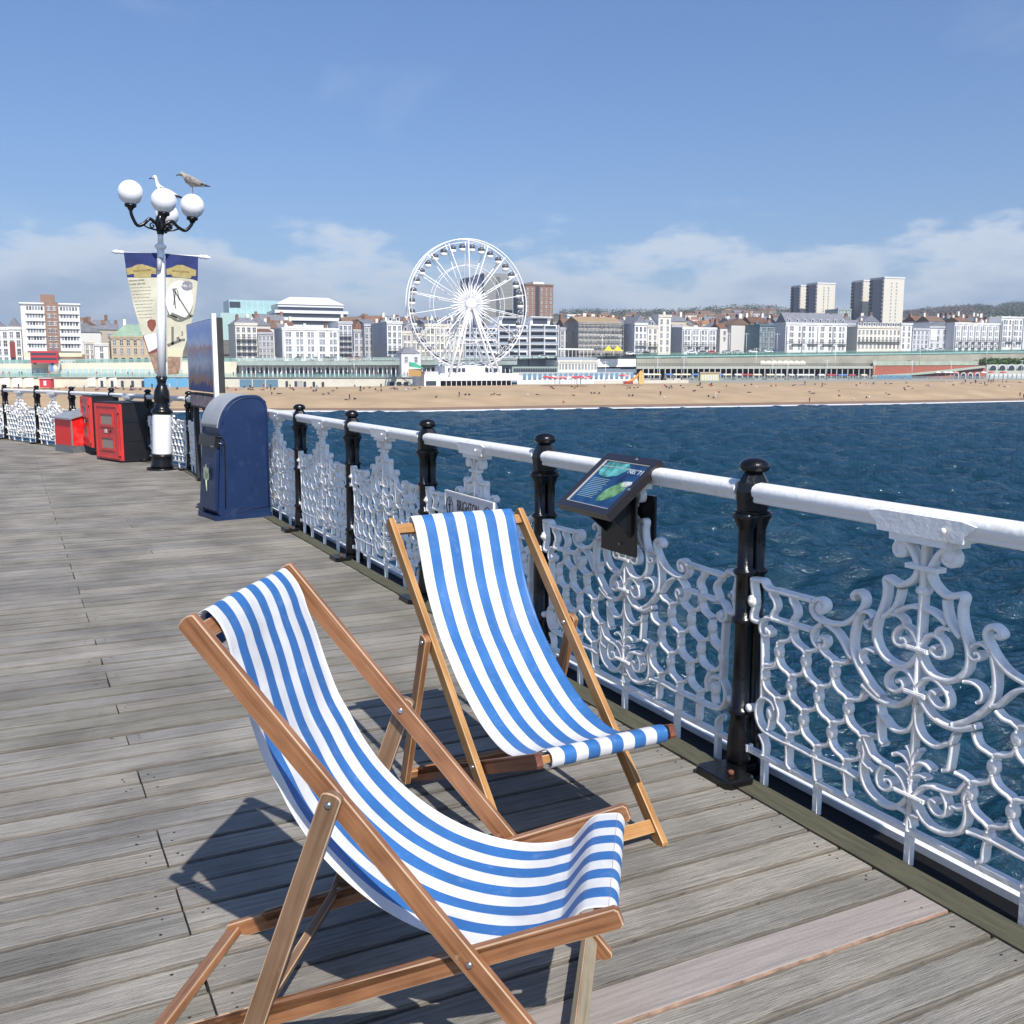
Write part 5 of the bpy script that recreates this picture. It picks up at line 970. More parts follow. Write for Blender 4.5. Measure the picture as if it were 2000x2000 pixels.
for i in range(6):
    z=H_*(.08+.91*(i+.5)/6)
    for x in (.475,.565): o=window(t,w*x,z,1.0,1.1,frame=True); o.location.y=-.42
building('terraced_hotel','low cream house squeezed between the tall flats and the green-roofed building',168,186,668,716,cstuc,12,1.02,rows=4,cols=2)
building('terraced_hotel','low white plain-fronted house next to the green-roofed sandstone building',187,213,672,716,stucco,12,1.02,rows=3,cols=1)
t,w,H_=building('sandstone_hall','sandstone building with a green hipped roof behind the left banner',219,352,658,712,sand,16,1.0,rows=2,cols=10,z0r=.34,z1r=.95,wh=2.2,ww=.9,roof='hip',rh=4.2,rmat=cop)
for j in range(9):
    b=MB(); x=w*(j+.5)/9; b.prism([(x-.8,-1),(x+.8,-1),(x+.8,1.6)]+[(x+.8*math.cos(q),1.6+.8*math.sin(q)) for q in np.linspace(0,PI,8)[1:-1]]+[(x-.8,1.6)],-.06,.1); b.build('arch_opening',glass,t)
addbox(t,'chimney',cstuc,(w*.2,5,H_),(w*.2+.9,6,H_+6.3))
t,w,H_=building('church_tower','narrow white church tower with small spires right of the banners',371,384,647,708,stucco,6,1.01,rows=4,cols=1,wh=1.7)
for x in (.0,.8): b=MB(); b.lathe([(.32,H_+.3),(.25,H_+1.2),(.02,H_+3.2)],6,(w*x+.3,.4)); b.build('pinnacle',stucco,t)
building('seafront_house','cream house with tall arched windows between banner and poster board',352,400,705,737,cstuc,9,.965,rows=2,cols=4,wh=2,ww=1.2)
# red kiosk with purple dome
A=at(106,722,325); t=thing('kiosk','small cream kiosk with a purple domed roof on the promenade, left','kiosk',(A.x,A.y,A.z-1.5)); b=MB(); b.lathe([(1.9,0),(1.9,5.0)],8); b.build('wall',cstuc,t); b=MB(); b.lathe([(2.3,5.0),(2.1,5.5),(1.6,6.6),(.5,7.6),(.08,9.0)],8); b.build('roof',mat('purple_roof',(.16,.09,.15),.7),t); b=MB(); b.box((-.6,-1.95,1),(.6,-1.85,3.4)); b.build('poster',mat('blue_poster',(.15,.25,.45),.6),t)
# glass block + layered white building
t,w,H_=building('glass_office','pale turquoise glass office block behind the seafront, left of centre',449,549,585,640,mat('pale_glass_cladding',(.36,.55,.56),.25,noise=.1,nscale=.4),20,1.35,rows=1,cols=1,skip=lambda i,j:True,cornice=False)
addbox(t,'lower_block',mat('pale_glass_cladding2',(.40,.55,.52),.3),(-4.5,-2,-6),(w*.92,-.02,H_*.52)); 
for k in range(9): addbox(t,'mullion',wfr,(w*k/9,-.12,H_*.55),(w*k/9+.12,-.004,H_-.1))
addbox(t,'dark_louvre',glass,(.2,-.15,H_*.72),(w*.22,-.006,H_*.93)); addbox(t,'dark_strip',glass,(w*.42,-2.1,H_*.40),(w*.9,-2.005,H_*.50))
A,w,a=bframe(537,682,640,1.28); t=thing('stepped_office','white office with stacked dark window bands and sloped white roof, above the white hotel','building',tuple(A),a); z=0
for k,(ins,h,mm) in enumerate(((0,1.6,wfr),(.6,1.9,glass),(0,1.5,wfr),(.8,1.9,glass),(.2,1.4,wfr),(2.2,1.6,glass),(2,1.2,wfr))): addbox(t,'floor_band' if mm is wfr else 'window_band',mm,(ins,ins,z),(w-ins,22-ins,z+h)); z+=h
b=MB(); v=[(1.5,1.5,z),(w-1.5,1.5,z),(w-1.5,20,z),(1.5,20,z),(8.5,6,z+3.6),(w-8.5,6,z+3.6),(w-8.5,16,z+3.6),(8.5,16,z+3.6)]; b.add(v,[(0,1,5,4),(1,2,6,5),(2,3,7,6),(3,0,4,7),(4,5,6,7)]); b.build('roof',wfr,t); addbox(t,'base',conc,(1,1,-14),(w-1,21,-.01))
# white hotels left of wheel
building('terraced_hotel','ornate cream hotel with stacked balconies just right of the poster board',462,504,632,706,cstuc,18,1.0,rows=5,cols=4,balc=[1,2,3],chim=2,roof='hip',rh=2)
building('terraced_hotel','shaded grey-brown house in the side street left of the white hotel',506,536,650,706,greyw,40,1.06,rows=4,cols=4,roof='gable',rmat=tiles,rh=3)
building('grand_hotel','big plain white hotel with four rows of windows, below the stepped office',553,662,641,706,stucco,16,.985,rows=4,cols=10,bays=3,ww=.95,wh=1.7,side=greyw,balc=[],chim=3,pairs=True,rh=1)
building('bay_hotel','narrow bay-fronted cream hotel with scaffolding right of the big white hotel',663,689,629,706,greyw,18,.995,rows=6,cols=3,balc=[1,2,3,4])
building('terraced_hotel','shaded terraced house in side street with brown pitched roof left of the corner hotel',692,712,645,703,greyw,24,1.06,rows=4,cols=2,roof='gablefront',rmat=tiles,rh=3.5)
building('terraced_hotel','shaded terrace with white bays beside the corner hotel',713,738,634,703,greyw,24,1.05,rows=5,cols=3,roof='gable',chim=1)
building('corner_hotel','white corner hotel with rounded parapet, left of the big wheel',757,786,629,703,stucco,22,.99,rows=5,cols=3,side=greyw,balc=[0,1],dorm=2,chim=1)
building('terraced_hotel','cream hotel with dark mansard roof behind left part of the wheel',786,830,648,703,cstuc,16,1.0,rows=3,cols=5,bays=2,roof='hip',rh=3,dorm=3)
building('terraced_hotel','long cream-white hotel terrace seen through the wheel legs',831,906,634,703,cstuc,16,1.0,rows=4,cols=8,bays=2,roof='gable',rh=2,chim=3,dorm=4)
building('pavilion','small dark-roofed grey pavilion by the left legs of the wheel',784,822,692,712,greyw,8,.95,rows=1,cols=2,roof='hip',rh=2.4,cornice=False)
# modern flats behind wheel
mw=mat('crisp_white_render',(.80,.80,.82),.6)
def modern(label,px0,px1,pyt,bays,nf,pent=True):
    t,w,H_=building('modern_flats',label,px0,px1,pyt,699,mw,16,1.0,rows=1,cols=1,skip=lambda i,j:True,cornice=False,group='modern white balcony flats behind the wheel')
    fh=H_/nf
    for i in range(nf):
        z=H_*i/nf
        addbox(t,'recess',glass,(w*.05,-.05,z+.55),(w*.95,-.004,z+fh-.35)); addbox(t,'balcony',wfr,(w*.02,-1.5,z+.05),(w*(.55 if i%2 else .98),-.06,z+.30)); addbox(t,'balcony_glass',mat('grey_balcony_glass',(.28,.32,.37),.2),(w*.04,-1.48,z+.31),(w*.96,-1.42,z+1.1))
    for k in range(bays+1): addbox(t,'fin_wall',wfr,(w*k/bays-.15,-1.6,0),(w*k/bays+.15,-.05 if k in(0,bays) else -.06,H_))
    if pent: addbox(t,'penthouse',mw,(w*.12,2,H_+.01),(w*.80,12,H_+3)); addbox(t,'penthouse_glass',glass,(w*.2,1.9,H_+.4),(w*.72,1.99,H_+2.6)); addbox(t,'penthouse_roof',wfr,(w*.08,.8,H_+3.01),(w*.86,12.5,H_+3.35))
modern('lower modern white flats directly behind the wheel hub legs',906,971,640,3,5,False); modern('modern white flats right of the wheel legs, with a penthouse',972,1031,634,3,5); modern('modern white balcony flats just outside the wheel, at its right',1033,1088,634,2,5)
# grey and brown towers
t,w,H_=building('tower_block','tall pale grey tower with dark blue end, seen through the upper right of the wheel',946,1001,533,640,mat('pale_grey_cladding',(.25,.26,.25),.7,noise=.05),20,1.5,rows=1,cols=1,skip=lambda i,j:True,cornice=False); addbox(t,'dark_stair',mat('mid_grey_cladding',(.13,.14,.15),.7),(w*.42,-.2,0),(w*.56,-.003,H_-2)); addbox(t,'blue_end',mat('dark_blue_cladding',(.06,.08,.14),.35),(-8.5,3,-4),(-.01,18,H_-2.5))
for k in range(14): addbox(t,'floor_line',mat('pale_line',(.30,.31,.30),.7),(w*.58,-.1,H_*k/14),(w*.98,-.004,H_*k/14+.35))
t,w,H_=building('tower_block','brown brick tower with a dark middle stripe, right of the wheel',1026,1080,555,640,brick,18,1.42,rows=9,cols=6,ww=1.0,wh=1.0,skip=lambda i,j:j in(2,3) and False or j==2,cornice=True,side=glass); addbox(t,'dark_stripe',mat('charcoal_panel',(.055,.05,.06),.7),(w*.36,-.3,0),(w*.50,-.10,H_)); addbox(t,'parapet',wfr,(w*.3,1,H_+.31),(w*.7,14,H_+1.6))
# right of centre
building('terraced_house','small white house with flat roof above the scaffolded terrace',1108,1129,615,645,stucco,10,1.25,rows=2,cols=2)
building('terraced_house','grey shaded terrace behind the pavilion right of the modern flats',1094,1128,641,699,greyw,20,1.03,rows=5,cols=4)
t,w,H_=building('scaffolded_terrace','long terrace wrapped in grey scaffolding, with sandy roofs',1129,1214,630,686,mat('netted_facade',(.36,.33,.29),.9,noise=.3,nscale=.6),14,1.0,rows=5,cols=12,ww=.9,roof='gable',rh=2.6,rmat=mat('sandy_roof',(.34,.24,.14),.9,noise=.3),chim=4)
b=MB()
for k in range(11): b.box((w*k/10-.05,-1.5,-2),(w*k/10+.05,-1.4,H_+.5))
for k in range(6): b.box((0,-1.55,H_*k/5.2),(w,-.9,H_*k/5.2+.14)); b.box((0,-1.5,H_*k/5.2+1.0),(w,-1.44,H_*k/5.2+1.06))
b.build('scaffolding',mat('scaffold_pole',(.42,.41,.38),.6),t)
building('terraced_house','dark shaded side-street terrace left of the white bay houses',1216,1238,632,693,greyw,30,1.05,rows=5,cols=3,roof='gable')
t,w,H_=building('bay_hotel','white bay-windowed house with black pointed roof and chimneys',1239,1263,632,693,stucco,12,.99,rows=4,cols=3,balc=[0,1],roof='gablefront',rh=3.4,chim=1,side=greyw)
building('bay_hotel','cream bay-windowed house next to the tall narrow cream tower house',1264,1284,637,693,cstuc,9,.99,rows=4,cols=2,balc=[0,1],roof='gable',rh=2.8,chim=2,dorm=1)
building('tall_house','tall narrow cream house, highest of its row, right of the pointed black roof',1285,1309,616,693,cstuc,7,.99,rows=5,cols=2,wh=2.2,side=greyw)
building('terraced_house','dark shaded terrace between the tall cream house and the white hotel',1311,1330,636,692,greyw,30,1.06,rows=5,cols=3)
building('grand_hotel','white hotel with a glazed first-floor balcony, left of the teal shaded terrace',1332,1398,640,691,stucco,9,.99,rows=4,cols=8,bays=2,balc=[1],side=greyw)
for k,(a,b_,c,lab) in enumerate(((1402,1426,650,'first'),(1428,1452,647,'second'),(1454,1480,644,'third'),)):
    building('terraced_house',lab+' grey shaded house from the left in the receding side terrace',a,b_,c,690,greyw,16,1.12-.02*k,rows=4,cols=4,roof='gable',rh=2,chim=1,rmat=tiles)
building('terraced_house','teal-grey glazed shaded building left of the big white hotel',1482,1514,634,690,mat('teal_shaded_wall',(.13,.22,.26),.6,noise=.2,nscale=.6),20,1.05,rows=5,cols=6,chim=1)
building('grand_hotel','big white hotel with slate roof and dormers, middle of the right-hand seafront',1533,1652,631,688,stucco,8,.985,rows=4,cols=12,bays=3,balc=[1],roof='gable',rh=4.6,dorm=8,chim=3,pairs=True,side=greyw)
building('terraced_house','plain grey shaded wall house between two white seafront hotels',1654,1671,632,687,greyw,14,1.02,rows=4,cols=2)
building('grand_hotel','long cream hotel with arched ground floor under the right-hand tower blocks',1673,1757,638,686,cstuc,7,.985,rows=3,cols=11,balc=[1],dorm=9,wh=1.9)
building('tall_house','narrow white house at the right end of the cream hotel',1758,1779,632,685,stucco,7,.985,rows=4,cols=2,balc=[])
building('terraced_house','violet-grey shaded corner house right of the narrow white house',1781,1812,642,684,greyw,16,1.0,rows=4,cols=4)
t,w,H_=building('gabled_hall','grey gabled building with a blank white billboard-like gable',1813,1860,638,684,greyw,18,1.0,rows=3,cols=4,roof='gablefront',rh=2.2); addbox(t,'white_panel',mw,(w*.05,-.25,H_*.42),(w*.32,-.17,H_*.9))
building('grand_hotel','long white hotel with glazed verandas and red roof peeping behind, far right',1862,1949,631,683,stucco,9,.985,rows=4,cols=14,bays=2,balc=[0,1],ww=.8,side=greyw,chim=2)
building('grand_hotel','tallest white hotel block at the right end of the seafront',1952,1994,619,683,stucco,8,.985,rows=5,cols=6,bays=3,balc=[1])
building('terraced_house','violet-grey shaded building cut by the right edge of the picture',1996,2050,622,683,greyw,16,1.0,rows=5,cols=5)
# twin cream tower blocks
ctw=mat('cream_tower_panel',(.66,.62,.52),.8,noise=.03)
dgt=mat('tower_side_shade',(.26,.26,.28),.7)  # shade on the cream towers' unlit sides, painted as dark grey
def ctower(label,px0,px1,dk0,pyt,pyb,Yk,rows,depth,cols=2,wins=True):
    t,w,H_=building('tower_block',label,px0,px1,pyt,pyb,ctw,depth,Yk,rows=rows,cols=4,ww=.9,wh=.9,skip=lambda i,j:(j in (0,3)) or not wins,cornice=False)
    A2=at(dk0,pyb,Yf(dk0)*Yk); lx=(A2-Vector(t.location)).length
    addbox(t,'shaded_side',dgt,(-.25,.25,-6),(-.01,depth-.1,H_-.6)); addbox(t,'parapet',wfr,(-.3,-.3,H_+.001),(w+.3,depth,H_+.9))
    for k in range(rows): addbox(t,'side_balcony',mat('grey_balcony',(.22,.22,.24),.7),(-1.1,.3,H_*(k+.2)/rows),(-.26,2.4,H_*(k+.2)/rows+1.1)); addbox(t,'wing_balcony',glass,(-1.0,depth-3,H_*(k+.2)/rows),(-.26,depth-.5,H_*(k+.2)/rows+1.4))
G='cream tower blocks behind the right-hand seafront'
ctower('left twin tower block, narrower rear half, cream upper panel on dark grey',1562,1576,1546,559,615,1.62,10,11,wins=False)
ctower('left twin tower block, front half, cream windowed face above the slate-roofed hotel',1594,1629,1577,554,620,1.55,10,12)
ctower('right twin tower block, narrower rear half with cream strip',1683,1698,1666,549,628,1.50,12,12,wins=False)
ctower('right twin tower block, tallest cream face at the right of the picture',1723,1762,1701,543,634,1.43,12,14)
building('office','pale green glass-roofed low building between the twin towers',1636,1662,604,625,mat('pale_green_block',(.40,.48,.46),.6),14,1.5,rows=2,cols=4)
# houses up the hill
hw_=[mat('house_wall_cream',(.50,.44,.34),.9,rand=.2),mat('house_wall_brown',(.32,.24,.17),.9,rand=.25),mat('house_wall_white',(.62,.60,.56),.9,rand=.1)]
rf=[tiles,mat('brown_tile_roof',(.17,.11,.075),.9,rand=.3,noise=.3),mat('orange_tile_roof',(.32,.15,.07),.9,rand=.2,noise=.3),slate]
hmesh={}
def hill_house(px,k,w,d,h,rh,wi,ri,lab,rot):
    A=at(px,722,Yf(px)*k); z=hillz(px,k)-1.0
    t=thing('hillside_house',lab,'house',(A.x,A.y,z),rot,'small houses on the hill behind the seafront')
    key=(w,d,h,rh)
    if key not in hmesh:
        q=MB(); q.box((-w/2,-d/2,-3),(w/2,d/2,h)); wl_=q.mesh('wall',hw_[0]); q=MB(); q.add([(-w/2-.3,-d/2-.3,h),(w/2+.3,-d/2-.3,h),(w/2+.3,d/2+.3,h),(-w/2-.3,d/2+.3,h),(-w/2,0,h+rh),(w/2,0,h+rh)],[(0,1,5,4),(2,3,4,5),(1,2,5),(3,0,4)]); r1=q.mesh('roof',tiles)
        q=MB(); q.box((w/2-1.2,-.6,h+rh*.4),(w/2-.2,.6,h+rh+1.1)); c1=q.mesh('chimney',potm)
        q=MB(); 
        for x in (-w*.28,w*.28): q.box((x-.6,-d/2-.05,h*.5),(x+.6,-d/2+.1,h*.5+1.4)); q.box((x-.6,-d/2-.05,h*.1),(x+.6,-d/2+.1,h*.1+1.4))
        hmesh[key]=(wl_,r1,c1,q.mesh('windows',glass))
    for me,mt_ in zip(hmesh[key],(hw_[wi],rf[ri],potm,glass)):
        o=ob(me.name.split('.')[0],me,t); o.material_slots[0].link='OBJECT'; o.material_slots[0].material=mt_
    return t
wn=['cream','brown','white']; rn=['dark red','brown','orange','slate grey']
rr_=random.Random(12)
zones=[(660,760,16,'above the hotels left of the wheel',1.25,3.3),(1085,1240,44,'above the scaffolded terrace',1.25,3.2),(1305,1430,44,'above the seafront hotels',1.2,3.4),(1430,1545,40,'left of the twin towers',1.2,3.4),(168,222,8,'on the slope left of the green roof',1.3,3),(1770,1880,16,'below the wooded hill at the right',1.25,2.6),(800,905,16,'behind the wheel',1.2,3.2),(1630,1672,7,'between the twin tower blocks',1.3,2.8)]
for a,b_,n,where,k0,k1 in zones:
    for i in range(n):
        wi,ri=rr_.choice((0,0,1,1,2)),rr_.choice((0,1,1,2,3)); px=rr_.uniform(a,b_); k=k0+(k1-k0)*((i+.5)/n)
        hill_house(px,k,rr_.choice((8,11,15)),8,rr_.choice((5,6.5)),rr_.choice((2.6,3.4)),wi,ri,'%s house with %s roof %s'%(wn[wi],rn[ri],where),rr_.uniform(-.5,.7))
for i,px in enumerate(list(range(172,216,9))+list(range(505,560,11))+list(range(688,905,11))+list(range(1092,1240,11))+list(range(1262,1335,9))+list(range(1396,1545,9))+list(range(1640,1690,9))+list(range(1778,1990,11))):
    px+=rr_.uniform(-3,3); k=rr_.uniform(1.09,1.2); A=at(px,722,Yf(px)*k); w=rr_.choice((8,10,12)); h=rr_.uniform(11.5,15.5); rh=rr_.uniform(2,3.6); wi=rr_.choice((0,2,2,1)); ri=rr_.choice((0,1,3,3)); z=hillz(px,k)
    t=thing('back_street_house','%s back-street house with %s roof behind the %s'%(wn[wi],rn[ri],'left-hand seafront' if px<600 else 'hotels beside the wheel' if px<910 else 'hotels right of the wheel' if px<1345 else 'dark side terrace' if px<1560 else 'far right hotels'),'house',(A.x,A.y,z),R(20)+rr_.choice((0,0,PI/2)),'tall back-street houses behind the seafront row')
    b=MB(); b.box((-w/2,-5,-2),(w/2,5,h)); b.build('wall',hw_[wi],t); b=MB(); b.add([(-w/2-.3,-5.3,h),(w/2+.3,-5.3,h),(w/2+.3,5.3,h),(-w/2-.3,5.3,h),(-w/2,0,h+rh),(w/2,0,h+rh)],[(0,1,5,4),(2,3,4,5),(1,2,5),(3,0,4)]); b.build('roof',rf[ri],t)
    for sx in (-1,1):
        b=MB(); b.box((sx*(w/2-.6)-.55,-.8,h+.2),(sx*(w/2-.6)+.55,.8,h+rh+rr_.uniform(.6,2))); b.build('chimney',rr_.choice((potm,cstuc)),t)
    for x in (-w*.25,w*.25):
        for z_ in (h-2.2,h-5.0): o_=window(t,x,z_,1.1,1.7); o_.location.y=-5.03
# woods on the right-hand hill and hedge on the cliff
def clump_field(name,spots,mt,s0,s1,seed,per=7):
    r=np.random.RandomState(seed); b=MB()
    for (x,y,z,sz) in spots:
        for q in range(per):
            c=np.array([x,y,z])+r.normal(0,1,3)*np.array([sz*.5,sz*.5,sz*.28]); a=r.uniform(s0,s1)
            n=r.normal(0,1,3); n/=np.linalg.norm(n); u=np.cross(n,[0,0,1.01]); u/=np.linalg.norm(u); w_=np.cross(n,u)
            b.add([c-u*a,c+w_*a*.7,c+u*a,c-w_*a*.7+n*a*.3],[(0,1,2),(0,2,3)])
    return tag(b.build(name,mt),kind='stuff')
leafd=mat('dark_foliage',(.10,.115,.065),.9,noise=.35,nscale=.03); leafb=mat('bright_hedge_leaf',(.085,.16,.03),.85,noise=.5,nscale=.8); leafbr=mat('brown_spring_wood',(.15,.12,.09),.95,noise=.35,nscale=.03)
sp=[]; sp2=[]
for i in range(1500):
    px=rr_.uniform(1765,2120); k=rr_.uniform(2.2,4.0); p=at(px,722,Yf(px)*k); (sp if (px>1905+20*math.sin(k*3) or k<2.6) else sp2).append((p.x,p.y,hillz(px,k)+1,rr_.uniform(5,9)))
clump_field('hill_woodland',sp,leafd,.8,1.8,1,26); clump_field('bare_woodland',sp2,leafbr,.8,1.7,2,26)
sp=[]
for i in range(90):
    px=rr_.uniform(165,228); k=rr_.uniform(2.5,4); p=at(px,722,Yf(px)*k); sp.append((p.x,p.y,hillz(px,k)+4,8))
for i in range(500):
    px=rr_.uniform(1085,1760); k=rr_.uniform(3.2,4); p=at(px,722,Yf(px)*k); sp.append((p.x,p.y,hillz(px,k)+3,7))
clump_field('ridge_trees',sp,leafd,.7,1.6,3,16)
# ================================================================ SEAFRONT WALLS AND ARCADES
def strip(px0,px1,Yoff,pyt0,pyt1,pyb0,pyb1,thick,mt,name,parent=None,n=None):
    """a wall following the shore, its top and bottom given along its length; Yoff is metres in front of the building line"""
    n=n or max(2,int(abs(px1-px0)/60)); b=MB(); v=[]
    for i in range(n+1):
        q=i/n; px=px0+(px1-px0)*q; Yk=Yf(px)-Yoff; pt=at(px,pyt0+(pyt1-pyt0)*q,Yk); pb_=at(px,pyb0+(pyb1-pyb0)*q,Yk)
        v+=[(pb_.x,pb_.y,pb_.z),(pt.x,pt.y,pt.z),(pt.x*(1+thick/Yk),pt.y+thick,pt.z),(pb_.x*(1+thick/Yk),pb_.y+thick,pb_.z)]
    f=[(i*4+j,(i+1)*4+j,(i+1)*4+(j+1)%4,i*4+(j+1)%4) for i in range(n) for j in range(4)]+[(0,1,2,3),(n*4+3,n*4+2,n*4+1,n*4)]
    b.add(v,f); return b.build(name,mt,parent)
def spots(px0,px1,n,Yoff,pyb0,pyb1,w,h,mt,name,parent,dep=.3,arch=False,y=-.12):
    for i in range(n):
        q=(i+.5)/n; px=px0+(px1-px0)*q; Yk=Yf(px)-Yoff; P=at(px,pyb0+(pyb1-pyb0)*q,Yk); b=MB()
        if arch: pts=[(-w/2,0),(w/2,0),(w/2,h-w/2)]+[(w/2*math.cos(a_),h-w/2+w/2*math.sin(a_)) for a_ in np.linspace(0,PI,9)[1:-1]]+[(-w/2,h-w/2)]; b.prism(pts,0,dep)
        else: b.box((-w/2,0,0),(w/2,dep,h))
        b.build(name,mt,parent,(P.x,P.y+y-dep,P.z),(0,0,R(19)))
def railing(px0,px1,Yoff,py0,py1,mt,parent,name='balustrade',h=1.1):
    b=MB(); n=int(abs(px1-px0)/5); last=None
    for i in range(n+1):
        q=i/n; px=px0+(px1-px0)*q; Yk=Yf(px)-Yoff; P=at(px,py0+(py1-py0)*q,Yk)
        b.box((P.x-.06,P.y-.06,P.z),(P.x+.06,P.y+.06,P.z+h))
        if last is not None:
            for zz in (h*.45,h): b.add([(last.x,last.y,last.z+zz-.05),(P.x,P.y,P.z+zz-.05),(P.x,P.y,P.z+zz+.06),(last.x,last.y,last.z+zz+.06)],[(0,1,2,3)])
            for j in range(3): X_=last.lerp(P,(j+1)/4); b.box((X_.x-.02,X_.y-.02,X_.z),(X_.x+.02,X_.y+.02,X_.z+h))
        last=P
    return tag(b.build(name,mt,parent),kind='stuff')
# --- promenade slab (left) and cream arcade
prom=mat('promenade_asphalt',(.30,.29,.27),.9,noise=.15,nscale=.3); cwall=mat('cream_arcade_paint',(.68,.63,.50),.8,noise=.08,nscale=.3,dirt=(.45,.4,.3,.4),dscale=.2)
t=thing('seafront_arcade','cream beach-level wall with doors and shops running from the left edge to the wheel','arcade')
o=strip(-420,852,33,736,737,765,758,12,cwall,'wall',t)
spots(282,390,5,33.2,756.5,757,3.3,3.0,mat('sky_blue_door',(.13,.36,.55),.6),'beach_hut_door',t,.15); spots(468,545,3,33.2,757,757,3.9,2.7,mat('steel_blue_shutter',(.12,.22,.28),.5),'shutter',t,.15)
spots(170,232,3,33.2,755,756,2.3,3.0,mat('pale_cream_door',(.72,.69,.60),.7),'shop_front',t,.15); spots(0,70,3,33.2,756,756,2.6,2.8,mat('pale_cream_door',(.72,.69,.60),.7),'shop_front',t,.15); spots(552,640,5,33.2,754,756,.8,1.7,glass,'doorway',t,.15); spots(190,290,5,33.2,756,756,.8,2,glass,'doorway',t,.15); spots(580,588,1,33.2,758,758,2.8,2.5,mat('grey_shutter',(.42,.40,.36),.6),'shutter',t,.15); spots(760,800,3,33.2,758,758,1.6,2.2,glass,'doorway',t,.15)
railing(-400,850,33,736,737,turq,t)
t2=thing('kiosk','small red beach kiosk against the cream arcade wall at the left','kiosk',tuple(at(89,757,296))); b=MB(); b.box((-1.7,0,0),(1.7,2,2.6)); b.build('wall',mat('kiosk_red',(.55,.04,.06),.6),t2); b=MB(); b.box((-1.9,-.3,2.61),(1.9,2.2,2.8)); b.box((-.5,-.05,.6),(.3,-.003,2.0)); b.build('trim',wfr,t2)
for nm,(a,b_,yo,p0,p1) in {'lower_promenade':(-420,852,21,736,737)}.items():
    m_=MB(); v=[]; n=20
    for i in range(n+1):
        px=a+(b_-a)*i/n; P=at(px,p0+(p1-p0)*i/n,Yf(px)-33.5); v+=[(P.x,P.y,P.z-.05),(P.x*(1+18/P.y),P.y+18,P.z-.05)]
    m_.add(v,[(i*2,i*2+2,i*2+3,i*2+1) for i in range(n)]); tag(m_.build(nm,prom),kind='structure')
# upper colonnade building with green canopy
t=thing('colonnade','long white columned promenade building with a grey-green canopy roof, left of the wheel','colonnade')
strip(466,1000,12,712,712,738,736,6,stucco,'back_wall',t); strip(463,1010,17,705.5,705,713.5,712.5,14,mat('grey_green_canopy',(.30,.36,.33),.6,noise=.15,nscale=.4),'canopy',t)
spots(470,1000,62,15,736,735,.35,3.6,wfr,'column',t,.3); spots(478,995,40,12.2,733,732,1.1,2.6,glass,'window',t,.1); railing(463,1010,17,705.5,705,mat('pale_iron',(.5,.55,.53),.6),t)
t=thing('seafront_wall','pale promenade retaining wall with turquoise railing along the left seafront road','wall'); strip(-420,463,14,714,706,740,738,3,cwall,'wall',t); railing(-420,463,14,714,706,turq,t)
spots(-60,360,34,14.2,737,737,1.5,2.8,mat('pale_glass_shelter',(.42,.55,.53),.3),'shelter_panel',t,.1)
t=thing('roadside_rail','turquoise railing between the seafront road and promenade','railing'); railing(-420,1240,6,714,700,turq,t)
# --- wheel platform
WC=at(913,595,337); WU=Vector((math.cos(R(25)),math.sin(R(25)),0)); WN=Vector((-WU.y,WU.x,0)); WM=Matrix.Translation(WC)@Matrix.Rotation(R(25),4,'Z')
t=thing('wheel_terminal','low white boarding building under the big wheel with dark undercroft','building',mtx=Matrix.Translation((WC.x,WC.y,at(915,752,337).z))@Matrix.Rotation(R(22),4,'Z'))
addbox(t,'base',mat('dark_undercroft',(.02,.02,.018),.9),(-10.5,-5.5,-3),(13.5,10,1.5)); addbox(t,'deck_band',wfr,(-12,-7,1.51),(15.5,12,3.9)); addbox(t,'upper_band',wfr,(-9,-3,3.91),(11,8,6.3)); addbox(t,'corner_box',stucco,(-17.5,-7.5,-3),(-12.05,6,3.4)); addbox(t,'corner_window',glass,(-17,-7.6,.0),(-13.5,-7.505,1.5)); addbox(t,'cabin',greyw,(-17.2,-7,3.41),(-12.6,2,4.5))
for k in range(14): addbox(t,'pillar',wfr,(-10+k*1.75,-6.9,-2),(-9.8+k*1.75,-6.7,1.5))
for k in range(4): addbox(t,'window',glass,(-8+k*1.6,-3.1,4.3),(-6.8+k*1.6,-3.005,5.6))
for k in range(3): addbox(t,'window',glass,(5+k*1.6,-3.1,4.3),(6.2+k*1.6,-3.005,5.6))
# ================================================================ BIG WHEEL
whm=mat('white_steel',(.82,.82,.83),.45); t=thing('observation_wheel','big white observation wheel with dark gondolas, standing on the beach front','ferris wheel',mtx=WM)
RW_=21.0
for s in (-1.35,1.35):
    b=MB(); n=72; b.tube([(RW_*math.cos(2*PI*i/n),s,RW_*math.sin(2*PI*i/n)) for i in range(n)],.21,6,closed=True); b.tube([((RW_-1.0)*math.cos(2*PI*i/n),s,(RW_-1.0)*math.sin(2*PI*i/n)) for i in range(n)],.09,5,closed=True); b.build('rim',whm,t)
    b=MB(); b.tube([(12.7*math.cos(2*PI*i/36),s*1.3,12.7*math.sin(2*PI*i/36)) for i in range(36)],.10,5,closed=True); b.build('inner_ring',whm,t)
sp_=MB(); sp_.tube([(0,2.6,.0),(0,1.35,RW_-.5)],.17,5); sp_.tube([(0,-2.6,.0),(0,-1.35,RW_-.5)],.17,5)
for k in range(6): sp_.tube([(0,2.5-.2*k,2+3.3*k),(0,-2.3+.2*k,3.8+3.3*k)],.05,4)
msp=sp_.mesh('spoke',whm)
for k in range(18): ob('spoke',msp,t,rot=(0,2*PI*k/18,0))
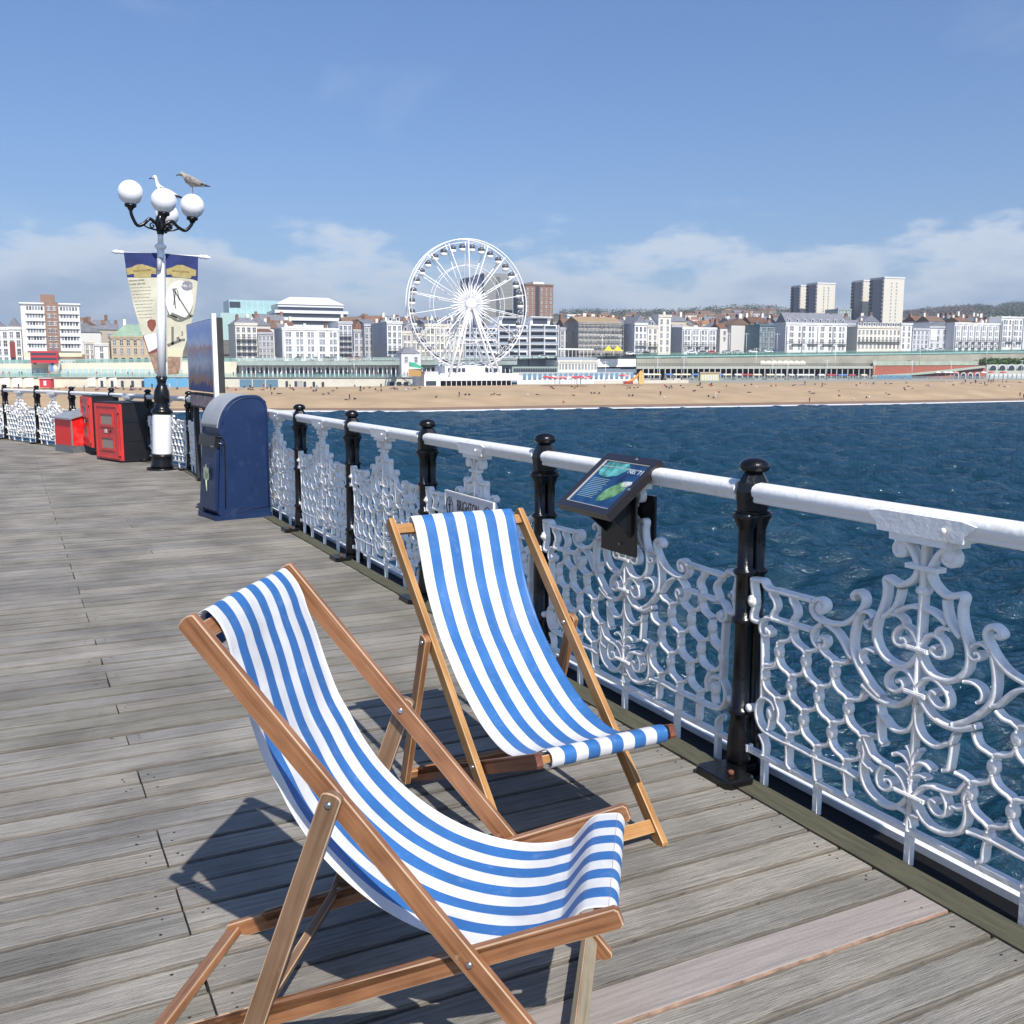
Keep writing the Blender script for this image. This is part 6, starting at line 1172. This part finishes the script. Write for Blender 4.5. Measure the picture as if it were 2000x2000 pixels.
pt=MB(); pt.add([(0,-3.2,1.5),(-.30,-2.8,4.3),(0,-2.5,7.4),(.30,-2.8,4.3),(0,-2.9,4.5),(0,-2.5,3.5)],[(0,3,4,1),(1,4,2),(3,2,4),(0,1,5),(1,2,5),(2,3,5),(3,0,5)]); mpt=pt.mesh('light_blade',whm)
for k in range(36): ob('light_blade',mpt,t,rot=(0,2*PI*(k+.5)/36,0),loc=(0,0,0))
b=MB(); b.ball((0,-3.2,0),2.0,20,14,sc=(1,.55,1)); b.lathe([(1.5,-3.2),(1.5,3.2)],16,mtx=Matrix.Rotation(PI/2,4,'X')); b.build('hub',whm,t)
gm=MB(); gm.lathe([(.25,-2.0),(.85,-1.9),(1.08,-1.45),(1.08,-.9)],12,mi=0); gm.lathe([(1.05,-.9),(1.12,-.2),(.9,.25),(.3,.45)],12,mi=1); gm.tube([(-.9,0,-.4),(-.9,0,.3),(-.4,0,.9),(.4,0,.9),(.9,0,.3),(.9,0,-.4)],.09,5,mi=0)
mgm=gm.mesh('gondola',[whm,mat('dark_gondola_glass',(.09,.095,.11),.25)])
for k in range(36): a=2*PI*(k+.5)/36; ob('gondola',mgm,t,((RW_-1.5)*math.cos(a),0,(RW_-1.5)*math.sin(a)-.5))
base=at(915,735,337).z-WC.z
for s in (-1,1):
    for x0,x1 in ((-9.4,-.4),(9.4,.4),(-6.8,-.2),(6.8,.2)): b=MB(); b.tube([(x0*1.0,s*6.4,base),(x1,s*3.3,0)],.40 if abs(x0)>8 else .30,6); b.build('leg',whm,t)
    b=MB(); b.tube([(-5.2,s*4.95,base*.5),(5.2,s*4.95,base*.5)],.14,5); b.tube([(-8.2,s*5.9,base*.86),(8.2,s*5.9,base*.86)],.14,5); b.build('leg_brace',whm,t)
# --- seafront right of wheel
t=thing('beach_bars','row of low white beach bars and terraces right of the wheel','beach bar'); strip(1010,1245,30,733,733,757,752,9,stucco,'wall',t); spots(1020,1240,22,30.2,740,738,1.2,2.0,mat('bar_blue_front',(.16,.30,.42),.6),'shop_front',t,.1); strip(1000,1090,24,716,716,728,728,7,mat('grey_green_canopy',(.3,.36,.33),.6),'canopy',t); spots(1003,1088,18,24.3,727.5,727.5,.7,1.6,glass,'window',t,.1); strip(1000,1245,26,727,727,732,732,6,mat('grey_deck_edge',(.38,.38,.36),.8),'terrace_edge',t); strip(1160,1345,39,744,742,757,750,1.2,cwall,'sea_wall',t)
building('pavilion','two-storey cream cafe with flat white roof, between the wheel and the yellow tents',1090,1166,705,727,cstuc,12,.95,rows=1,cols=12,ww=1.1,wh=2.2)
t=thing('roof_terrace','open white roof terrace with thin posts on top of the cream cafe','terrace'); strip(1090,1160,14,680,681,683,684,9,wfr,'roof',t); spots(1092,1158,9,14.1,704,704,.18,4.3,wfr,'post',t,.15); strip(1088,1166,17,697,698,704,704,.3,mat('grey_balcony_glass',(.28,.32,.37),.2),'glass_screen',t)
t=thing('white_wall','plain white wall right of the cream cafe below the yellow tents','wall'); strip(1167,1242,16,701,701,717,716,3,stucco,'wall',t); railing(1167,1242,16,701,701,ironm,t)
for i,px in enumerate((1188,1206)):
    P=at(px,696,405); t=thing('yellow_tent','yellow pointed canopy tent, %s of the two'%('left','right')[i],'tent',tuple(P),group='yellow tents'); b=MB(); b.lathe([(2.5,2.2),(2.3,2.35),(1.2,2.9),(.15,4.2)],8); b.build('canopy',mat('yellow_canvas',(.75,.62,.04),.7),t); b=MB(); [b.tube([(x,y,0),(x,y,2.25)],.06,5) for x in (-1.8,1.8) for y in (-1.8,1.8)]; b.build('legs',wfr,t)
P=at(811,735,322); t=thing('green_tent','green pointed tent roof at the left foot of the wheel','tent',tuple(P)); b=MB(); b.add([(-1.2,-1.8,3.0),(3,-1.8,2.4),(2.6,2,2.6),(-2.0,2,3.2),(-1.9,0,4.6),(.2,-.6,4.2)],[(0,1,5),(1,2,5),(2,4,5),(2,3,4),(3,0,4),(0,5,4)]); b.build('canopy',mat('green_canvas',(.03,.30,.17),.7),t); b=MB(); b.box((-2,-1.2,0),(2,1.5,2.3)); b.build('hut',mat('orange_wood_hut',(.45,.27,.10),.8),t)
umr=[mat('red_parasol',(.55,.05,.07),.8),mat('pink_parasol',(.70,.30,.30),.8),mat('white_parasol',(.75,.72,.70),.8)]
um=MB(); um.lathe([(1.5,2.1),(1.0,2.45),(.1,2.75)],8,mi=0); um.tube([(0,0,0),(0,0,2.2)],.05,5,mi=1); ummesh=um.mesh('parasol',[umr[0],wfr])
cn=['red','pink','white']
def parasol(px,py,Y,ci,lab):
    o=ob('parasol',ummesh,None,tuple(at(px,py,Y))); o.material_slots[0].link='OBJECT'; o.material_slots[0].material=umr[ci]; return tag(o,lab,'parasol','parasols along the beach bars')
for i in range(16): ci=(0,1,0,2,1)[i%5]; parasol(1066+i*5.6,751+(i%3)*.9-1,332+(i%2)*3,ci,cn[ci]+' parasol on the bar terrace right of the wheel')
for i,px in enumerate((1831,1846,1856,1866,1920,1935,1216,1222,1958)): ci=(2,2,2,1,2,0,0,1,0)[i]; parasol(px,739 if px>1300 else 747,395 if px>1300 else 345,ci,cn[ci]+' parasol '+('in front of the brick arches at the right' if px>1300 else 'beside the orange slide'))
P=at(1238,750,345); t=thing('fairground_slide','orange and yellow fairground slide on the beach terrace right of centre','slide',tuple(P)); b=MB(); b.tube(crom([(-2.8,0,.5),(-1,0,1.1),(1,0,2.6),(2.6,0,4.4)],3),.42,8); b.build('chute',mat('orange_slide',(.80,.32,.05),.5),t); b=MB(); b.box((1.6,-.8,0),(3.4,.8,3.9)); b.build('tower',mat('sandy_yellow',(.60,.42,.16),.8),t); b=MB(); b.box((-3.5,-1,0),(-.4,1,.9)); b.build('base',mat('dark_red_base',(.3,.05,.04),.8),t)
# retaining cliff wall right
cliff=mat('cliff_wall_render',(.36,.34,.27),.9,noise=.25,nscale=.12,dirt=(.27,.36,.28,.7),dscale=.12)
t=thing('retaining_wall','long weathered grey-green retaining wall below the road, right half','wall'); strip(1243,2300,12,698,684,722,714,4,cliff,'wall',t,20); strip(1243,2300,12.4,696,682,699,685,.35,turq,'turquoise_coping',t,20); railing(1243,2300,12.5,696,682,turq,t)
t2=strip(1705,1930,16,705,706,714,713,3,mat('green_paint_band',(.36,.45,.36),.8,noise=.2,nscale=.3),'green_band',t)
spots(1484,1572,8,15,712,712,3.0,1.7,cstuc,'scalloped_shelter',t,1.0,True,-.3)
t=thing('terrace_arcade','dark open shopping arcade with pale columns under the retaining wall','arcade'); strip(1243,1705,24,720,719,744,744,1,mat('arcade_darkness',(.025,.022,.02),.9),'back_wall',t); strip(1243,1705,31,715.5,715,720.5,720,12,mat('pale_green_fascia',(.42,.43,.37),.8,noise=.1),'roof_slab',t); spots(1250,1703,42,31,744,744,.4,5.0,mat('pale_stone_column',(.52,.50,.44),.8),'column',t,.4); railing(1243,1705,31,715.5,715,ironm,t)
strip(1345,2300,36,742,738,749,745,1.0,mat('grey_plinth',(.30,.30,.27),.9),'sea_wall',t); railing(1345,2300,36,742,738,mat('grey_green_rail',(.30,.38,.36),.7),t)
spots(1258,1700,26,27,744,744,2.4,3.0,mat('shop_interior',(.10,.075,.07),.8,rand=.6),'shop_front',t,.2)
t2=thing('beach_hut','pale yellow hut with slatted front under the arcade','hut',tuple(at(1385,744,390))); b=MB(); b.box((-3.6,-1,0),(3.6,3,2.8)); b.build('wall',mat('pale_yellow_hut',(.66,.60,.32),.8),t2); b=MB(); b.box((-3.8,-1.2,2.81),(3.8,3.2,3.4)); b.build('roof',sand,t2)
for i in range(6): b=MB(); b.box((-3+i*1.05,-1.08,.2),(-2.4+i*1.05,-1.003,2.2)); b.build('slat_panel',wfr,t2)
t=thing('brick_arcade','red brick arcade wall with a sloping ramp and white-rimmed arches, far right','arcade')
strip(1703,1925,22,715,714,736,742,6,redb,'wall',t); 
b=MB(); v=[]
for px,p0,p1 in ((1703,733,736),(1780,729,733),(1850,722,727),(1890,718,722),(1925,714,718)): A=at(px,p0,Yf(px)-24); B=at(px,p1,Yf(px)-24); v+=[tuple(B),tuple(A),(A.x,A.y+1.2,A.z),(B.x,B.y+1.2,B.z)]
b.add(v,[(i*4+j,(i+1)*4+j,(i+1)*4+(j+1)%4,i*4+(j+1)%4) for i in range(4) for j in range(4)]); b.build('ramp',mat('pale_green_ramp',(.38,.44,.36),.8),t)
spots(1860,1915,4,22.2,742,742,2.9,3.6,wfr,'arch_rim',t,.12,True); spots(1860,1915,4,22.4,742,742,2.2,3.1,glass,'arch_opening',t,.12,True,-.15); spots(1712,1780,5,24.5,742,742,3.3,2.0,mat('blue_shop_shutter',(.07,.22,.40),.6),'shutter',t,.2)
t=thing('arch_terrace','pale green terrace with wide white arches at the far right under a hedge','arcade'); strip(1927,2300,20,712,711,742,740,8,mat('pale_green_arcade',(.46,.47,.38),.8,noise=.1),'wall',t); spots(1930,2110,10,20.2,721,720,4.6,2.3,wfr,'arch_rim',t,.2,True); spots(1930,2110,10,20.3,721,720,3.7,1.8,glass,'arch_window',t,.2,True,-.3); spots(1932,2108,20,20.3,741,740,2.2,2.6,mat('white_shop_front',(.66,.66,.64),.7),'shop_front',t,.2)
sp=[]
for i in range(260): px=rr_.uniform(1918,2150); P=at(px,710-rr_.uniform(0,7),Yf(px)-17); sp.append((P.x,P.y,P.z,1.6))
clump_field('cliff_hedge',sp,leafb,.3,.8,6,30)
for i in range(22):
    px=1262+i*20+rr_.uniform(-5,5); P=at(px,744,Yf(px)-34.5); ci=rr_.choice((0,1,2,3)); nm_=('blue','white','dark red','cream')[ci]
    t=thing('market_stall','%s canopied stall on the terrace below the retaining wall'%nm_,'stall',tuple(P),R(19),'small stalls along the right-hand terrace'); w_=rr_.uniform(1.2,2.4)
    addbox(t,'counter',mat('stall_counter',(.45,.42,.38),.8,rand=.4),(-w_,-.6,0),(w_,.8,1.0)); b=MB(); b.add([(-w_-.2,-.9,2.3),(w_+.2,-.9,2.3),(w_+.2,1,2.4),(-w_-.2,1,2.4),(-w_,0,2.9),(w_,0,2.9)],[(0,1,5,4),(2,3,4,5),(1,2,5),(3,0,4)]); b.build('canopy',mat('stall_canvas_'+nm_.replace(' ','_'),((.10,.2,.42),(.7,.7,.68),(.35,.06,.06),(.62,.55,.40))[ci],.8),t)
    b=MB(); [b.box((x-.05,y-.05,1.01),(x+.05,y+.05,2.3)) for x in (-w_,w_) for y in (-.6,.8)]; b.build('legs',wfr,t)
# ---------------------------------------------------------------- lamp standards
lm=MB(); lm.tube([(0,0,0),(0,0,9)],[.14,.07],6); lm.tube([(-.9,0,8.8),(0,0,9.1),(.9,0,8.8)],.06,5); lm.box((-1.2,-.12,8.66),(-.7,.12,8.8)); lm.box((.7,-.12,8.66),(1.2,.12,8.8)); lmm=lm.mesh('street_lamp',wfr)
for i,(px,py,yo) in enumerate(((692,737,20),(1176,700,14),(1212,700,14),(1424,692,6),(1457,692,6),(1517,692,6),(1476,722,20),(1508,745,33),(1538,745,33),(1614,745,33),(1630,722,20),(1707,745,33),(1780,745,33),(1796,712,20),(1856,745,33),(1926,712,20),(1182,752,34),(1134,752,34),(1092,752,34),(1284,742,33),(1335,742,33),(1994,742,33))):
    P=at(px,py,Yf(px)-yo); tag(ob('street_lamp',lmm,None,tuple(P),(0,0,R(20))),'thin white seafront lamp standard in front of the right-hand seafront' if px>1000 else 'thin white lamp standard in front of the left-hand hotels','street lamp','thin white lamp standards on the seafront')
# ---------------------------------------------------------------- cars
cm=MB(); cm.prism([(-2.1,.35),(2.1,.35),(2.15,.8),(1.9,.95),(1.1,1.0),(.5,1.45),(-1.1,1.48),(-1.9,1.0),(-2.15,.9)],-.85,.85); cbody=cm.mesh('body',mat('car_paint',(.5,.5,.5),.25,coat=.5))
cm=MB(); cm.prism([(-1.65,1.0),(.95,1.02),(.45,1.38),(-1.05,1.41)],-.87,.87); cwin=cm.mesh('window',glass)
cm=MB(); cm.lathe([(.32,-.12),(.34,0),(.32,.12)],12,mtx=Matrix.Rotation(PI/2,4,'X')); cwh=cm.mesh('wheel',mat('tyre',(.015,.015,.015),.8))
cc_=[('white',(.75,.75,.75)),('silver',(.4,.42,.44)),('black',(.02,.02,.025)),('red',(.45,.03,.03)),('blue',(.04,.09,.25)),('grey',(.15,.16,.17))]
cmat=[mat('car_'+n_,c_,.25,coat=.5) for n_,c_ in cc_]
carpx=[470,505,585,600,618,640,652,690,700,712,760,775,1005,1060,1230,1245,1262,1350,1372,1390,1420,1440,1470,1500,1508,1540,1580,1610,1640,1690,1700,1720,1800,1815,1835,1870,1885,1905,1935,1960,1975]
for i,px in enumerate(carpx):
    ci=rr_.choice((0,1,2,5,4,0,1)) if px not in (690,700,1390) else 3; P=at(px,basepy(px),Yf(px)-5.0); t=thing('parked_car','%s car on the seafront road %s'%(cc_[ci][0],'left of the wheel' if px<900 else 'in front of the white hotels at the right' if px>1320 else 'right of the wheel'),'car',(P.x,P.y,P.z+.1),R(20),'cars on the seafront road')
    o=ob('body',cbody,t); o.material_slots[0].link='OBJECT'; o.material_slots[0].material=cmat[ci]; ob('window',cwin,t)
    for x in (-1.35,1.35):
        for y in (-.8,.8): ob('wheel',cwh,t,(x,y,.34))
P=at(80,712,322); t=thing('double_decker_bus','red and dark double-decker bus left of the purple-domed kiosk','bus',tuple(P),R(12)); addbox(t,'body',mat('bus_red',(.5,.03,.04),.4),(-3,0,.5),(5,2.4,4.2)); addbox(t,'window',glass,(-2.8,-.03,2.9),(4.8,-.003,3.7)); addbox(t,'window',glass,(-2.8,-.03,1.4),(4.8,-.003,2.2))
for x in (-1.8,3.4): ob('wheel',cwh,t,(x,.2,.5)).scale=(1.5,1.5,1.5)
# ---------------------------------------------------------------- people
def person_mesh(joints,edges,rad,name='person',sub=1):
    me=bpy.data.meshes.new(name); me.from_pydata(joints,edges,[]); o=bpy.data.objects.new(name,me); COL.objects.link(o)
    m=o.modifiers.new('s','SKIN'); 
    for v_,r in zip(me.skin_vertices[0].data,rad): v_.radius=(r,r)
    me.skin_vertices[0].data[0].use_root=True
    s=o.modifiers.new('u','SUBSURF'); s.levels=sub; s.render_levels=sub
    dg=bpy.context.evaluated_depsgraph_get(); dg.update(); r=bpy.data.meshes.new_from_object(o.evaluated_get(dg)); bpy.data.objects.remove(o); r.name=name
    for p in r.polygons: p.use_smooth=True
    r.materials.clear(); return r
E_=[(0,1),(1,2),(2,3),(0,4),(4,5),(5,6),(0,7),(7,8),(8,9),(2,10),(10,11),(2,12),(12,13)]
rad=[.15,.15,.08,.12,.10,.065,.05,.10,.065,.05,.055,.035,.055,.035]
J={'standing':[(0,0,.95),(0,0,1.3),(0,0,1.48),(0,-.02,1.64),(.1,0,.85),(.12,.02,.48),(.13,0,.05),(-.1,0,.85),(-.12,-.03,.48),(-.13,.02,.05),(.24,0,1.2),(.27,-.08,.9),(-.24,0,1.2),(-.27,.05,.9)],
'sitting':[(0,0,.16),(0,.05,.5),(0,.02,.66),(0,-.02,.82),(.1,-.1,.2),(.13,-.42,.48),(.13,-.62,.06),(-.1,-.1,.2),(-.13,-.42,.48),(-.13,-.62,.06),(.22,0,.42),(.18,-.3,.36),(-.22,0,.42),(-.18,-.3,.36)],
'lying':[(0,0,.14),(-.35,0,.16),(-.55,0,.18),(-.75,0,.2),(.15,.1,.14),(.5,.14,.22),(.9,.12,.08),(.15,-.1,.14),(.5,-.14,.14),(.9,-.12,.08),(-.4,.25,.1),(-.1,.3,.08),(-.4,-.25,.12),(-.6,-.4,.25)]}
pm={k:person_mesh(v_,E_,rad) for k,v_ in J.items()}
skin=mat('skin',(.50,.30,.21),.6)
for k,me in pm.items():
    me.materials.append(mat('clothes',(.1,.1,.1),.9)); me.materials.append(skin); zz=[v_.co for v_ in me.vertices]
    for p in me.polygons:
        c=p.center
        if (k=='standing' and (c.z>1.5 or c.z<.1)) or (k=='sitting' and (c.z>.70 or c.y<-.55)) or (k=='lying' and (c.x<-.62 or c.x>.75)): p.material_index=1
clo=[('black',(.015,.015,.02)),('navy',(.02,.03,.09)),('dark grey',(.07,.07,.08)),('white',(.65,.65,.65)),('red',(.4,.04,.04)),('pale blue',(.2,.3,.5)),('brown',(.15,.08,.05)),('pink',(.6,.25,.3))]
clm=[mat('clothes_'+n_.replace(' ','_'),c_,.9) for n_,c_ in clo]
def person(loc,pose,ci,lab,rz): 
    o=ob('person',pm[pose],None,loc,(0,0,rz)); o.material_slots[0].link='OBJECT'; o.material_slots[0].material=clm[ci]; return tag(o,lab,'person','people on the beach and promenades')
# seen one by one in the photograph (column, row, pose, clothes)
seen=[(537,762,'sitting',0),(478,756,'sitting',0),(545,770,'lying',0),(531,771,'sitting',0),(612,766,'sitting',0),(618,765,'sitting',0),(632,771,'lying',0),(641,771,'sitting',1),(683,782,'standing',0),(692,782,'sitting',0),(677,782,'lying',2),(650,764,'lying',2),(693,756,'sitting',1),(703,765,'sitting',2),(738,764,'lying',4),(745,765,'sitting',0),(794,764,'sitting',3),(853,778,'sitting',2),(897,776,'standing',0),(910,773,'sitting',0),(916,773,'sitting',0),(960,772,'lying',0),(966,772,'sitting',0),(974,772,'lying',0),(1031,774,'sitting',3),(1050,772,'lying',2),(1081,760,'lying',0),(1120,773,'lying',0),(1155,770,'sitting',1),(1162,770,'sitting',0),(1171,771,'sitting',0),(1181,757,'sitting',0),(1100,788,'sitting',4),(1230,759,'sitting',2),(1238,760,'sitting',6),(1228,775,'sitting',2),(1236,775,'sitting',0),(1290,774,'standing',0),(1297,779,'sitting',3),(1311,756,'sitting',0),(1354,766,'sitting',0),(1358,765,'sitting',2),(1384,776,'sitting',0),(1397,777,'standing',3),(1393,779,'sitting',1),(1367,756,'standing',0),(1404,768,'sitting',4),(1454,755,'sitting',0),(1463,767,'lying',0),(1506,756,'sitting',0),(1515,755,'sitting',4),(1572,753,'standing',0),(1580,768,'sitting',1),(1588,769,'lying',0),(1581,787,'standing',6),(1638,775,'sitting',0),(1639,764,'lying',2),(1612,751,'lying',0),(1666,782,'sitting',3),(1672,754,'sitting',0),(1692,779,'sitting',0),(1698,778,'sitting',3),(1730,769,'sitting',7),(1736,771,'lying',0),(1766,760,'sitting',0),(1767,763,'sitting',1),(1782,759,'lying',0),(1740,750,'lying',0),(1811,753,'lying',6),(1815,756,'standing',7),(1861,754,'sitting',0),(1866,750,'sitting',3),(1885,749,'standing',0),(1897,750,'sitting',1),(1905,749,'standing',0),(1951,755,'sitting',0),(1961,757,'sitting',0),(1968,758,'sitting',3),(1992,775,'standing',0),(1999,779,'standing',0)]
pos_w={'standing':'standing','sitting':'sitting','lying':'lying'}
def ray_beach(px,py):
    lo=wl(px)-2; hi=tl(px)+4; z=None
    for q in np.linspace(lo,hi,90):
        p=at(px,py,q)
        if p.z<=beach_z(px,q): return p
    return at(px,py,hi-5)
wh_=lambda px,py: ('near the surf' if py>775 else 'halfway up the beach' if py>762 else 'by the beach wall')+(' left of the wheel' if px<800 else ' below the wheel' if px<1050 else ' right of the wheel' if px<1450 else ' on the right-hand beach')
def pl(px,py,pose,ci): 
    P=ray_beach(px,py); P.z=beach_z(px,P.y); person(tuple(P),pose,ci,'person in %s, %s %s'%(clo[ci][0],pos_w[pose],wh_(px,py)),rr_.uniform(0,6.28))
for s_ in seen: pl(*s_)
for i in range(120):
    px=rr_.uniform(-40,820) if i<64 else rr_.uniform(1050,2010); f_=rr_.random()**1.8; py=759+7*f_ if px<900 else np.interp(px,[1050,2010],[757,747])+6*f_; pl(px,py,rr_.choice(('sitting','sitting','lying','standing')),rr_.choice((0,0,1,2,2,3,4,5,6)))
for i in range(150):
    k=i%3; 
    if k==0: px=rr_.uniform(0,850); Yk=Yf(px)-rr_.uniform(20,32); py=735.5
    elif k==1: px=rr_.uniform(1250,2010); Yk=Yf(px)-rr_.uniform(32,35); py=744
    else: px=rr_.uniform(0,1240); Yk=Yf(px)-7-rr_.uniform(0,2); py=basepy(px)
    P=at(px,py,Yk); ci=rr_.choice((0,0,1,2,3,4,5)); person(tuple(P),'standing',ci,'tiny person in %s walking on the %s'%(clo[ci][0],('lower promenade left of the wheel','terrace below the retaining wall','upper seafront road')[k]),rr_.uniform(0,6.28))
print('objects',len(bpy.data.objects),'tris',sum(len(o.data.loop_triangles) if False else len(o.data.polygons) for o in bpy.data.objects if o.type=='MESH'))
# ================================================================ SEA AIR
b=MB(); b.box((-1700,-450,-12.5),(1800,2650,210))
hzm=bpy.data.materials.new('sea_haze'); hzm.use_nodes=True; t_=hzm.node_tree; t_.nodes.clear()
pv=t_.nodes.new('ShaderNodeVolumePrincipled'); pv.inputs['Color'].default_value=(.80,.87,1,1); pv.inputs['Density'].default_value=.00021; pv.inputs['Anisotropy'].default_value=.3
t_.links.new(pv.outputs[0],t_.nodes.new('ShaderNodeOutputMaterial').inputs['Volume'])
tag(b.build('haze',hzm),kind='stuff'); SC.cycles.volume_bounces=0
